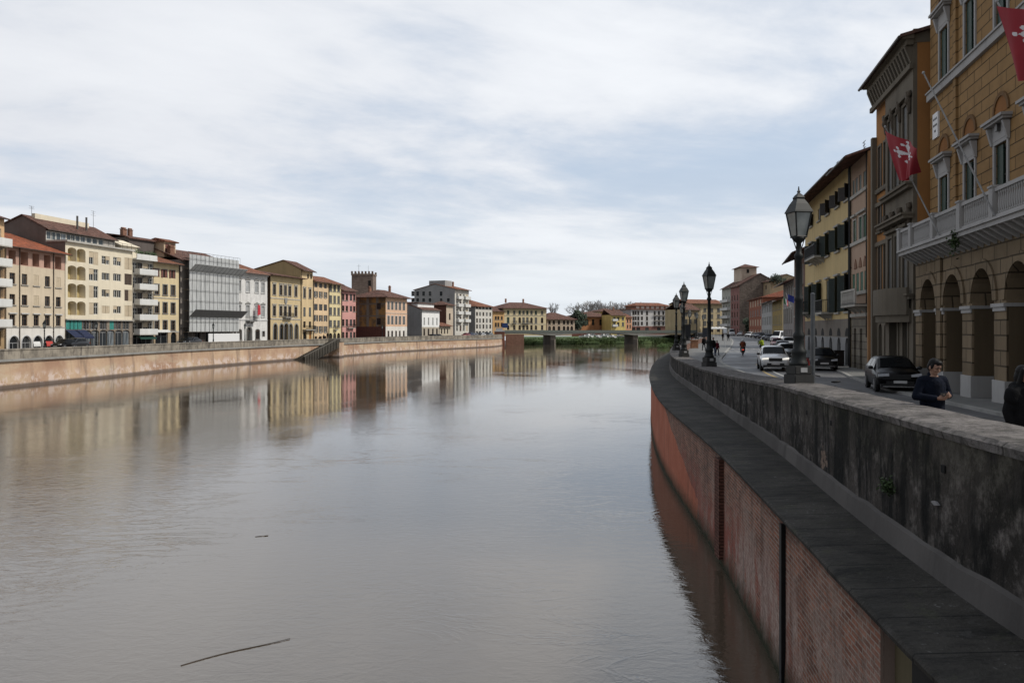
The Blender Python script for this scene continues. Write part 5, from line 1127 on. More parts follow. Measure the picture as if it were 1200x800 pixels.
# river stairs
dA, dB = 151.5, 166.0; STN = plaster('dark_stair_stone', (.10,.09,.075), .5)
rs = thing('river_stairs', 'dark stone stairway slanting down the far quay wall to the water', 'stairs', (LX(dB), dB, 0)); m = MB(); n = 22; off = 2.0
for k in range(n):
    d0, d1 = dA+(dB-dA)*k/n, dA+(dB-dA)*(k+1)/n; z = -.1+3.3*(k+1)/n; x0 = LX((d0+d1)/2)-.1
    m.box(x0, x0+off, d0, d1+.02, z-1.25, z)
m.v = [(x-LX(dB), y-dB, z) for x, y, z in m.v]; m.build('steps', STN, rs)
m = MB()
for k in range(n):
    d0, d1 = dA+(dB-dA)*k/n, dA+(dB-dA)*(k+1)/n; za, zz = -.1+3.3*k/n, -.1+3.3*(k+1)/n; x0 = LX((d0+d1)/2)+off-.1
    i = m.add([(x0, d0, za-1.1), (x0+.35, d0, za-1.1), (x0+.35, d0, za+.75), (x0, d0, za+.75), (x0, d1, zz-1.1), (x0+.35, d1, zz-1.1), (x0+.35, d1, zz+.75), (x0, d1, zz+.75)])
    for q in ((0,1,5,4),(1,2,6,5),(2,3,7,6),(3,0,4,7)): m.face([i+p for p in q])
m.v = [(x-LX(dB), y-dB, z) for x, y, z in m.v]; m.build('side_parapet', STN, rs)
m = MB(); m.box(-.2, off+.2, .05, 4.5, -1.5, 3.2); me = m.build('brick_pier', LQ, rs); m = MB(); m.box(-.3, off+.35, 0, 4.6, 3.2, 3.9); m.build('landing', LPA, rs)
# ---- ground sheets
ASPH = None
m_, t, bs = newmat('asphalt'); c = coords(t); n1 = t.noise(c, .25, 6, .65); n2 = t.noise(t.vmul(c, (1.2, .18, 1)), 1.0, 5); n3 = t.noise(c, 30, 3)
cc = t.mix(t.mr(n1, .38, .62), (.06,.06,.062), (.105,.104,.107)); cc = t.mix(t.mr(n2, .5, .68, 0, .6), cc, (.14,.139,.14)); cc = t.mix(t.mr(n3, .4, .7, 0, .3), cc, (.05,.05,.05)); t.l(cc, bs.inputs['Base Color'])
t.l(t.mr(n1, .4, .6, .45, .75), bs.inputs['Roughness']); setb(bs, Specular_IOR_Level=.4); t.l(t.bump(n3, .25, .01), bs.inputs['Normal']); ASPH = m_
PAVE = rustic('paving_slabs', (.15,.145,.14), .6, .45, .012, .5); 
m_, t, bs = newmat('paving_stone'); c = coords(t); br = t.n('TexBrick'); t.l(c, br.inputs['Vector']); br.inputs['Scale'].default_value = 1; br.inputs['Brick Width'].default_value = .8; br.inputs['Row Height'].default_value = .5; br.inputs['Mortar Size'].default_value = .01
br.inputs['Color1'].default_value = (.10,.10,.095,1); br.inputs['Color2'].default_value = (.16,.155,.148,1); br.inputs['Mortar'].default_value = (.05,.048,.045,1); t.l(t.mix(t.mr(t.noise(c, .6, 5), .4, .7, 0, .6), br.outputs['Color'], (.085,.09,.082)), bs.inputs['Base Color']); setb(bs, Roughness=.8); PAVE = m_
GRD_M = plaster('dull_ground', (.16,.15,.135), .4, .0, 0)
m = MB()
gs_ = [-30, -6]+[k*6 for k in range(0, 56)]
for a, c_ in zip(gs_, gs_[1:]):
    f = lambda d: WO(max(d, -6))+.6
    m.poly([(f(a), a, zst(a)-.06), (500, a, zst(a)-.06), (500, c_, zst(c_)-.06), (f(c_), c_, zst(c_)-.06)])
ls = [-30]+[50+8*k for k in range(31)]
gx = lambda d: LX(max(50, min(d, 292)))-.3
for a, c_ in zip(ls, ls[1:]): m.poly([(-900, a, 2.94), (gx(a), a, 2.94), (gx(c_), c_, 2.94), (-900, c_, 2.94)])
m.poly([(-900, 290, 2.94), (-4.2, 290, 2.94), (-4.2, 335, 2.94), (-900, 335, 2.94)]); m.poly([(-900, 335, 2.94), (-4.2, 335, 2.94), (0, 352, 2.94), (-900, 352, 2.94)])
m.poly([(-900, 352, 2.94), (500, 352, 2.94), (500, 2500, 2.94), (-900, 2500, 2.94)]); m.poly([(66, 330, 3.66), (500, 330, 3.66), (500, 352, 2.95), (66, 352, 2.95)])
struct(m.build('ground', GRD_M))
KX = lambda d: smooth(KT, d); BX = lambda d: interp(BT, d)
rst = [d for d in stn]
struct(strip('road', ASPH, None, [lambda d: (KX(d)-.05, zst(d)), lambda d: ((KX(d)+BX(d))/2, zst(d)+.04), lambda d: (BX(d)-1.4, zst(d))], rst))
struct(strip('pavement', [PAVE, GSTONE], None, [lambda d: (WO(d)+.98, zst(d)+.13), lambda d: (KX(d)-.25, zst(d)+.12), lambda d: (KX(d), zst(d)+.118), lambda d: (KX(d)+.01, zst(d)-.05)], rst, mi=[0,1,1]))
struct(strip('pavement', [PAVE, GSTONE], None, [lambda d: (BX(d)-1.61, zst(d)-.05), lambda d: (BX(d)-1.6, zst(d)+.10), lambda d: (BX(d)-1.4, zst(d)+.102), lambda d: (BX(d)+1.5, zst(d)+.13)], rst, mi=[1,1,0]))
YELP = plain('worn_yellow_paint', (.33,.24,.10), .8, var=.35, scale=3); WHP = plain('worn_white_paint', (.34,.34,.33), .8, var=.35, scale=3)
YT = [(36,12.9),(44,14.7),(51,16.1),(57.7,17.9),(70,21.0),(90,27.1),(131,39.2),(180,53.6),(233,68),(300,80)]
yst = [d for d in stn if 30 <= d <= 290]
YX = lambda d: smooth(YT, d)
struct(strip('yellow_line', YELP, None, [lambda d: (YX(d), zst(d)+.022), lambda d: (YX(d)+.16, zst(d)+.024)], yst)); struct(strip('white_line', WHP, None, [lambda d: (YX(d)+.62, zst(d)+.03), lambda d: (YX(d)+.76, zst(d)+.032)], yst))
for D_ in (79.5, 96, 110):                # crossings: white bars over the road
    m = MB(); x0, x1 = KX(D_)+.4, BX(D_)-2.0
    if D_ == 79.5: m.poly([(x0, D_, zst(D_)+.034), (x1-6, D_+.5, zst(D_)+.034), (x1-6, D_+1.0, zst(D_)+.034), (x0, D_+.5, zst(D_)+.034)])
    else:
        k = x0
        while k < x1: m.poly([(k, D_, zst(D_)+.05), (k+.5, D_+.1, zst(D_)+.05), (k+.5, D_+2.6, zst(D_)+.055), (k, D_+2.5, zst(D_)+.055)]); k += 1.0
    struct(m.build('road_marking', WHP))
m = MB(); D_ = 112.0; m.box(WO(D_)+1.02, WO(D_)+2.0, D_-.3, D_+.3, zst(D_), zst(D_)+1.2); m.box(WO(D_)+.98, WO(D_)+2.06, D_-.36, D_+.36, zst(D_)+1.202, zst(D_)+1.3); o = m.build('brick_pier', rustic('sunlit_pier_brick', (.42,.22,.13), .27, .08, .01, .7)); tag(o, 'brick pier coloured sunlit orange, ending the parapet by the walkers on the right pavement', 'pier')  # sunlight on the pier is put into its bright orange brick colour
# ---- water
m_, t, bs = newmat('river_water'); c = coords(t); s3 = t.n('SeparateXYZ'); t.l(c, s3.inputs[0])
a1 = t.noise(t.vmul(c, (1, .7, 1)), .22, 3, .5, .6); a2 = t.noise(t.vmul(c, (1.0, 1.6, 1)), .9, 3, .5, .4); a3 = t.noise(t.vmul(c, (1, 2.2, 1)), 3.4, 3, .55); patch = t.noise(t.vmul(c, (1, .35, 1)), .07, 4, .6, 1.2)
dist = t.mr(s3.outputs[1], 5, 120)
amp3 = t.math('MULTIPLY', t.mr(patch, .40, .62, .2, 1.0), .024)
h = t.math('ADD', t.math('MULTIPLY', a1, .06), t.math('ADD', t.math('MULTIPLY', a2, t.math('MULTIPLY', t.mr(patch, .42, .60, .35, 1.0), .024)), t.math('ADD', t.math('MULTIPLY', a3, amp3), t.math('MULTIPLY', t.noise(t.vmul(c, (1, 2.0, 1)), 9.5, 3, .6, .5), t.math('MULTIPLY', amp3, .35)))))
eddy = t.noise(t.vmul(c, (.55, 1.0, 1)), .42, 5, .62, 1.6); rid = t.mr(t.math('ABSOLUTE', t.math('SUBTRACT', eddy, .5)), .0, .035, 1, 0, True); msk = t.mr(t.noise(c, .11, 3), .46, .6)
near = t.mr(s3.outputs[1], 9, 70, 1.0, .0)
h = t.math('ADD', h, t.math('MULTIPLY', t.math('MULTIPLY', rid, msk), t.math('MULTIPLY', near, .035)))
h = t.math('ADD', h, t.math('MULTIPLY', t.noise(t.vmul(c, (1, 1.7, 1)), 2.3, 4, .62, .8), t.math('MULTIPLY', near, t.mr(patch, .40, .60, .04, .12))))
bmp = t.n('Bump'); bmp.inputs['Distance'].default_value = 1.0; bmp.inputs['Strength'].default_value = .14; t.l(h, bmp.inputs['Height']); t.l(bmp.outputs[0], bs.inputs['Normal'])
silt = t.noise(t.vmul(c, (.5, .12, 1)), .25, 5, .6, .8); t.l(t.mix(t.mr(silt, .35, .65), (.066,.052,.037), (.092,.073,.052)), bs.inputs['Base Color'])
setb(bs, Roughness=.03, IOR=2.1); WAT = m_
m = MB(); m.poly([(-70, -40, 0), (140, -40, 0), (140, 420, 0), (-70, 420, 0)]); struct(m.build('river', WAT))
m = MB(); A, Bq = P(212, 13.75), P(341, 15.0)
pts = [Vector((A[0]+(Bq[0]-A[0])*k/10, A[1]+(Bq[1]-A[1])*k/10+.06*math.sin(k*.5), .0+.012*(k/10))) for k in range(11)]
for k in range(10): m.tube(pts[k], pts[k+1], .015-.0009*k, .015-.0009*(k+1), 6)
o = m.build('floating_reed', plain('wet_reed', (.03,.02,.014), .4)); tag(o, 'long thin dark reed drifting on the river nearest the viewer', 'reed')
m = MB(); A, Bq = P(299, 22.3), P(314, 22.4); m.tube((*A, .0), (*Bq, .012), .014, .010, 6); m.tube(((A[0]+Bq[0])/2, A[1], .0), (Bq[0], A[1]+.15, .015), .009, .006, 5); o = m.build('floating_twig', plain('wet_reed', (.03,.02,.014), .4)); tag(o, 'short dark twig floating in mid river', 'twig')
# ---- bridge
BRC = plaster('bridge_concrete', (.22,.22,.20), .4, .5, 0); dirb = Vector((1, .35)).normalized(); pB = Vector((-3.0, 293.5))
BR = thing('road_bridge', 'low grey concrete road bridge with two piers across the river in the distance', 'bridge', (pB.x, pB.y, 0), math.atan2(dirb.y, dirb.x)); LB = 88
pl_ = [(15.75+3.0)/dirb.x, (48.7+3.0)/dirb.x]
def soff(x):
    d0 = min([abs(x-p) for p in pl_]+[max(0, x)+9]); return 4.22-.75*max(0, 1-d0/11)**1.6
N_ = 60; m = MB(); top = [(LB*k/N_, 4.55) for k in range(N_+1)]; bot = [(x, soff(x)) for x, _ in top]
m.prism(top+bot[::-1], 0, 9, 1); me = m.mesh('deck', BRC); fixn(me); link('deck', me, BR)
for p in pl_:
    m = MB(); m.box(p-1.0, p+1.0, .6, 8.4, -2, soff(p)+.05); m.prism([(p-1.0, .6), (p, -.6), (p+1.0, .6)], -2, 2.0, 2); me = m.mesh('pier', plaster('pier_stone', (.16,.14,.12), .5, .5, 0)); fixn(me); link('pier', me, BR)
m = MB(); m.box(0, LB, -.1, .12, 4.552, 4.75)
for k in range(int(LB/1.6)+1): m.box(k*1.6-.05, k*1.6+.05, -.04, .04, 4.752, 5.45)
m.box(0, LB, -.06, .06, 5.452, 5.53)
for z in (4.95, 5.15, 5.32): m.box(0, LB, -.02, .02, z, z+.03)
RLG = plain('grey_green_railing', (.12,.135,.12), .6); m.build('railing', RLG, BR); m = MB(); m.box(0, LB, 8.9, 9.1, 4.552, 5.5); m.build('railing', RLG, BR)
AB = thing('bridge_abutment', 'red brick abutment pier where the bridge meets the left quay', 'abutment', (-4.6, 289.5, 0)); m = MB(); m.box(-1.8, 1.9, 0, 8, -1.5, 5.0); m.build('brick_body', rustic('abutment_brick', (.29,.125,.085), .3, .1, .012, .6), AB); m = MB(); m.box(-1.95, 2.05, -.15, 8.1, 5.0, 5.35); m.box(-1.3, 1.2, .2, 2.5, 5.352, 6.3); m.build('cap_stone', WSTONE, AB)
m = MB(); m.box(2.2, 9.0, 3.0, 3.5, -1, 4.1); m.build('wing_wall', rustic('wing_brick', (.30,.17,.12), .3, .1, .012, .6), AB)
def signpost(name, label, x, y, z, w, h, zs, col, back=False):
    t_ = thing(name, label, 'sign', (x, y, z)); m = MB(); m.tube((0,0,0), (0,0,zs+h), .05, .05, 8); m.build('post', ZINC, t_); m = MB(); m.box(-w/2, w/2, -.08, -.055, zs, zs+h); m.build('panel', plain('sign_panel_%d' % int(col[2]*1000), col, .5, var=.1), t_); return t_
signpost('road_sign', 'small blue road sign at the left end of the bridge', -2.5, 288, 4.5, 2.0, 1.7, 1.9, (.02,.05,.16))
# ---- grass bank, boats, wall behind
m_, t, bs = newmat('grass_green'); c = coords(t); n1 = t.noise(c, .25, 5); n2 = t.noise(c, 2.0, 4); cc = t.mix(t.mr(n1, .35, .65), (.035,.062,.016), (.075,.115,.03)); cc = t.mix(t.mr(n2, .45, .7, 0, .6), cc, (.03,.05,.014)); t.l(cc, bs.inputs['Base Color']); setb(bs, Roughness=.9); GRS = m_
def gl_(s): x = 2+s*80; return x, 306.5+s*30
m = MB(); n = 50
prof = [(0, -.3), (.4, .7), (2.5, 1.5), (6, 2.0), (14, 2.2), (26, 2.9)]
for j in range(n+1):
    x, y = gl_(j/n)
    for k, (dy, z) in enumerate(prof): m.v.append((x+.3*math.sin(j*1.3+k), y+dy+.5*math.sin(j*.9), z+.25*math.sin(j*.7+k*2)*(k > 0)*(k < 4)))
for j in range(n):
    for k in range(5): a = j*6+k; m.face((a, a+6, a+7, a+1))
struct(m.build('river_bank', GRS, None, True))
m = MB()
for j in range(7000):
    s_ = random.random(); x, y = gl_(s_); k = random.random()**1.6*8; z = interp(prof, k); x += random.gauss(0,.3); y += k; h = random.uniform(.35, .9)*(1.2 if k < 1.5 else .8); a = random.uniform(0, 6.28); w = .16
    m.poly([(x-w*math.cos(a), y-w*math.sin(a), z-.1), (x+w*math.cos(a), y+w*math.sin(a), z-.1), (x+random.gauss(0,.2), y+random.gauss(0,.15), z+h)])
o = m.build('tall_grass', GRS); o['kind'] = 'stuff'; o['label'] = 'tall green grass along the bank beyond the bridge'
m = MB(); m.box(26, 40, 346, 346.5, 1.5, 4.6); o = m.build('boundary_wall', plaster('red_bank_wall', (.26,.11,.08))); tag(o, 'low dull red wall seen under the bridge behind the moored boats', 'wall')
BOATW = plain('white_boat_hull', (.62,.62,.62), .4, var=.1); 
def boat(x, y, z, rz, label, s=1.0):
    t_ = thing('small_boat', label, 'boat', (x, y, z), rz, 'white boats hauled out on the bank'); m = MB(); L_ = 4.6*s; n = 8; sec = []
    for k in range(n+1):
        f = k/n; w = .85*s*(1-max(0, (f-.45)/.55)**2.2); sh = .75*s+.28*s*f*f
        sec.append([(-w, -L_/2+L_*f, sh), (-w*.85, -L_/2+L_*f, sh*.45), (0, -L_/2+L_*f+.0, .05+.5*s*max(0, f-.7)), (w*.85, -L_/2+L_*f, sh*.45), (w, -L_/2+L_*f, sh)])
    for r_ in sec: m.add(r_)
    for j in range(n):
        for i in range(4): a = j*5+i; m.face((a, a+1, a+6, a+5))
        a = j*5; m.face((a+4, a, a+5, a+9))
    m.poly(sec[0]); me = m.mesh('hull', BOATW); fixn(me); link('hull', me, t_)
    m = MB(); m.box(-.5*s, .5*s, -.5*s, .7*s, .9*s, 1.45*s); m.build('cabin', BOATW, t_); m = MB(); m.box(-.46*s, .46*s, .702*s, .73*s, 1.0*s, 1.38*s); m.box(-.52*s, -.502*s, -.4*s, .6*s, 1.05*s, 1.38*s); m.build('windscreen', GLASS, t_); return t_
for i, px in enumerate((684, 689.5, 695, 701, 706.5, 712, 717.5, 725)):
    x, y = P(px, 329+ (i % 3)*2.0); boat(x, y, 2.25+.25*(i % 3), [1.2, .7, 1.5, .3, 1.0, 1.7, .5, 1.4][i], 'white boat on the grass bank, '+['leftmost', 'second from the left', 'third from the left', 'fourth from the left', 'fourth from the right', 'third from the right', 'second from the right', 'rightmost'][i]+' of the row', .92+.08*(i % 3))
# ---- trees
BARK = plain('grey_twigs', (.30,.29,.285), .9)
def bare_tree(seed, h, spread):
    rg = random.Random(seed); m = MB()
    def br(p, d, l, r, dep):
        q = p+d*l; m.tube(p, q, r, r*.76, 4 if dep < 2 else 3, False)
        if dep == 5: return
        for k in range(3):
            a = rg.uniform(0, 6.28); e = d.orthogonal().normalized(); e = Matrix.Rotation(a, 3, d) @ e
            nd = (d*rg.uniform(.65, 1.0)+e*rg.uniform(.3, .75)*spread+Vector((0, 0, .16))).normalized(); br(p+d*l*rg.uniform(.72, 1), nd, l*rg.uniform(.62, .82), r*.68, dep+1)
    br(Vector((0,0,0)), Vector((0,0,1)), h*.27, h*.019, 0); return m
TM = []
for k, sp in enumerate((1.0, .85, .45)):
    m = bare_tree(11+k, 20, sp); TM.append(m)
def tree_thing(name, label, x, y, z, k, sc, rz, grp):
    t_ = thing(name, label, 'tree', (x, y, z), rz, grp, sc); 
    if (k,) not in WC:
        mm = TM[k]; tr = MB(); nf = 4
        WC[(k,)] = mm.mesh('crown', BARK)
        tr.tube((0,0,-.3), (0,0,5.6), .42, .30, 8); WC[(k, 't')] = tr.mesh('trunk', BARK)
    link('crown', WC[(k,)], t_); link('trunk', WC[(k, 't')], t_)
for i, (px, D_, k, yt, what) in enumerate(((679.5, 470, 0, 354, 'leftmost of the round bare crowns'), (686, 475, 1, 351.5, 'second round bare crown from the left'), (693, 470, 0, 350.5, 'middle of the round bare crowns'), (700, 474, 1, 351, 'fourth round bare crown from the left'), (707.5, 470, 0, 353, 'rightmost of the round bare crowns'), (716, 500, 2, 352, 'slim bare tree just right of the round crowns'), (722, 505, 1, 354, 'small bare tree over the yellow roof'), (728.5, 500, 2, 355, 'slim bare tree over the stepped yellow house'), (735, 505, 1, 352.5, 'bare tree left of the long white building'), (742, 505, 0, 352, 'bare tree whose crown rises over the left roof end of the long white building'), (646.5, 430, 2, 354, 'slender bare poplar behind the beige loggia house'))):
    x, y = P(px, D_); H_ = ZP(yt, D_)-3; tree_thing('bare_tree', what, x, y, 3, k, H_/max(v_[2] for v_ in TM[k].v), i*1.1, 'leafless trees behind the far houses')
m_, t, bs = newmat('dark_evergreen'); c = coords(t); cc = t.mix(t.mr(t.noise(c, .6, 4), .35, .65), (.012,.024,.014), (.035,.055,.03)); t.l(cc, bs.inputs['Base Color']); setb(bs, Roughness=.8); EVG = m_
def leafy(name, label, x, y, z, w, h, n, leaf, mat, grp=None, trunk=True):
    t_ = thing(name, label, 'tree' if trunk else 'shrub', (x, y, z), 0, grp); m = MB(); cl = [(random.gauss(0,.45)*w/2, random.gauss(0,.35)*w/2, h*(.25+.7*random.random()**.8)) for _ in range(26)]
    for j in range(n):
        c_ = random.choice(cl); f = 1-.55*max(0, c_[2]/h-.4); v = Vector((random.gauss(0,1), random.gauss(0,1), random.gauss(0,.8))).normalized()*w*.19*random.random()**.4
        p = Vector((c_[0]*f, c_[1]*f, min(c_[2], h*.93)))+v; d = Vector((random.gauss(0,1), random.gauss(0,1), random.gauss(0,1))).normalized()*leaf; e = d.orthogonal()*.6; m.poly([p-d, p+e, p+d, p-e])
    m.build('crown' if trunk else 'foliage', mat, t_); m = MB(); m.tube((0,0,-.3), (0,0,h*.6), w*.035, w*.02, 7)
    for k in range(4): a = k*1.6; m.tube((0,0,h*(.25+.08*k)), (math.cos(a)*w*.25, math.sin(a)*w*.25, h*(.5+.1*k)), w*.015, w*.007, 5)
    m.build('trunk', BARK, t_)
x, y = P(675, 382); leafy('evergreen_tree', 'dark spreading evergreen between the beige and orange brown houses', x, y, 3, 9.5, ZP(365, 382)-3, 2600, .5, EVG)
LEAFG = plain('bank_leaves', (.05,.09,.02), .8, var=.5); x, y = P(780, 252); leafy('river_shrub', 'low green shrub standing in the water by the right quay', x, y, -.1, 4.5, 1.0, 500, .2, LEAFG, None, False)
x, y = P(872, 296); leafy('garden_shrub', 'dark green shrubs on a terrace below the rubble side wall', x+1.0, y-3, zst(296), 5, 6.5, 900, .35, EVG, None, False)
x, y = P(905, 300); leafy('roof_garden', 'dark bushy growth on the top terrace near the roof tower', x+1.5, y-1, ZP(333, 300), 7, ZP(325, 300)-ZP(333, 300)+.6, 700, .3, EVG, None, False)
# ================================================================== street furniture
LIRON = plain('dark_green_iron', (.011,.013,.013), .55, .0, var=.4, spec=.25); PED = plaster('grey_lamp_base', (.055,.054,.052), .5, .4, .2)
m_, t, bs = newmat('frosted_lamp_glass'); c = coords(t); s3 = t.n('SeparateXYZ'); t.l(c, s3.inputs[0]); t.l(t.mix(t.mr(t.noise(c, 3, 4), .3, .7), (.15,.165,.16), (.26,.275,.268)), bs.inputs['Base Color']); setb(bs, Roughness=.25, Specular_IOR_Level=.5); LGL = m_
def make_lamp(label, loc, rz, grp):
    t_ = thing('street_lamp', label, 'street lamp', loc, rz, grp)
    m = MB(); m.box(-.26, .26, -.26, .26, -.02, .22); m.box(-.23, .23, -.23, .23, .222, .44); me = m.mesh('pedestal', PED); bv(me, .02); link('pedestal', me, t_)
    m = MB(); m.box(-.09, .09, -.238, -.231, .28, .39); m.build('plate', plain('pale_plate', (.3,.3,.3), .6), t_)
    m = MB(); m.lathe([(.22,.44),(.22,.50),(.19,.54),(.165,.70),(.185,.74),(.185,.80),(.135,.86),(.12,1.10),(.14,1.14),(.14,1.2),(.10,1.26),(.09,2.0),(.105,2.03),(.105,2.09),(.085,2.12),(.07,3.05),(.105,3.09),(.105,3.16),(.07,3.2),(.06,3.44),(.12,3.50),(.16,3.55),(.16,3.58)], 14); m.build('pole', LIRON, t_, True)
    f = MB(); k4 = [(1,1),(-1,1),(-1,-1),(1,-1)]; zb_, zt_, b_, t2 = 3.60, 4.20, .13, .215
    for x, y in k4: f.tube((x*b_, y*b_, zb_), (x*t2, y*t2, zt_), .02, .02, 5)
    for (x, y), (x2, y2) in zip(k4, k4[1:]+k4[:1]): f.tube((x*b_, y*b_, zb_), (x2*b_, y2*b_, zb_), .024, .024, 5); f.tube((x*t2, y*t2, zt_), (x2*t2, y2*t2, zt_), .026, .026, 5)
    f.box(-.145, .145, -.145, .145, 3.575, 3.60)
    for s_ in (-1, 1): f.tube((s_*.07, 0, 3.3), (s_*.17, 0, 3.58), .012, .012, 4)
    fr = f.build('lantern_frame', LIRON, t_)
    for (x, y), (x2, y2) in zip(k4, k4[1:]+k4[:1]):
        g = MB(); g.poly([(x*b_*.97, y*b_*.97, zb_+.01), (x2*b_*.97, y2*b_*.97, zb_+.01), (x2*t2*.97, y2*t2*.97, zt_-.01), (x*t2*.97, y*t2*.97, zt_-.01)]); g.build('pane', LGL, fr)
    m = MB(); m.lathe([(.35,4.19),(.33,4.23),(.23,4.40),(.15,4.50),(.135,4.52),(.15,4.56),(.10,4.62),(.05,4.66),(.03,4.68),(.045,4.71),(.02,4.75),(.01,4.84)], 4, (0,0,0), math.pi/4); m.build('lantern_roof', LIRON, t_); return t_
def bv(me, w, seg=2):
    bm = bmesh.new(); bm.from_mesh(me); bmesh.ops.remove_doubles(bm, verts=bm.verts, dist=1e-5); bmesh.ops.bevel(bm, geom=list(bm.edges), offset=w, segments=seg, affect='EDGES', clamp_overlap=True); bm.to_mesh(me); bm.free()
LG = 'lanterns on the near quay parapet'
L1 = make_lamp('nearest tall iron lantern on its stone base on the parapet, before the yellow house', (P(936, 19.6)[0], 19.6, interp(PTOP, 19.4)), R(12), LG)
for px, D_, lb in ((831, 36.8, 'second iron lantern from the viewer, beside the walkers on the pavement'), (801.5, 51, 'third iron lantern from the viewer, the right one of the close pair'), (792.5, 66.8, 'fourth iron lantern, leftmost of all against the far white building'), (799.3, 88, 'fifth iron lantern, half hidden behind the third one'), (808, 119, 'sixth iron lantern, small, before the beige palazzo at the street end'), (816.5, 139, 'seventh iron lantern, small, right of the sixth one'), (824, 160, 'eighth iron lantern, faintest and farthest of the row')):
    dup(L1, (P(px, D_)[0], D_, interp(PTOP, D_)), R(12+px % 9), lb)
for px, lb in ((52, 'far bank lamp before the white arched ground floor'), (113, 'far bank lamp before the block with teal shutters'), (250, 'far bank lamp before the netted scaffolding'), (287, 'far bank lamp before the white stone palazzo'), (448, 'far bank lamp before the frescoed palazzo')):
    f_ = fac(px); D_ = f_[1]*.88; o = dup(L1, (P(px, D_)[0], D_, 2.95), R(20), lb, 'lamps along the far quay'); o.scale = (.86,)*3
# ------------------------------------------------------------------ cars
TYRE = plain('tyre_rubber', (.012,.012,.012), .85); RIM = plain('alloy_rim', (.22,.22,.23), .35, .8); BLK = plain('black_plastic', (.012,.012,.013), .5); HLG = plain('headlight_lens', (.5,.52,.55), .15, spec=.6, var=.1)
TLG = plain('tail_light_lens', (.3,.01,.01), .2); CGL = plain('car_glass', (.008,.009,.010), .12, spec=.10, var=.2); PLT = plain('number_plate', (.5,.5,.5), .5, var=.08); CHR = plain('chrome_trim', (.4,.4,.4), .25, .9)
def paint(name, col, rough=.28): return plain(name, col, rough, .0, var=.05, spec=.5, coat=.6)
m_, t, bs = newmat('lit_headlight'); setb(bs, Base_Color=(.9,.9,.85), Emission_Color=(1,.95,.85,1), Emission_Strength=.7); HLIT = m_
m_, t, bs = newmat('lit_tail_light'); setb(bs, Base_Color=(.6,.03,.02), Emission_Color=(1,.08,.04,1), Emission_Strength=.5); TLIT = m_
SUV = dict(L=4.35, H=1.62, W=.90, hood=.98, hl=1.05, wb=-.42, re=1.35, belt=1.02, tail=1.95)
HATCH = dict(L=3.95, H=1.48, W=.86, hood=.86, hl=.95, wb=-.45, re=1.2, belt=.92, tail=1.75)
SEDAN = dict(L=4.5, H=1.45, W=.88, hood=.86, hl=1.15, wb=-.35, re=1.0, belt=.92, tail=1.7)
VAN = dict(L=5.3, H=2.3, W=.97, hood=1.15, hl=.55, wb=-1.25, re=2.5, belt=1.15, tail=2.6)
CARME = {}
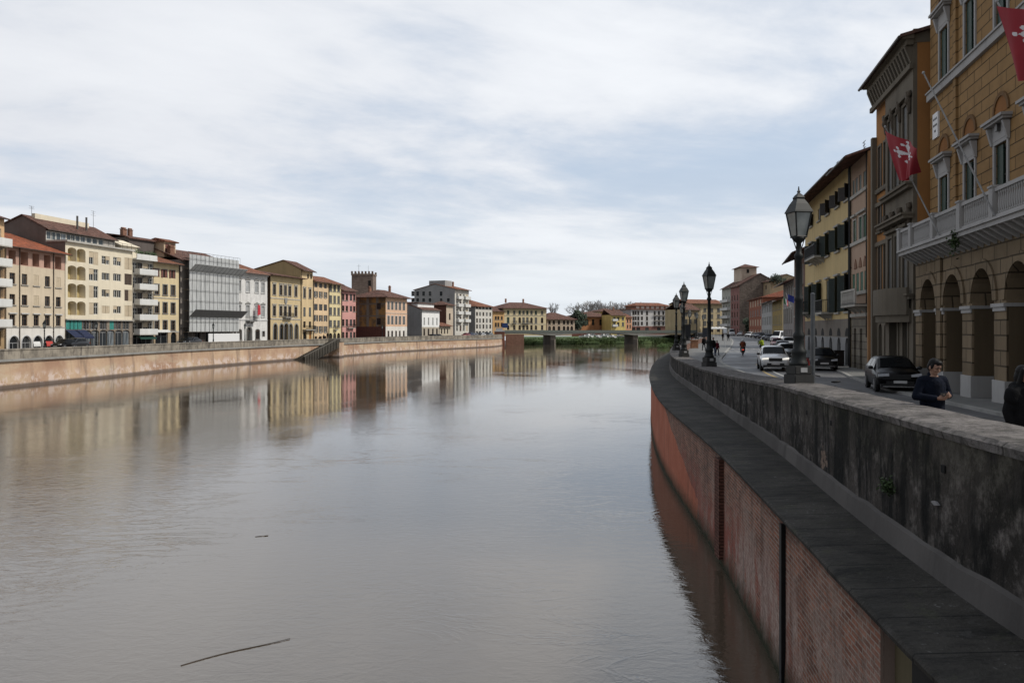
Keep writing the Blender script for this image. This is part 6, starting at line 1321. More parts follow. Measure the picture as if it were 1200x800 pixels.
def car(kind, pm, label, loc, rz, grp='cars on the right bank street', lit=False, rear=False, cat='car'):
    q = kind; L_ = q['L']; h = L_/2; W_ = q['W']; H = q['H']; key = (id(q), pm.name)
    t_ = thing('parked_van' if cat == 'van' else 'car', label, cat, loc, rz, grp)
    ys = [-h, -h+.08, -h+.35, -h+q['hl'], q['wb'], q['wb']+.35, .4, q['re'], q['tail'], h-.08, h]
    bz = [q['hood']-.28, q['hood']-.13, q['hood']-.05, q['belt'], q['belt']+.02, q['belt']+.03, q['belt']+.04, q['belt']+.06, q['belt']+.04, q['belt']-.02, q['belt']-.12]
    tz = [q['hood']-.24, q['hood']-.08, q['hood']+.0, q['hood']+.09, H-.05, H, H+.01, H-.03, q['belt']+.22, q['belt']+.02, q['belt']-.08]
    lo = [.42, .30, .22, .2, .2, .2, .2, .2, .22, .32, .42]
    wd = [.80, .92, .98, 1, 1, 1, 1, 1, .98, .93, .84]; tw = [.6, .7, .76, .80, .70, .69, .69, .68, .70, .72, .7]
    if key not in CARME:
        m = MB(); secs = []
        for y, b_, tp, l_, w_, tt in zip(ys, bz, tz, lo, wd, tw):
            w1 = W_*w_; s_ = [(w1*.86, l_), (w1*.97, l_+.14), (w1, (l_+b_)*.5+.06), (w1*.965, b_), (W_*tt+.03, tp-.07), (W_*tt-.08, tp-.005)]
            secs.append([(x, y, z) for x, z in s_]+[(0, y, tp+.015)]+[(-x, y, z) for x, z in s_[::-1]])
        for s_ in secs: m.add(s_)
        n = 13
        for j in range(len(secs)-1):
            for i in range(n-1): a = j*n+i; m.face((a, a+n, a+n+1, a+1))
            a = j*n; m.face((a, a+n-1, a+2*n-1, a+n))
        m.face(list(range(n))); e = (len(secs)-1)*n; m.face(list(range(e, e+n))[::-1])
        me = m.mesh('body', pm, True); fixn(me)
        g = MB(); A, Bs = secs[3], secs[4]                                     # windscreen
        def mixp(p, r, f): return Vector(p)*(1-f)+Vector(r)*f
        off = Vector((0, -.012, .012)); a4, a5, a7, a8 = (3, 4, 8, 9)
        [g.poly([mixp(A[i], Bs[i], .10)+off, mixp(A[i+1], Bs[i+1], .10)+off, mixp(A[i+1], Bs[i+1], .94)+off, mixp(A[i], Bs[i], .94)+off]) for i in (4, 5, 6, 7)]; ws = g.mesh('windscreen', CGL)
        g = MB(); A, Bs = secs[7], secs[8]; off = Vector((0, .012, .012))
        [g.poly([mixp(A[i], Bs[i], .10)+off, mixp(A[i+1], Bs[i+1], .10)+off, mixp(A[i+1], Bs[i+1], .9)+off, mixp(A[i], Bs[i], .9)+off]) for i in (4, 5, 6, 7)]; rw = g.mesh('rear_window', CGL)
        sides = []
        for sd in (0, 1):
            g = MB(); ix = (3, 4) if sd == 0 else (9, 8); o_ = Vector((.014 if sd == 0 else -.014, 0, .004))
            for j, (fa, fb) in ((4, (.1, 1)), (5, (0, .92)), (6, (.06, .95))):
                if kind is VAN and j == 6: continue
                A, Bs = secs[j], secs[j+1]; lo1, hi1 = .10, .86
                P1 = mixp(mixp(A[ix[0]], Bs[ix[0]], fa), mixp(A[ix[1]], Bs[ix[1]], fa), lo1); P2 = mixp(mixp(A[ix[0]], Bs[ix[0]], fb), mixp(A[ix[1]], Bs[ix[1]], fb), lo1); P3 = mixp(mixp(A[ix[0]], Bs[ix[0]], fb), mixp(A[ix[1]], Bs[ix[1]], fb), hi1); P4 = mixp(mixp(A[ix[0]], Bs[ix[0]], fa), mixp(A[ix[1]], Bs[ix[1]], fa), hi1)
                g.poly([p+o_ for p in (P1, P2, P3, P4)])
            A, Bs = secs[3], secs[4]                                            # quarter light ahead of the doors
            P1 = mixp(A[ix[0]], Bs[ix[0]], .35); P2 = mixp(mixp(A[ix[0]], Bs[ix[0]], .97), mixp(A[ix[1]], Bs[ix[1]], .97), .1); P3 = mixp(mixp(A[ix[0]], Bs[ix[0]], .97), mixp(A[ix[1]], Bs[ix[1]], .97), .8)
            g.poly([p+o_ for p in (P1, P2, P3)]); sides.append(g.mesh('side_window', CGL))
        CARME[key] = (me, ws, rw, sides)
    me, ws, rw, sides = CARME[key]
    link('body', me, t_); link('windscreen', ws, t_); link('rear_window', rw, t_)
    for s_ in sides: link('side_window', s_, t_)
    kk = ('parts', id(q), lit)
    if kk not in CARME:
        P_ = []; hd = q['hood']
        for sd in (-1, 1):
            m = MB(); x0, x1 = sorted((sd*W_*.48, sd*W_*.93)); m.prism([(x0, hd-.23), (x1, hd-.20), (x1, hd-.08), (x0, hd-.13)], -h-.0, -h+.28, 1); P_.append(('headlight', m.mesh('headlight', HLIT if lit else HLG)))
            m = MB(); x0, x1 = sorted((sd*W_*.62, sd*W_*.9)); m.box(x0, x1, h-.1, h+.012, q['belt']-.28, q['belt']-.08); P_.append(('tail_light', m.mesh('tail_light', TLG)))
            m = MB(); m.ell((sd*(W_+.09), q['wb']-.45, q['belt']+.08), (.11, .07, .08), 10, 6); m.box(*sorted((sd*(W_-.08), sd*(W_+.05))), q['wb']-.45, q['wb']-.40, q['belt']+.0, q['belt']+.05); P_.append(('mirror', m.mesh('mirror', BLK, True)))
        m = MB(); m.box(-W_*.46, W_*.46, -h-.012, -h+.05, hd-.33, hd-.13); P_.append(('grille', m.mesh('grille', BLK)))
        m = MB(); m.box(-W_*.86, W_*.86, -h-.035, -h+.1, .24, .40); m.box(-W_*.6, W_*.6, -h-.02, -h+.1, .405, .52); P_.append(('bumper', m.mesh('bumper', BLK)))
        m = MB(); m.box(-W_*.85, W_*.85, h-.1, h+.03, .25, .42); P_.append(('bumper', m.mesh('bumper', BLK)))
        m = MB(); m.box(-W_*.75, W_*.75, -h-.045, -h-.036, .27, .30); P_.append(('trim', m.mesh('trim', CHR)))
        m = MB(); m.box(-.26, .26, -h-.055, -h-.03, .43, .54); P_.append(('number_plate', m.mesh('number_plate', PLT)))
        m = MB(); m.box(-.26, .26, h+.02, h+.045, .62, .73); P_.append(('number_plate', m.mesh('number_plate', PLT)))
        CARME[kk] = P_
        m = MB(); m.v = []; m.lathe([(.20,-.11),(.33,-.10),(.345,-.06),(.345,.06),(.33,.10),(.20,.11)], 20); m.v = [(z, y, x) for x, y, z in m.v]; CARME['wheel'] = m.mesh('wheel', TYRE, True)
        m = MB(); m.lathe([(.03,.105),(.21,.10),(.22,.118),(.04,.122)], 16)
        m.v = [(z, y, x) for x, y, z in m.v]; CARME['rim'] = m.mesh('rim', RIM)
    for n_, me in CARME[kk]: link(n_, me, t_)
    for y in (-h+.82, h-.80):
        for sd in (-1, 1):
            a = MB() if 'arch' not in CARME else None
            if a:
                a.lathe([(.30,-.05),(.405,-.05),(.405,.05),(.30,.05)], 20); a.v = [(z, y_, x) for x, y_, z in a.v]; CARME['arch'] = a.mesh('wheel_arch', BLK)
            o = link('wheel_arch', CARME['arch'], t_, (sd*(W_-.045), y, .36)); w_ = link('wheel', CARME['wheel'], t_, (sd*(W_-.09), y, .345)); r_ = link('rim', CARME['rim'], w_); r_.rotation_euler = (0, 0, 0 if sd > 0 else math.pi)
    return t_
WHITE = paint('white_car_paint', (.55,.56,.57)); BLACK = plain('black_car_paint', (.003,.003,.0035), .3, .0, var=.05, spec=.14, coat=.03); SILV = paint('silver_car_paint', (.26,.28,.29)); DGR = plain('dark_grey_car_paint', (.02,.021,.024), .3, .0, var=.05, spec=.3, coat=.15); LOWSUV = dict(SUV, H=1.52, hood=.93, belt=.96); REDC = paint('red_car_paint', (.22,.012,.015)); BLUC = paint('dark_blue_car_paint', (.012,.02,.06)); GRYC = paint('grey_car_paint', (.13,.135,.14))
def at(px, D_): return (P(px, D_)[0], D_, zst(D_)+.03)
def street_angle(D_): a = (BX(D_+4)-BX(D_-4))/8; return -math.atan(a)
car(SUV, WHITE, 'white sport utility car with lit headlights driving towards the viewer', at(905.5, 54), street_angle(54)*1.0+R(3), lit=True)
car(LOWSUV, BLACK, 'black sport utility car parked in front of the grey baroque house', at(1045, 36.0), street_angle(36)+R(-4))
car(HATCH, BLACK, 'black car parked by the yellow house, behind the grey pole', at(963, 54.5), street_angle(54))
car(HATCH, SILV, 'silver hatchback partly hidden behind the white car', at(922, 73), street_angle(70))
car(SEDAN, DGR, 'dark grey car parked just beyond the silver hatchback', at(917, 92), street_angle(90))
car(HATCH, REDC, 'dark red car in front of the white van', at(910.5, 118), street_angle(118)); car(SUV, WHITE, 'white car beside the dark red car, right of the van', at(924, 116), street_angle(118))
car(VAN, WHITE, 'long white van parked before the mustard house', at(914, 160), street_angle(160)+R(-25), cat='van')
for px, D_, kd, pm, lb in ((903.5, 178, HATCH, DGR, 'dark parked car nearest the white van in the far row'), (899.5, 190, SEDAN, BLUC, 'dark blue parked car, second from the van in the far row'), (895.5, 201, HATCH, BLACK, 'black parked car, third from the van in the far row'), (891, 213, SUV, BLUC, 'blue parked car before the white house, fourth from the van'), (885.5, 226, SEDAN, GRYC, 'grey parked car before the brick red house'), (878.5, 240, HATCH, WHITE, 'white parked car at the left end of the far row'), (868, 270, HATCH, WHITE, 'small white car far up the street below the rubble wall')):
    car(kd, pm, lb, at(px, D_), street_angle(D_)+R(-20))
car(VAN, WHITE, 'white van far up the street below the pink corner block', at(857, 272), street_angle(270), cat='van')
def atl(px, k=.93): D_ = fac(px)[1]*k; return (P(px, D_)[0], D_, 2.97)
for px, kd, pm, lb in ((76, HATCH, BLACK, 'black car left of the navy awnings on the far quay'), (88, SUV, DGR, 'dark car below the navy awnings on the far quay'), (219, HATCH, BLACK, 'black car at the left foot of the scaffolding'), (225, SEDAN, DGR, 'dark car between the scaffolding and the white hoarding')):
    car(kd, pm, lb, atl(px), R(-8), 'cars parked along the far quay')
for px, D_, kd, pm, lb in ((506.5, 238, HATCH, BLACK, 'black car before the low white house on the far quay'), (512.5, 242, SEDAN, BLACK, 'dark car right of the black one before the low white house'), (546, 268, HATCH, REDC, 'red car below the white balconied front on the far quay'), (551, 271, SUV, BLUC, 'blue car parked right of the red one on the far quay'), (555.5, 274, HATCH, GRYC, 'grey car in the middle of the far quay parking row'), (560, 277, SEDAN, BLACK, 'black car below the white grey block on the far quay'), (564.5, 279, HATCH, WHITE, 'white car in the far quay parking row'), (569, 282, SUV, DGR, 'dark grey car near the bridge on the far quay'), (573.5, 284, HATCH, SILV, 'silver car nearest the bridge abutment on the far quay')):
    car(kd, pm, lb, (*P(px, D_), 3.2 if D_ > 250 else 2.97), R(-25), 'cars parked along the far quay')
# ------------------------------------------------------------------ people
SKIN = plain('skin', (.26,.145,.10), .55, var=.08); HAIR = plain('black_hair', (.005,.0045,.0045), .55, var=.3, scale=40, spec=.15)
def cloth(name, col):
    k = ('cl', name)
    if k in MATS: return MATS[k]
    m, t, b = newmat(name); c = coords(t); n = t.noise(c, 9, 5, .65); t.l(t.mix(t.mr(n, .3, .7), tuple(x*.7 for x in col), tuple(x*1.25 for x in col)), b.inputs['Base Color']); t.l(t.bump(t.noise(c, 16, 4, .6, 1.0), .7, .02), b.inputs['Normal']); setb(b, Roughness=.9, Specular_IOR_Level=.08); MATS[k] = m; return m
def remesh(name, mb, mat, parent, vox, smooth_it=3):
    o = mb.build(name, mat, parent, True); fixn(o.data); r_ = o.modifiers.new('remesh', 'REMESH'); r_.mode = 'VOXEL'; r_.voxel_size = vox; r_.use_smooth_shade = True
    s_ = o.modifiers.new('smooth', 'SMOOTH'); s_.iterations = smooth_it; s_.factor = .5; return o
def person(label, loc, rz, h=1.74, jacket=None, trousers=None, pose='walk', hairlen='short', vox=.024, grp=None, hood=False, bend=0.0, hatcol=None, stride=.28, sit=False, headturn=(0, 0)):
    """faces -Y; arms: list of joints per pose"""
    t_ = thing('person', label, 'person', loc, rz, grp, h/1.75)
    jacket = jacket or cloth('black_jacket', (.010,.010,.012)); trousers = trousers or cloth('dark_trousers', (.02,.022,.03))
    V = Vector; hip = 0.93; cy = 0.0
    sh = 1.42; up = V((0, -math.sin(bend), math.cos(bend)))
    base = V((0, 0, hip)); tor = lambda d: base+up*d
    neck = tor(.53); head = tor(.70)+V((0, -.015, 0))
    if pose == 'phone': head += V((0, -.035, -.02))
    LS, RS = tor(.47)+V((.185, 0, 0)), tor(.47)+V((-.185, 0, 0))
    if sit: hipz = hip
    if pose == 'phone': arms = [(LS, V((.29, .01, 1.16)), V((.07, -.27, 1.17))), (RS, V((-.30, -.02, 1.15)), V((-.10, -.25, 1.13)))]
    elif pose == 'ride': arms = [(LS, LS+V((.08, -.16, -.22)), V((.28, -.50, 1.0))), (RS, RS+V((-.08, -.16, -.22)), V((-.28, -.50, 1.0)))]
    else: arms = [(LS, LS+V((.06, .03, -.29)), LS+V((.05, -.12 if pose == 'walk' else -.03, -.53))), (RS, RS+V((-.06, .04, -.29)), RS+V((-.05, .08 if pose == 'walk' else -.03, -.53)))]
    s_ = stride if pose == 'walk' else .02
    if sit: legs = [(V((.10, 0, hip-.03)), V((.20, -.42, hip-.06)), V((.19, -.40, .46))), (V((-.10, 0, hip-.03)), V((-.20, -.42, hip-.06)), V((-.19, -.40, .46)))]
    else: legs = [(V((.095, 0, hip-.03)), V((.10, -s_*.55, .49)), V((.10, -s_*.75, .085))), (V((-.095, 0, hip-.03)), V((-.10, s_*.15, .49)), V((-.10, s_*.95, .10)))]
    b_ = MB(); n = 14
    b_.cap(base, tor(.25), .13, .12, n); b_.cap(tor(.25), tor(.45), .12, .13, n); b_.cap(LS, RS, .06, .06, n); b_.cap(tor(.46), head+V((0, .02, -.06)), .06, .055, n)
    hm = Matrix.Rotation(headturn[0], 3, 'Z') @ Matrix.Rotation(headturn[1], 3, 'X')
    def H(x, y, z): return head+hm @ V((x, y, z))
    hb = MB(); hb.ell((0,0,.02), (.077,.098,.108), 20, 14); hb.ell((0,-.022,-.055), (.056,.068,.066), 16, 10); hb.ell((0,-.075,-.088), (.024,.02,.02), 10, 8)
    hb.cap((0,-.088,.018), (0,-.108,-.022), .010, .016, 10); hb.ell((-.034,-.083,.03), (.026,.014,.010), 10, 6); hb.ell((.034,-.083,.03), (.026,.014,.010), 10, 6)
    hb.ell((0,-.088,-.057), (.024,.012,.009), 10, 6)
    for sx in (-1, 1): hb.ell((sx*.08,.008,-.005), (.013,.024,.034), 10, 8); hb.ell((sx*.04,-.068,-.02), (.022,.022,.02), 10, 6)
    k = len(b_.v); b_.v += [tuple(H(*p)) for p in hb.v]; b_.f += [tuple(i+k for i in f) for f in hb.f]; b_.m += [0]*len(hb.f)
    for i, (a, e, w_) in enumerate(arms):
        b_.cap(a, e, .045, .038, 10); b_.cap(e, w_, .036, .027, 10)
        d = (w_-e).normalized(); sd = 1 if i == 0 else -1
        if pose == 'phone': pal = V((-.35*sd, -.9, .15)).normalized(); fd = V((-sd*.9, -.25, .1)).normalized()
        else: pal = d; fd = d
        pc = w_+pal*.045; b_.cap(w_, pc+pal*.03, .026, .034, 10)
        acr = pal.cross(fd); acr = acr.normalized() if acr.length > .1 else V((0, 1, 0))
        acr = V((0, -.2, 1)).normalized() if pose == 'phone' else V((0, 1, 0))
        for q in range(4):
            st0 = pc+pal*.045+acr*(.03-.02*q); l = (.040, .046, .043, .034)[q]
            m1 = st0+(pal*.6+fd*.6).normalized()*l if pose == 'phone' else st0+d*l
            m2 = m1+(fd*.9-pal*.35).normalized()*l*.8 if pose == 'phone' else m1+(d+V((-.25*sd, -.25, 0))).normalized()*l*.8
            b_.cap(st0, m1, .0105, .0095, 8); b_.cap(m1, m2, .0095, .008, 8)
        th = pc+acr*.035; t1 = th+(pal*.5+acr*.6+fd*.5).normalized()*.04; b_.cap(th, t1, .0125, .011, 8); b_.cap(t1, t1+(pal*.6+fd*.7).normalized()*.03, .011, .009, 8)
    for a, kx, an in legs: b_.cap(a, kx, .075, .052, 10); b_.cap(kx, an, .052, .036, 10); b_.cap(an, an+V((0, -.12, -.045)), .034, .028, 10)
    remesh('body', b_, SKIN, t_, vox if vox < .012 else .02, 2)
    j = MB(); tz = .34
    j.cap(tor(-.06), tor(.22), .165, .165, 16); j.cap(tor(.2), tor(.40), .165, .17, 16); j.cap(LS+V((-.03,0,.0)), RS+V((.03,0,.0)), .085, .085, 14); j.cap(tor(.02)+V((.07,0,0)), tor(.38)+V((.08,0,0)), .125, .13, 14); j.cap(tor(.02)+V((-.07,0,0)), tor(.38)+V((-.08,0,0)), .125, .13, 14)
    j.cap(tor(.48), tor(.56)+V((0, .01, 0)), .085, .075, 12)
    if hood: j.ell(tor(.52)+V((0, .05, .0)), (.17, .15, .10), 16, 10); j.ell(tor(.50)+V((0, -.03, -.01)), (.14, .12, .08), 16, 10); j.cap(LS+V((.01,0,-.03)), LS+V((.03,0,-.1)), .1, .095, 14); j.cap(RS+V((-.01,0,-.03)), RS+V((-.03,0,-.1)), .1, .095, 14)
    for a, e, w_ in arms: j.cap(a, e, .078, .066, 12); j.cap(e, e+(w_-e)*.93, .066, .05, 12)
    remesh('jacket', j, jacket, t_, min(vox*1.2, .026), 4)
    tr = MB()
    tr.cap(base+V((.05, 0, -.02)), base+V((-.05, 0, -.02)), .135, .135, 12)
    for a, kx, an in legs: tr.cap(a, kx, .098, .075, 12); tr.cap(kx, kx+(an-kx)*.93, .073, .06, 12)
    remesh('trousers', tr, trousers, t_, .024, 3)
    for a, kx, an in legs:
        s2 = MB(); s2.cap(an+V((0, .03, -.02)), an+V((0, -.13, -.05)), .05, .042, 12); s2.box(an.x-.042, an.x+.042, an.y-.17, an.y+.075, an.z-.085, an.z-.03); remesh('shoe', s2, BLK, t_, .014, 2)
    hr = MB()
    if pose == 'ride' or hatcol: hr.ell((0, .01, .035), (.118, .14, .125), 16, 12); hn = 'helmet'
    elif hairlen == 'short':
        hr.ell((0, .024, .058), (.084, .094, .092), 18, 12); hr.ell((0, -.05, .108), (.066, .05, .036), 14, 8); hr.ell((-.03, -.07, .092), (.03, .028, .024), 10, 8); hr.ell((.02, -.075, .098), (.032, .026, .024), 10, 8); hr.ell((0, .05, .0), (.081, .066, .085), 14, 10)
        for sx in (-1, 1): hr.ell((sx*.074, -.012, .03), (.018, .03, .05), 10, 8); hn = 'hair'
    else:
        hr.ell((0, .028, .045), (.094, .106, .098), 18, 12); hr.ell((0, .055, -.04), (.098, .085, .14), 16, 12); hr.ell((0, .05, -.14), (.10, .075, .08), 14, 10)
        for sx in (-1, 1): hr.cap((sx*.066, -.012, .07), (sx*.092, .012, -.15), .032, .034, 10)
        hn = 'hair'
    hr.v = [tuple(H(*p)) for p in hr.v]; remesh(hn, hr, (hatcol or plain('dark_helmet', (.02,.02,.022), .3)) if hn == 'helmet' else HAIR, t_, max(vox*.9, .008), 2)
    if vox < .012:
        for sx in (-1, 1):
            e = MB(); e.ell(tuple(H(sx*.034, -.088, .012)), (.012, .006, .006), 10, 8); e.build('eye', plain('dark_eye', (.015,.01,.008), .2), t_, True)
            e = MB(); e.v = []; e.box(-.024, .024, -.006, .006, -.004, .004); e.v = [tuple(H(sx*.036+x, -.098+y, .037+z)) for x, y, z in e.v]; e.build('eyebrow', HAIR, t_)
    return t_
NVY = cloth('navy_jacket', (.006,.008,.015)); BKJ = cloth('black_jacket', (.008,.008,.009))
zp_ = lambda D_: zst(D_)+.13
man = person('young man in a navy jacket looking down at a phone beside the parapet', (P(1092.5, 12.75)[0], 12.75, zp_(12.75)), R(8), 1.735, NVY, None, 'phone', vox=.0085, headturn=(R(12), R(22)))
V = Vector
sc_ = 1.735/1.75; mloc = V((P(1092.5, 12.75)[0], 12.75, zp_(12.75))); ph = MB(); ph.box(-.075, .075, -.036, .036, -.004, .004); o = ph.mesh('phone', plain('black_phone', (.01,.01,.011), .2)); bv(o, .003)
o = link('phone', o); o.location = mloc+Matrix.Rotation(R(8), 3, 'Z') @ V((-.02, -.335, 1.20))*sc_; o.rotation_euler = (R(35), 0, R(14)); tag(o, 'black phone held in both hands by the man in the navy jacket', 'phone')
person('person with long dark hair in a black hooded coat, cut by the right edge', (P(1200, 10.9)[0], 10.9, zp_(10.9)), R(12), 1.68, BKJ, None, 'stand', 'long', vox=.0095, hood=True, headturn=(R(10), R(6)))
gp = 'people on foot along the right pavement'
person('walker all in black nearest the parapet, left of the second lantern', (P(825, 100)[0], 100, zp_(100)), R(190), 1.75, BKJ, None, 'walk', grp=gp)
person('walker in dark jacket and blue jeans half hidden by the second lantern', (P(835.8, 80)[0], 80, zp_(80)), R(10), 1.8, BKJ, cloth('blue_jeans', (.04,.055,.11)), 'walk', grp=gp)
person('walker in a dark red jacket and black trousers near the kerb', (P(840.3, 81)[0], 81, zp_(81)), R(15), 1.5, cloth('dark_red_jacket', (.10,.012,.022)), None, 'walk', grp=gp)
person('lone dark figure far up the pavement', (P(853.5, 170)[0], 170, zp_(170)), R(180), 1.75, BKJ, None, 'walk', grp=gp); person('dark figure by the parapet far up the pavement, left of the lone one', (P(847, 172)[0], 172, zp_(172)), R(20), 1.7, BKJ, None, 'stand', grp=gp)
gs2 = 'people at the head of the river stairs'
for px, D_, lb, z in ((384, 167.5, 'dark figure standing highest at the head of the river stairs', 3.55), (379.5, 165, 'dark figure stooping at the stair head, left of the tallest', 3.1), (374.5, 163, 'dark figure on the upper stair steps, leftmost of three', 2.8)):
    person(lb, (P(px, D_)[0], D_, z), R(60), 1.7, BKJ, None, 'stand', grp=gs2)
# ------------------------------------------------------------------ two-wheelers
def scooter(label, loc, rz, col, cat='scooter', screen=True, tail=False, grp=None):
    t_ = thing('motor_scooter', label, cat, loc, rz, grp); 
    m = MB(); m.cap((0, -.45, .95), (0, -.55, .45), .09, .13, 10); m.cap((0, -.5, .4), (0, .1, .30), .13, .14, 10); m.cap((0, .15, .45), (0, .65, .62), .17, .12, 10); m.cap((0, .1, .35), (0, .5, .45), .15, .15, 10); remesh('fairing', m, col, t_, .03, 3)
    m = MB(); m.cap((0, .05, .76), (0, .55, .80), .12, .09, 10); remesh('seat', m, BLK, t_, .03, 3)
    for y in (-.68, .55):
        w_ = MB(); w_.lathe([(.12,-.05),(.25,-.05),(.27,0),(.25,.05),(.12,.05)], 18); w_.v = [(z, y+y2, .27+x) for x, y2, z in w_.v]; w = w_.build('wheel', TYRE, t_, True); r_ = MB(); r_.lathe([(.02,-.055),(.13,-.055),(.13,.055),(.02,.055)], 12); r_.v = [(z, y+y2, .27+x) for x, y2, z in r_.v]; r_.build('rim', RIM, w)
    m = MB(); m.tube((-.33, -.42, 1.02), (.33, -.42, 1.02), .018, .018, 8); m.tube((0, -.42, 1.02), (0, -.66, .3), .03, .03, 8); m.build('handlebar', BLK, t_)
    for sx in (-1, 1):
        m = MB(); m.tube((sx*.22, -.42, 1.02), (sx*.30, -.47, 1.22), .008, .008, 5); m.ell((sx*.31, -.47, 1.25), (.06, .02, .045), 8, 6); m.build('mirror', BLK, t_)
    m = MB(); m.ell((0, -.56, .86), (.09, .05, .07), 10, 8); m.build('headlight', HLIT if not tail else HLG, t_, True); m = MB(); m.box(-.09, .09, .75, .79, .58, .68); m.build('tail_light', TLIT if tail else TLG, t_)
    if screen:
        m = MB(); m.prism([(-.50, 1.0), (-.52, 1.0), (-.40, 1.48), (-.38, 1.48)], -.24, .24, 0); m.build('windscreen', plain('clear_screen', (.22,.24,.25), .1), t_)
    return t_
def rider(px, D_, rz, col, jk, lb1, lb2, helmet, lean=0, tail=False):
    loc = at(px, D_); s_ = scooter(lb1, loc, rz, col, 'scooter', True, tail); p = person(lb2, (loc[0]+.0, loc[1], loc[2]-.02), rz, 1.72, jk, None, 'ride', sit=True, bend=.12, hatcol=helmet); off = Matrix.Rotation(rz, 3, 'Z') @ V((0, .17, .0)); p.location = V(p.location)+off; s_.rotation_euler = p.rotation_euler = (0, lean, rz)
rider(870.5, 83, street_angle(83)+R(180), plain('dark_scooter_paint', (.015,.015,.016), .3), cloth('rust_brown_jacket', (.12,.035,.018)), 'dark scooter ridden away up the left lane', 'scooter rider in rust brown jacket and white helmet', plain('white_helmet', (.5,.5,.5), .3), 0, True)
rider(895, 97, street_angle(97)+R(205), plain('dark_scooter_paint', (.015,.015,.016), .3), cloth('yellow_green_vest', (.26,.33,.03)), 'dark scooter leaning through a turn beyond the white car', 'scooter rider in yellow green safety vest leaning over', plain('grey_helmet', (.2,.2,.2), .3), R(14))
scooter('parked scooter with tall windscreen right of the nearest lantern base', at(944.5, 47.5), street_angle(50)+R(165), plain('red_scooter_paint', (.16,.02,.02), .3), tail=True)
# bicycle behind the parapet
bk = thing('bicycle', 'dark bicycle leaning inside the parapet right of the grey pole', 'bicycle', (P(963, 20.6)[0]+.15, 20.6, zst(20.6)+.13), R(-75)); bk.rotation_euler = (0, R(-8), R(-78))
m = MB()
for a, c_ in (((0,-.45,.85),(0,.12,.30)), ((0,-.42,.78),(0,.28,.82)), ((0,.12,.30),(0,.30,.88)), ((0,.12,.30),(0,.55,.34)), ((0,.28,.80),(0,.55,.34)), ((0,-.42,.95),(0,-.58,.34))): m.tube(a, c_, .02, .02, 8)
m.build('frame', BLK, bk)
for y in (-.58, .55):
    m = MB(); n = 28
    pts = [(0, y+.33*math.cos(6.2832*k/n), .34+.33*math.sin(6.2832*k/n)) for k in range(n+1)]; m.path(pts, .018, 6); w = m.build('wheel', TYRE, bk); m = MB()
    for k in range(12): m.tube((0, y, .34), (0, y+.32*math.cos(.5236*k), .34+.32*math.sin(.5236*k)), .003, .003, 4)
    m.build('spokes', RIM, w)
m = MB(); m.ell((0, .33, 1.0), (.08, .14, .035), 12, 8); m.build('saddle', BLK, bk); m = MB(); m.path([(-.3, -.30, 1.12), (-.22, -.42, 1.16), (0, -.44, 1.12), (.22, -.42, 1.16), (.3, -.30, 1.12)], .016, 8); m.build('handlebar', BLK, bk)
# poles and signs
m = MB(); D_ = 20.2; x, y = P(952.5, D_); zt = ZP(345, D_); m.tube((x, y, zst(D_)+.1), (x, y, zt), .055, .055, 12); m.ell((x, y, zt), (.06,.06,.05), 10, 6); o = m.build('metal_pole', plain('galvanised_steel', (.10,.105,.11), .5, .4)); tag(o, 'plain grey metal pole just right of the nearest lantern', 'pole')
D_ = 114.0; x, y = P(849.5, D_); t_ = thing('bus_stop_pole', 'thin white pole with small sign at the pavement edge', 'sign', (x, y, zp_(D_))); m = MB(); m.tube((0,0,0), (0,0,2.7), .05, .05, 8); m.build('post', plain('white_post', (.42,.43,.44), .5), t_); m = MB(); m.box(-.25, .25, -.1, -.06, 2.1, 2.7); m.build('panel', plain('pale_sign', (.42,.45,.5), .5), t_)
D_ = 93.0; x, y = P(801, D_); signpost('road_sign', 'large dark rectangular sign seen from behind, left of the third lantern', x+.3, y, zp_(D_), 1.05, 1.45, 1.75, (.010,.012,.016)); D_ = 118.0; x, y = P(826.3, D_); signpost('road_sign', 'dark rectangular sign behind the walkers, left of the second lantern post', x, y, zp_(D_), .85, 1.35, 1.55, (.012,.016,.024))
# small flags on the grey white house
fp = Vector((P(930, 110)[0]-.3, 110, ZP(362, 110))); ft = Vector((P(921, 108)[0], 108, ZP(343, 108)))
m = MB(); m.tube(fp, ft, .03, .02, 6); o = m.build('flagpole', FLW); tag(o, 'short slanting pole with two small flags behind the nearest lantern', 'flagpole')
def small_flag(c0, w_, h_, mats, name, lb, bands=None):
    m = MB(); n = 12
    for j in range(n+1):
        for i in range(n+1): u, v = i/n, j/n; m.v.append((c0.x+w_*u+.08*v, c0.y+.12*math.sin(6*u+2*v), c0.z-h_*v-.5*u*h_))
    for j in range(n):
        for i in range(n): m.cur = min(len(mats)-1, i*len(mats)//n); a = j*(n+1)+i; m.face((a, a+1, a+n+2, a+n+1))
    o = m.build('flag', mats, None, True); tag(o, lb, 'flag')
small_flag(ft+Vector((.25, 0, -.15)), 1.1, .95, [plain('blue_flag_cloth', (.012,.022,.16), .8)], 'flag', 'small blue flag beside the nearest lantern post'); small_flag(ft+Vector((-.1, .5, -.6)), .55, .85, [plain('green_flag_cloth', (.02,.14,.05), .8), FLW, plain('red_cloth', (.42,.03,.04), .8)], 'flag', 'small green white and red flag left of the small blue flag')
WCV = plain('white_canvas', (.48,.48,.47), .8, var=.08)
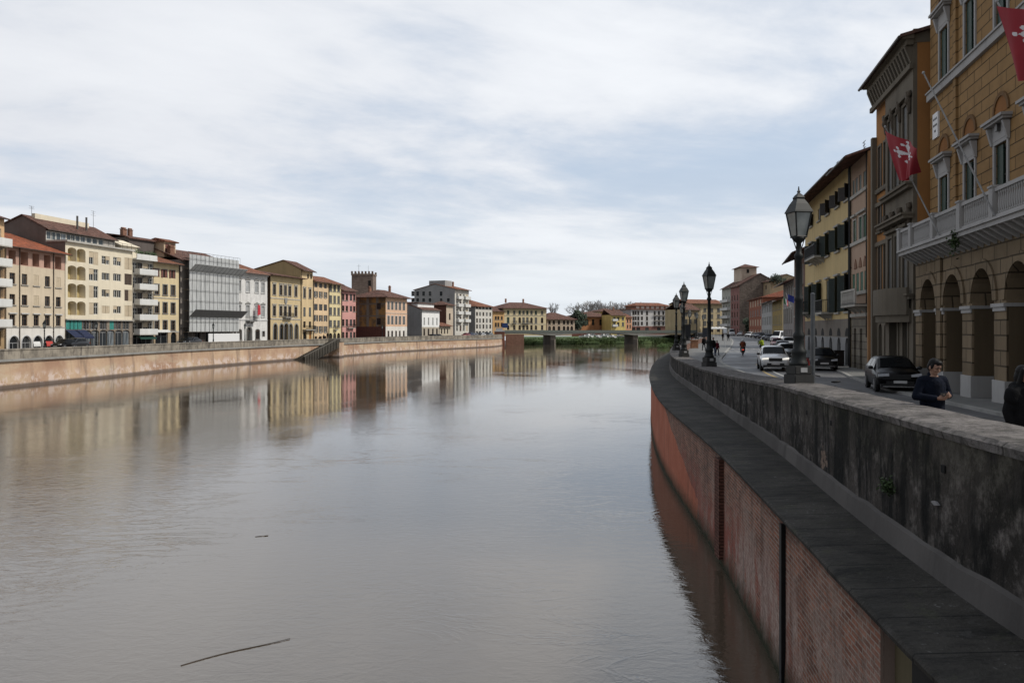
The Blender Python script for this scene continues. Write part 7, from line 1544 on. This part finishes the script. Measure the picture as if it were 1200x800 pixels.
for i, (px, D_) in enumerate(((835, 225), (839, 232), (843, 240), (847, 248))):
    x, y = P(px, D_); x -= .0; t_ = thing('market_parasol', 'white square parasol in the far quayside row, '+('leftmost', 'second from left', 'third from left', 'rightmost')[i], 'parasol', (x, y, zp_(D_)), .3, 'white parasols far along the pavement'); m = MB(); m.tube((0,0,0), (0,0,2.6), .04, .04, 6); m.build('pole', BLK, t_); m = MB(); m.lathe([(1.35,2.25),(1.38,2.5),(.06,3.0)], 4, (0,0,0), .785); m.build('canopy', WCV, t_)
D_ = 62.3; m = MB(); x = BX(58)-.9; m.box(x-.35, x+.35, 57.6, 58.4, zst(58)+.1, zst(58)+1.15); m.box(x-.38, x+.38, 57.55, 58.45, zst(58)+1.152, zst(58)+1.25); me = m.mesh('litter_bin', BLK); bv(me, .03); o = link('litter_bin', me); tag(o, 'black waste bin against the foot of the yellow house', 'bin')
# ================================================================== sky, sun, camera
SUNV = Vector((.82, -.12, .0)).normalized(); SEL = 47
sd = Vector((SUNV.x*math.cos(R(SEL)), SUNV.y*math.cos(R(SEL)), math.sin(R(SEL))))
w = bpy.data.worlds.new('World'); SC.world = w; w.use_nodes = True; t = NT(w.node_tree); bg = w.node_tree.nodes['Background']
sky = t.n('TexSky', sky_type='NISHITA'); sky.sun_disc = False; sky.sun_elevation = R(SEL); sky.sun_rotation = math.atan2(sd.x, sd.y); sky.dust_density = 1.5
g = t.n('TexCoord').outputs['Generated']; s3 = t.n('SeparateXYZ'); t.l(g, s3.inputs[0])
zz = t.math('ADD', t.math('MAXIMUM', s3.outputs[2], 0.0), .10); cb = t.n('CombineXYZ'); t.l(t.math('DIVIDE', s3.outputs[0], zz), cb.inputs[0]); t.l(t.math('DIVIDE', s3.outputs[1], zz), cb.inputs[1])
rot = t.n('VectorRotate', rotation_type='Z_AXIS'); t.l(cb.outputs[0], rot.inputs[0]); rot.inputs['Angle'].default_value = R(-28)
v = t.vmul(rot.outputs[0], (.74, 1.0, 1))
c1 = t.noise(v, .55, 7, .55, .35); c2 = t.noise(v, 1.5, 8, .6, .3); c3 = t.noise(t.vmul(rot.outputs[0], (.35, 1.1, 1)), .32, 4, .5)
cov = t.math('ADD', t.math('MULTIPLY', c1, .7), t.math('MULTIPLY', c2, .3)); 
lum = t.math('ADD', t.math('MULTIPLY', cov, .75), t.math('MULTIPLY', c3, .25))
right = t.mr(s3.outputs[0], -.6, .35); up = t.mr(s3.outputs[2], 0, .45)
cl = t.mix(t.mr(lum, .36, .60, smooth=True), (5.4,5.8,6.55), (8.6,8.85,9.2))
cl = t.mix(t.math('MULTIPLY', t.math('SUBTRACT', 1.0, right), .35), cl, (5.4,5.5,5.95))
cl = t.mix(t.mr(s3.outputs[2], .17, .0, 0, .85), cl, (7.1,7.6,8.0))
hole = t.mr(cov, .53, .38, 0, .6, True)
skyc = t.mix(.55, sky.outputs[0], (5.2,6.7,8.6))
cl = t.mix(t.math('MULTIPLY', hole, t.mr(s3.outputs[2], .06, .2, .35, 1)), cl, skyc)
back = t.mr(s3.outputs[1], .15, -.35, 0, .55, True)      # unseen dark sky added behind the camera to dim the right facades
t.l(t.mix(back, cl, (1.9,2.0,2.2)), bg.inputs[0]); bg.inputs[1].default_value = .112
sl = bpy.data.lights.new('sun', 'SUN'); sl.energy = 3.3; sl.angle = R(8); sl.color = (1, .95, .87); so = bpy.data.objects.new('sun', sl); COL.objects.link(so); so.rotation_euler = (-sd).to_track_quat('-Z', 'Y').to_euler(); so.location = (40, 0, 60)
cam = bpy.data.cameras.new('camera'); cam.sensor_width = 36; cam.lens = F/1200*36; cam.shift_y = -(400-HZ)/1200; cam.clip_end = 5000; cam.clip_start = .1
co = bpy.data.objects.new('camera', cam); COL.objects.link(co); co.location = (0, 0, EYE); co.rotation_euler = (R(90), 0, 0); SC.camera = co
SC.view_settings.view_transform = 'Standard'; SC.view_settings.look = 'None'; SC.view_settings.exposure = 0; SC.view_settings.gamma = 1
SC.render.engine = 'CYCLES'
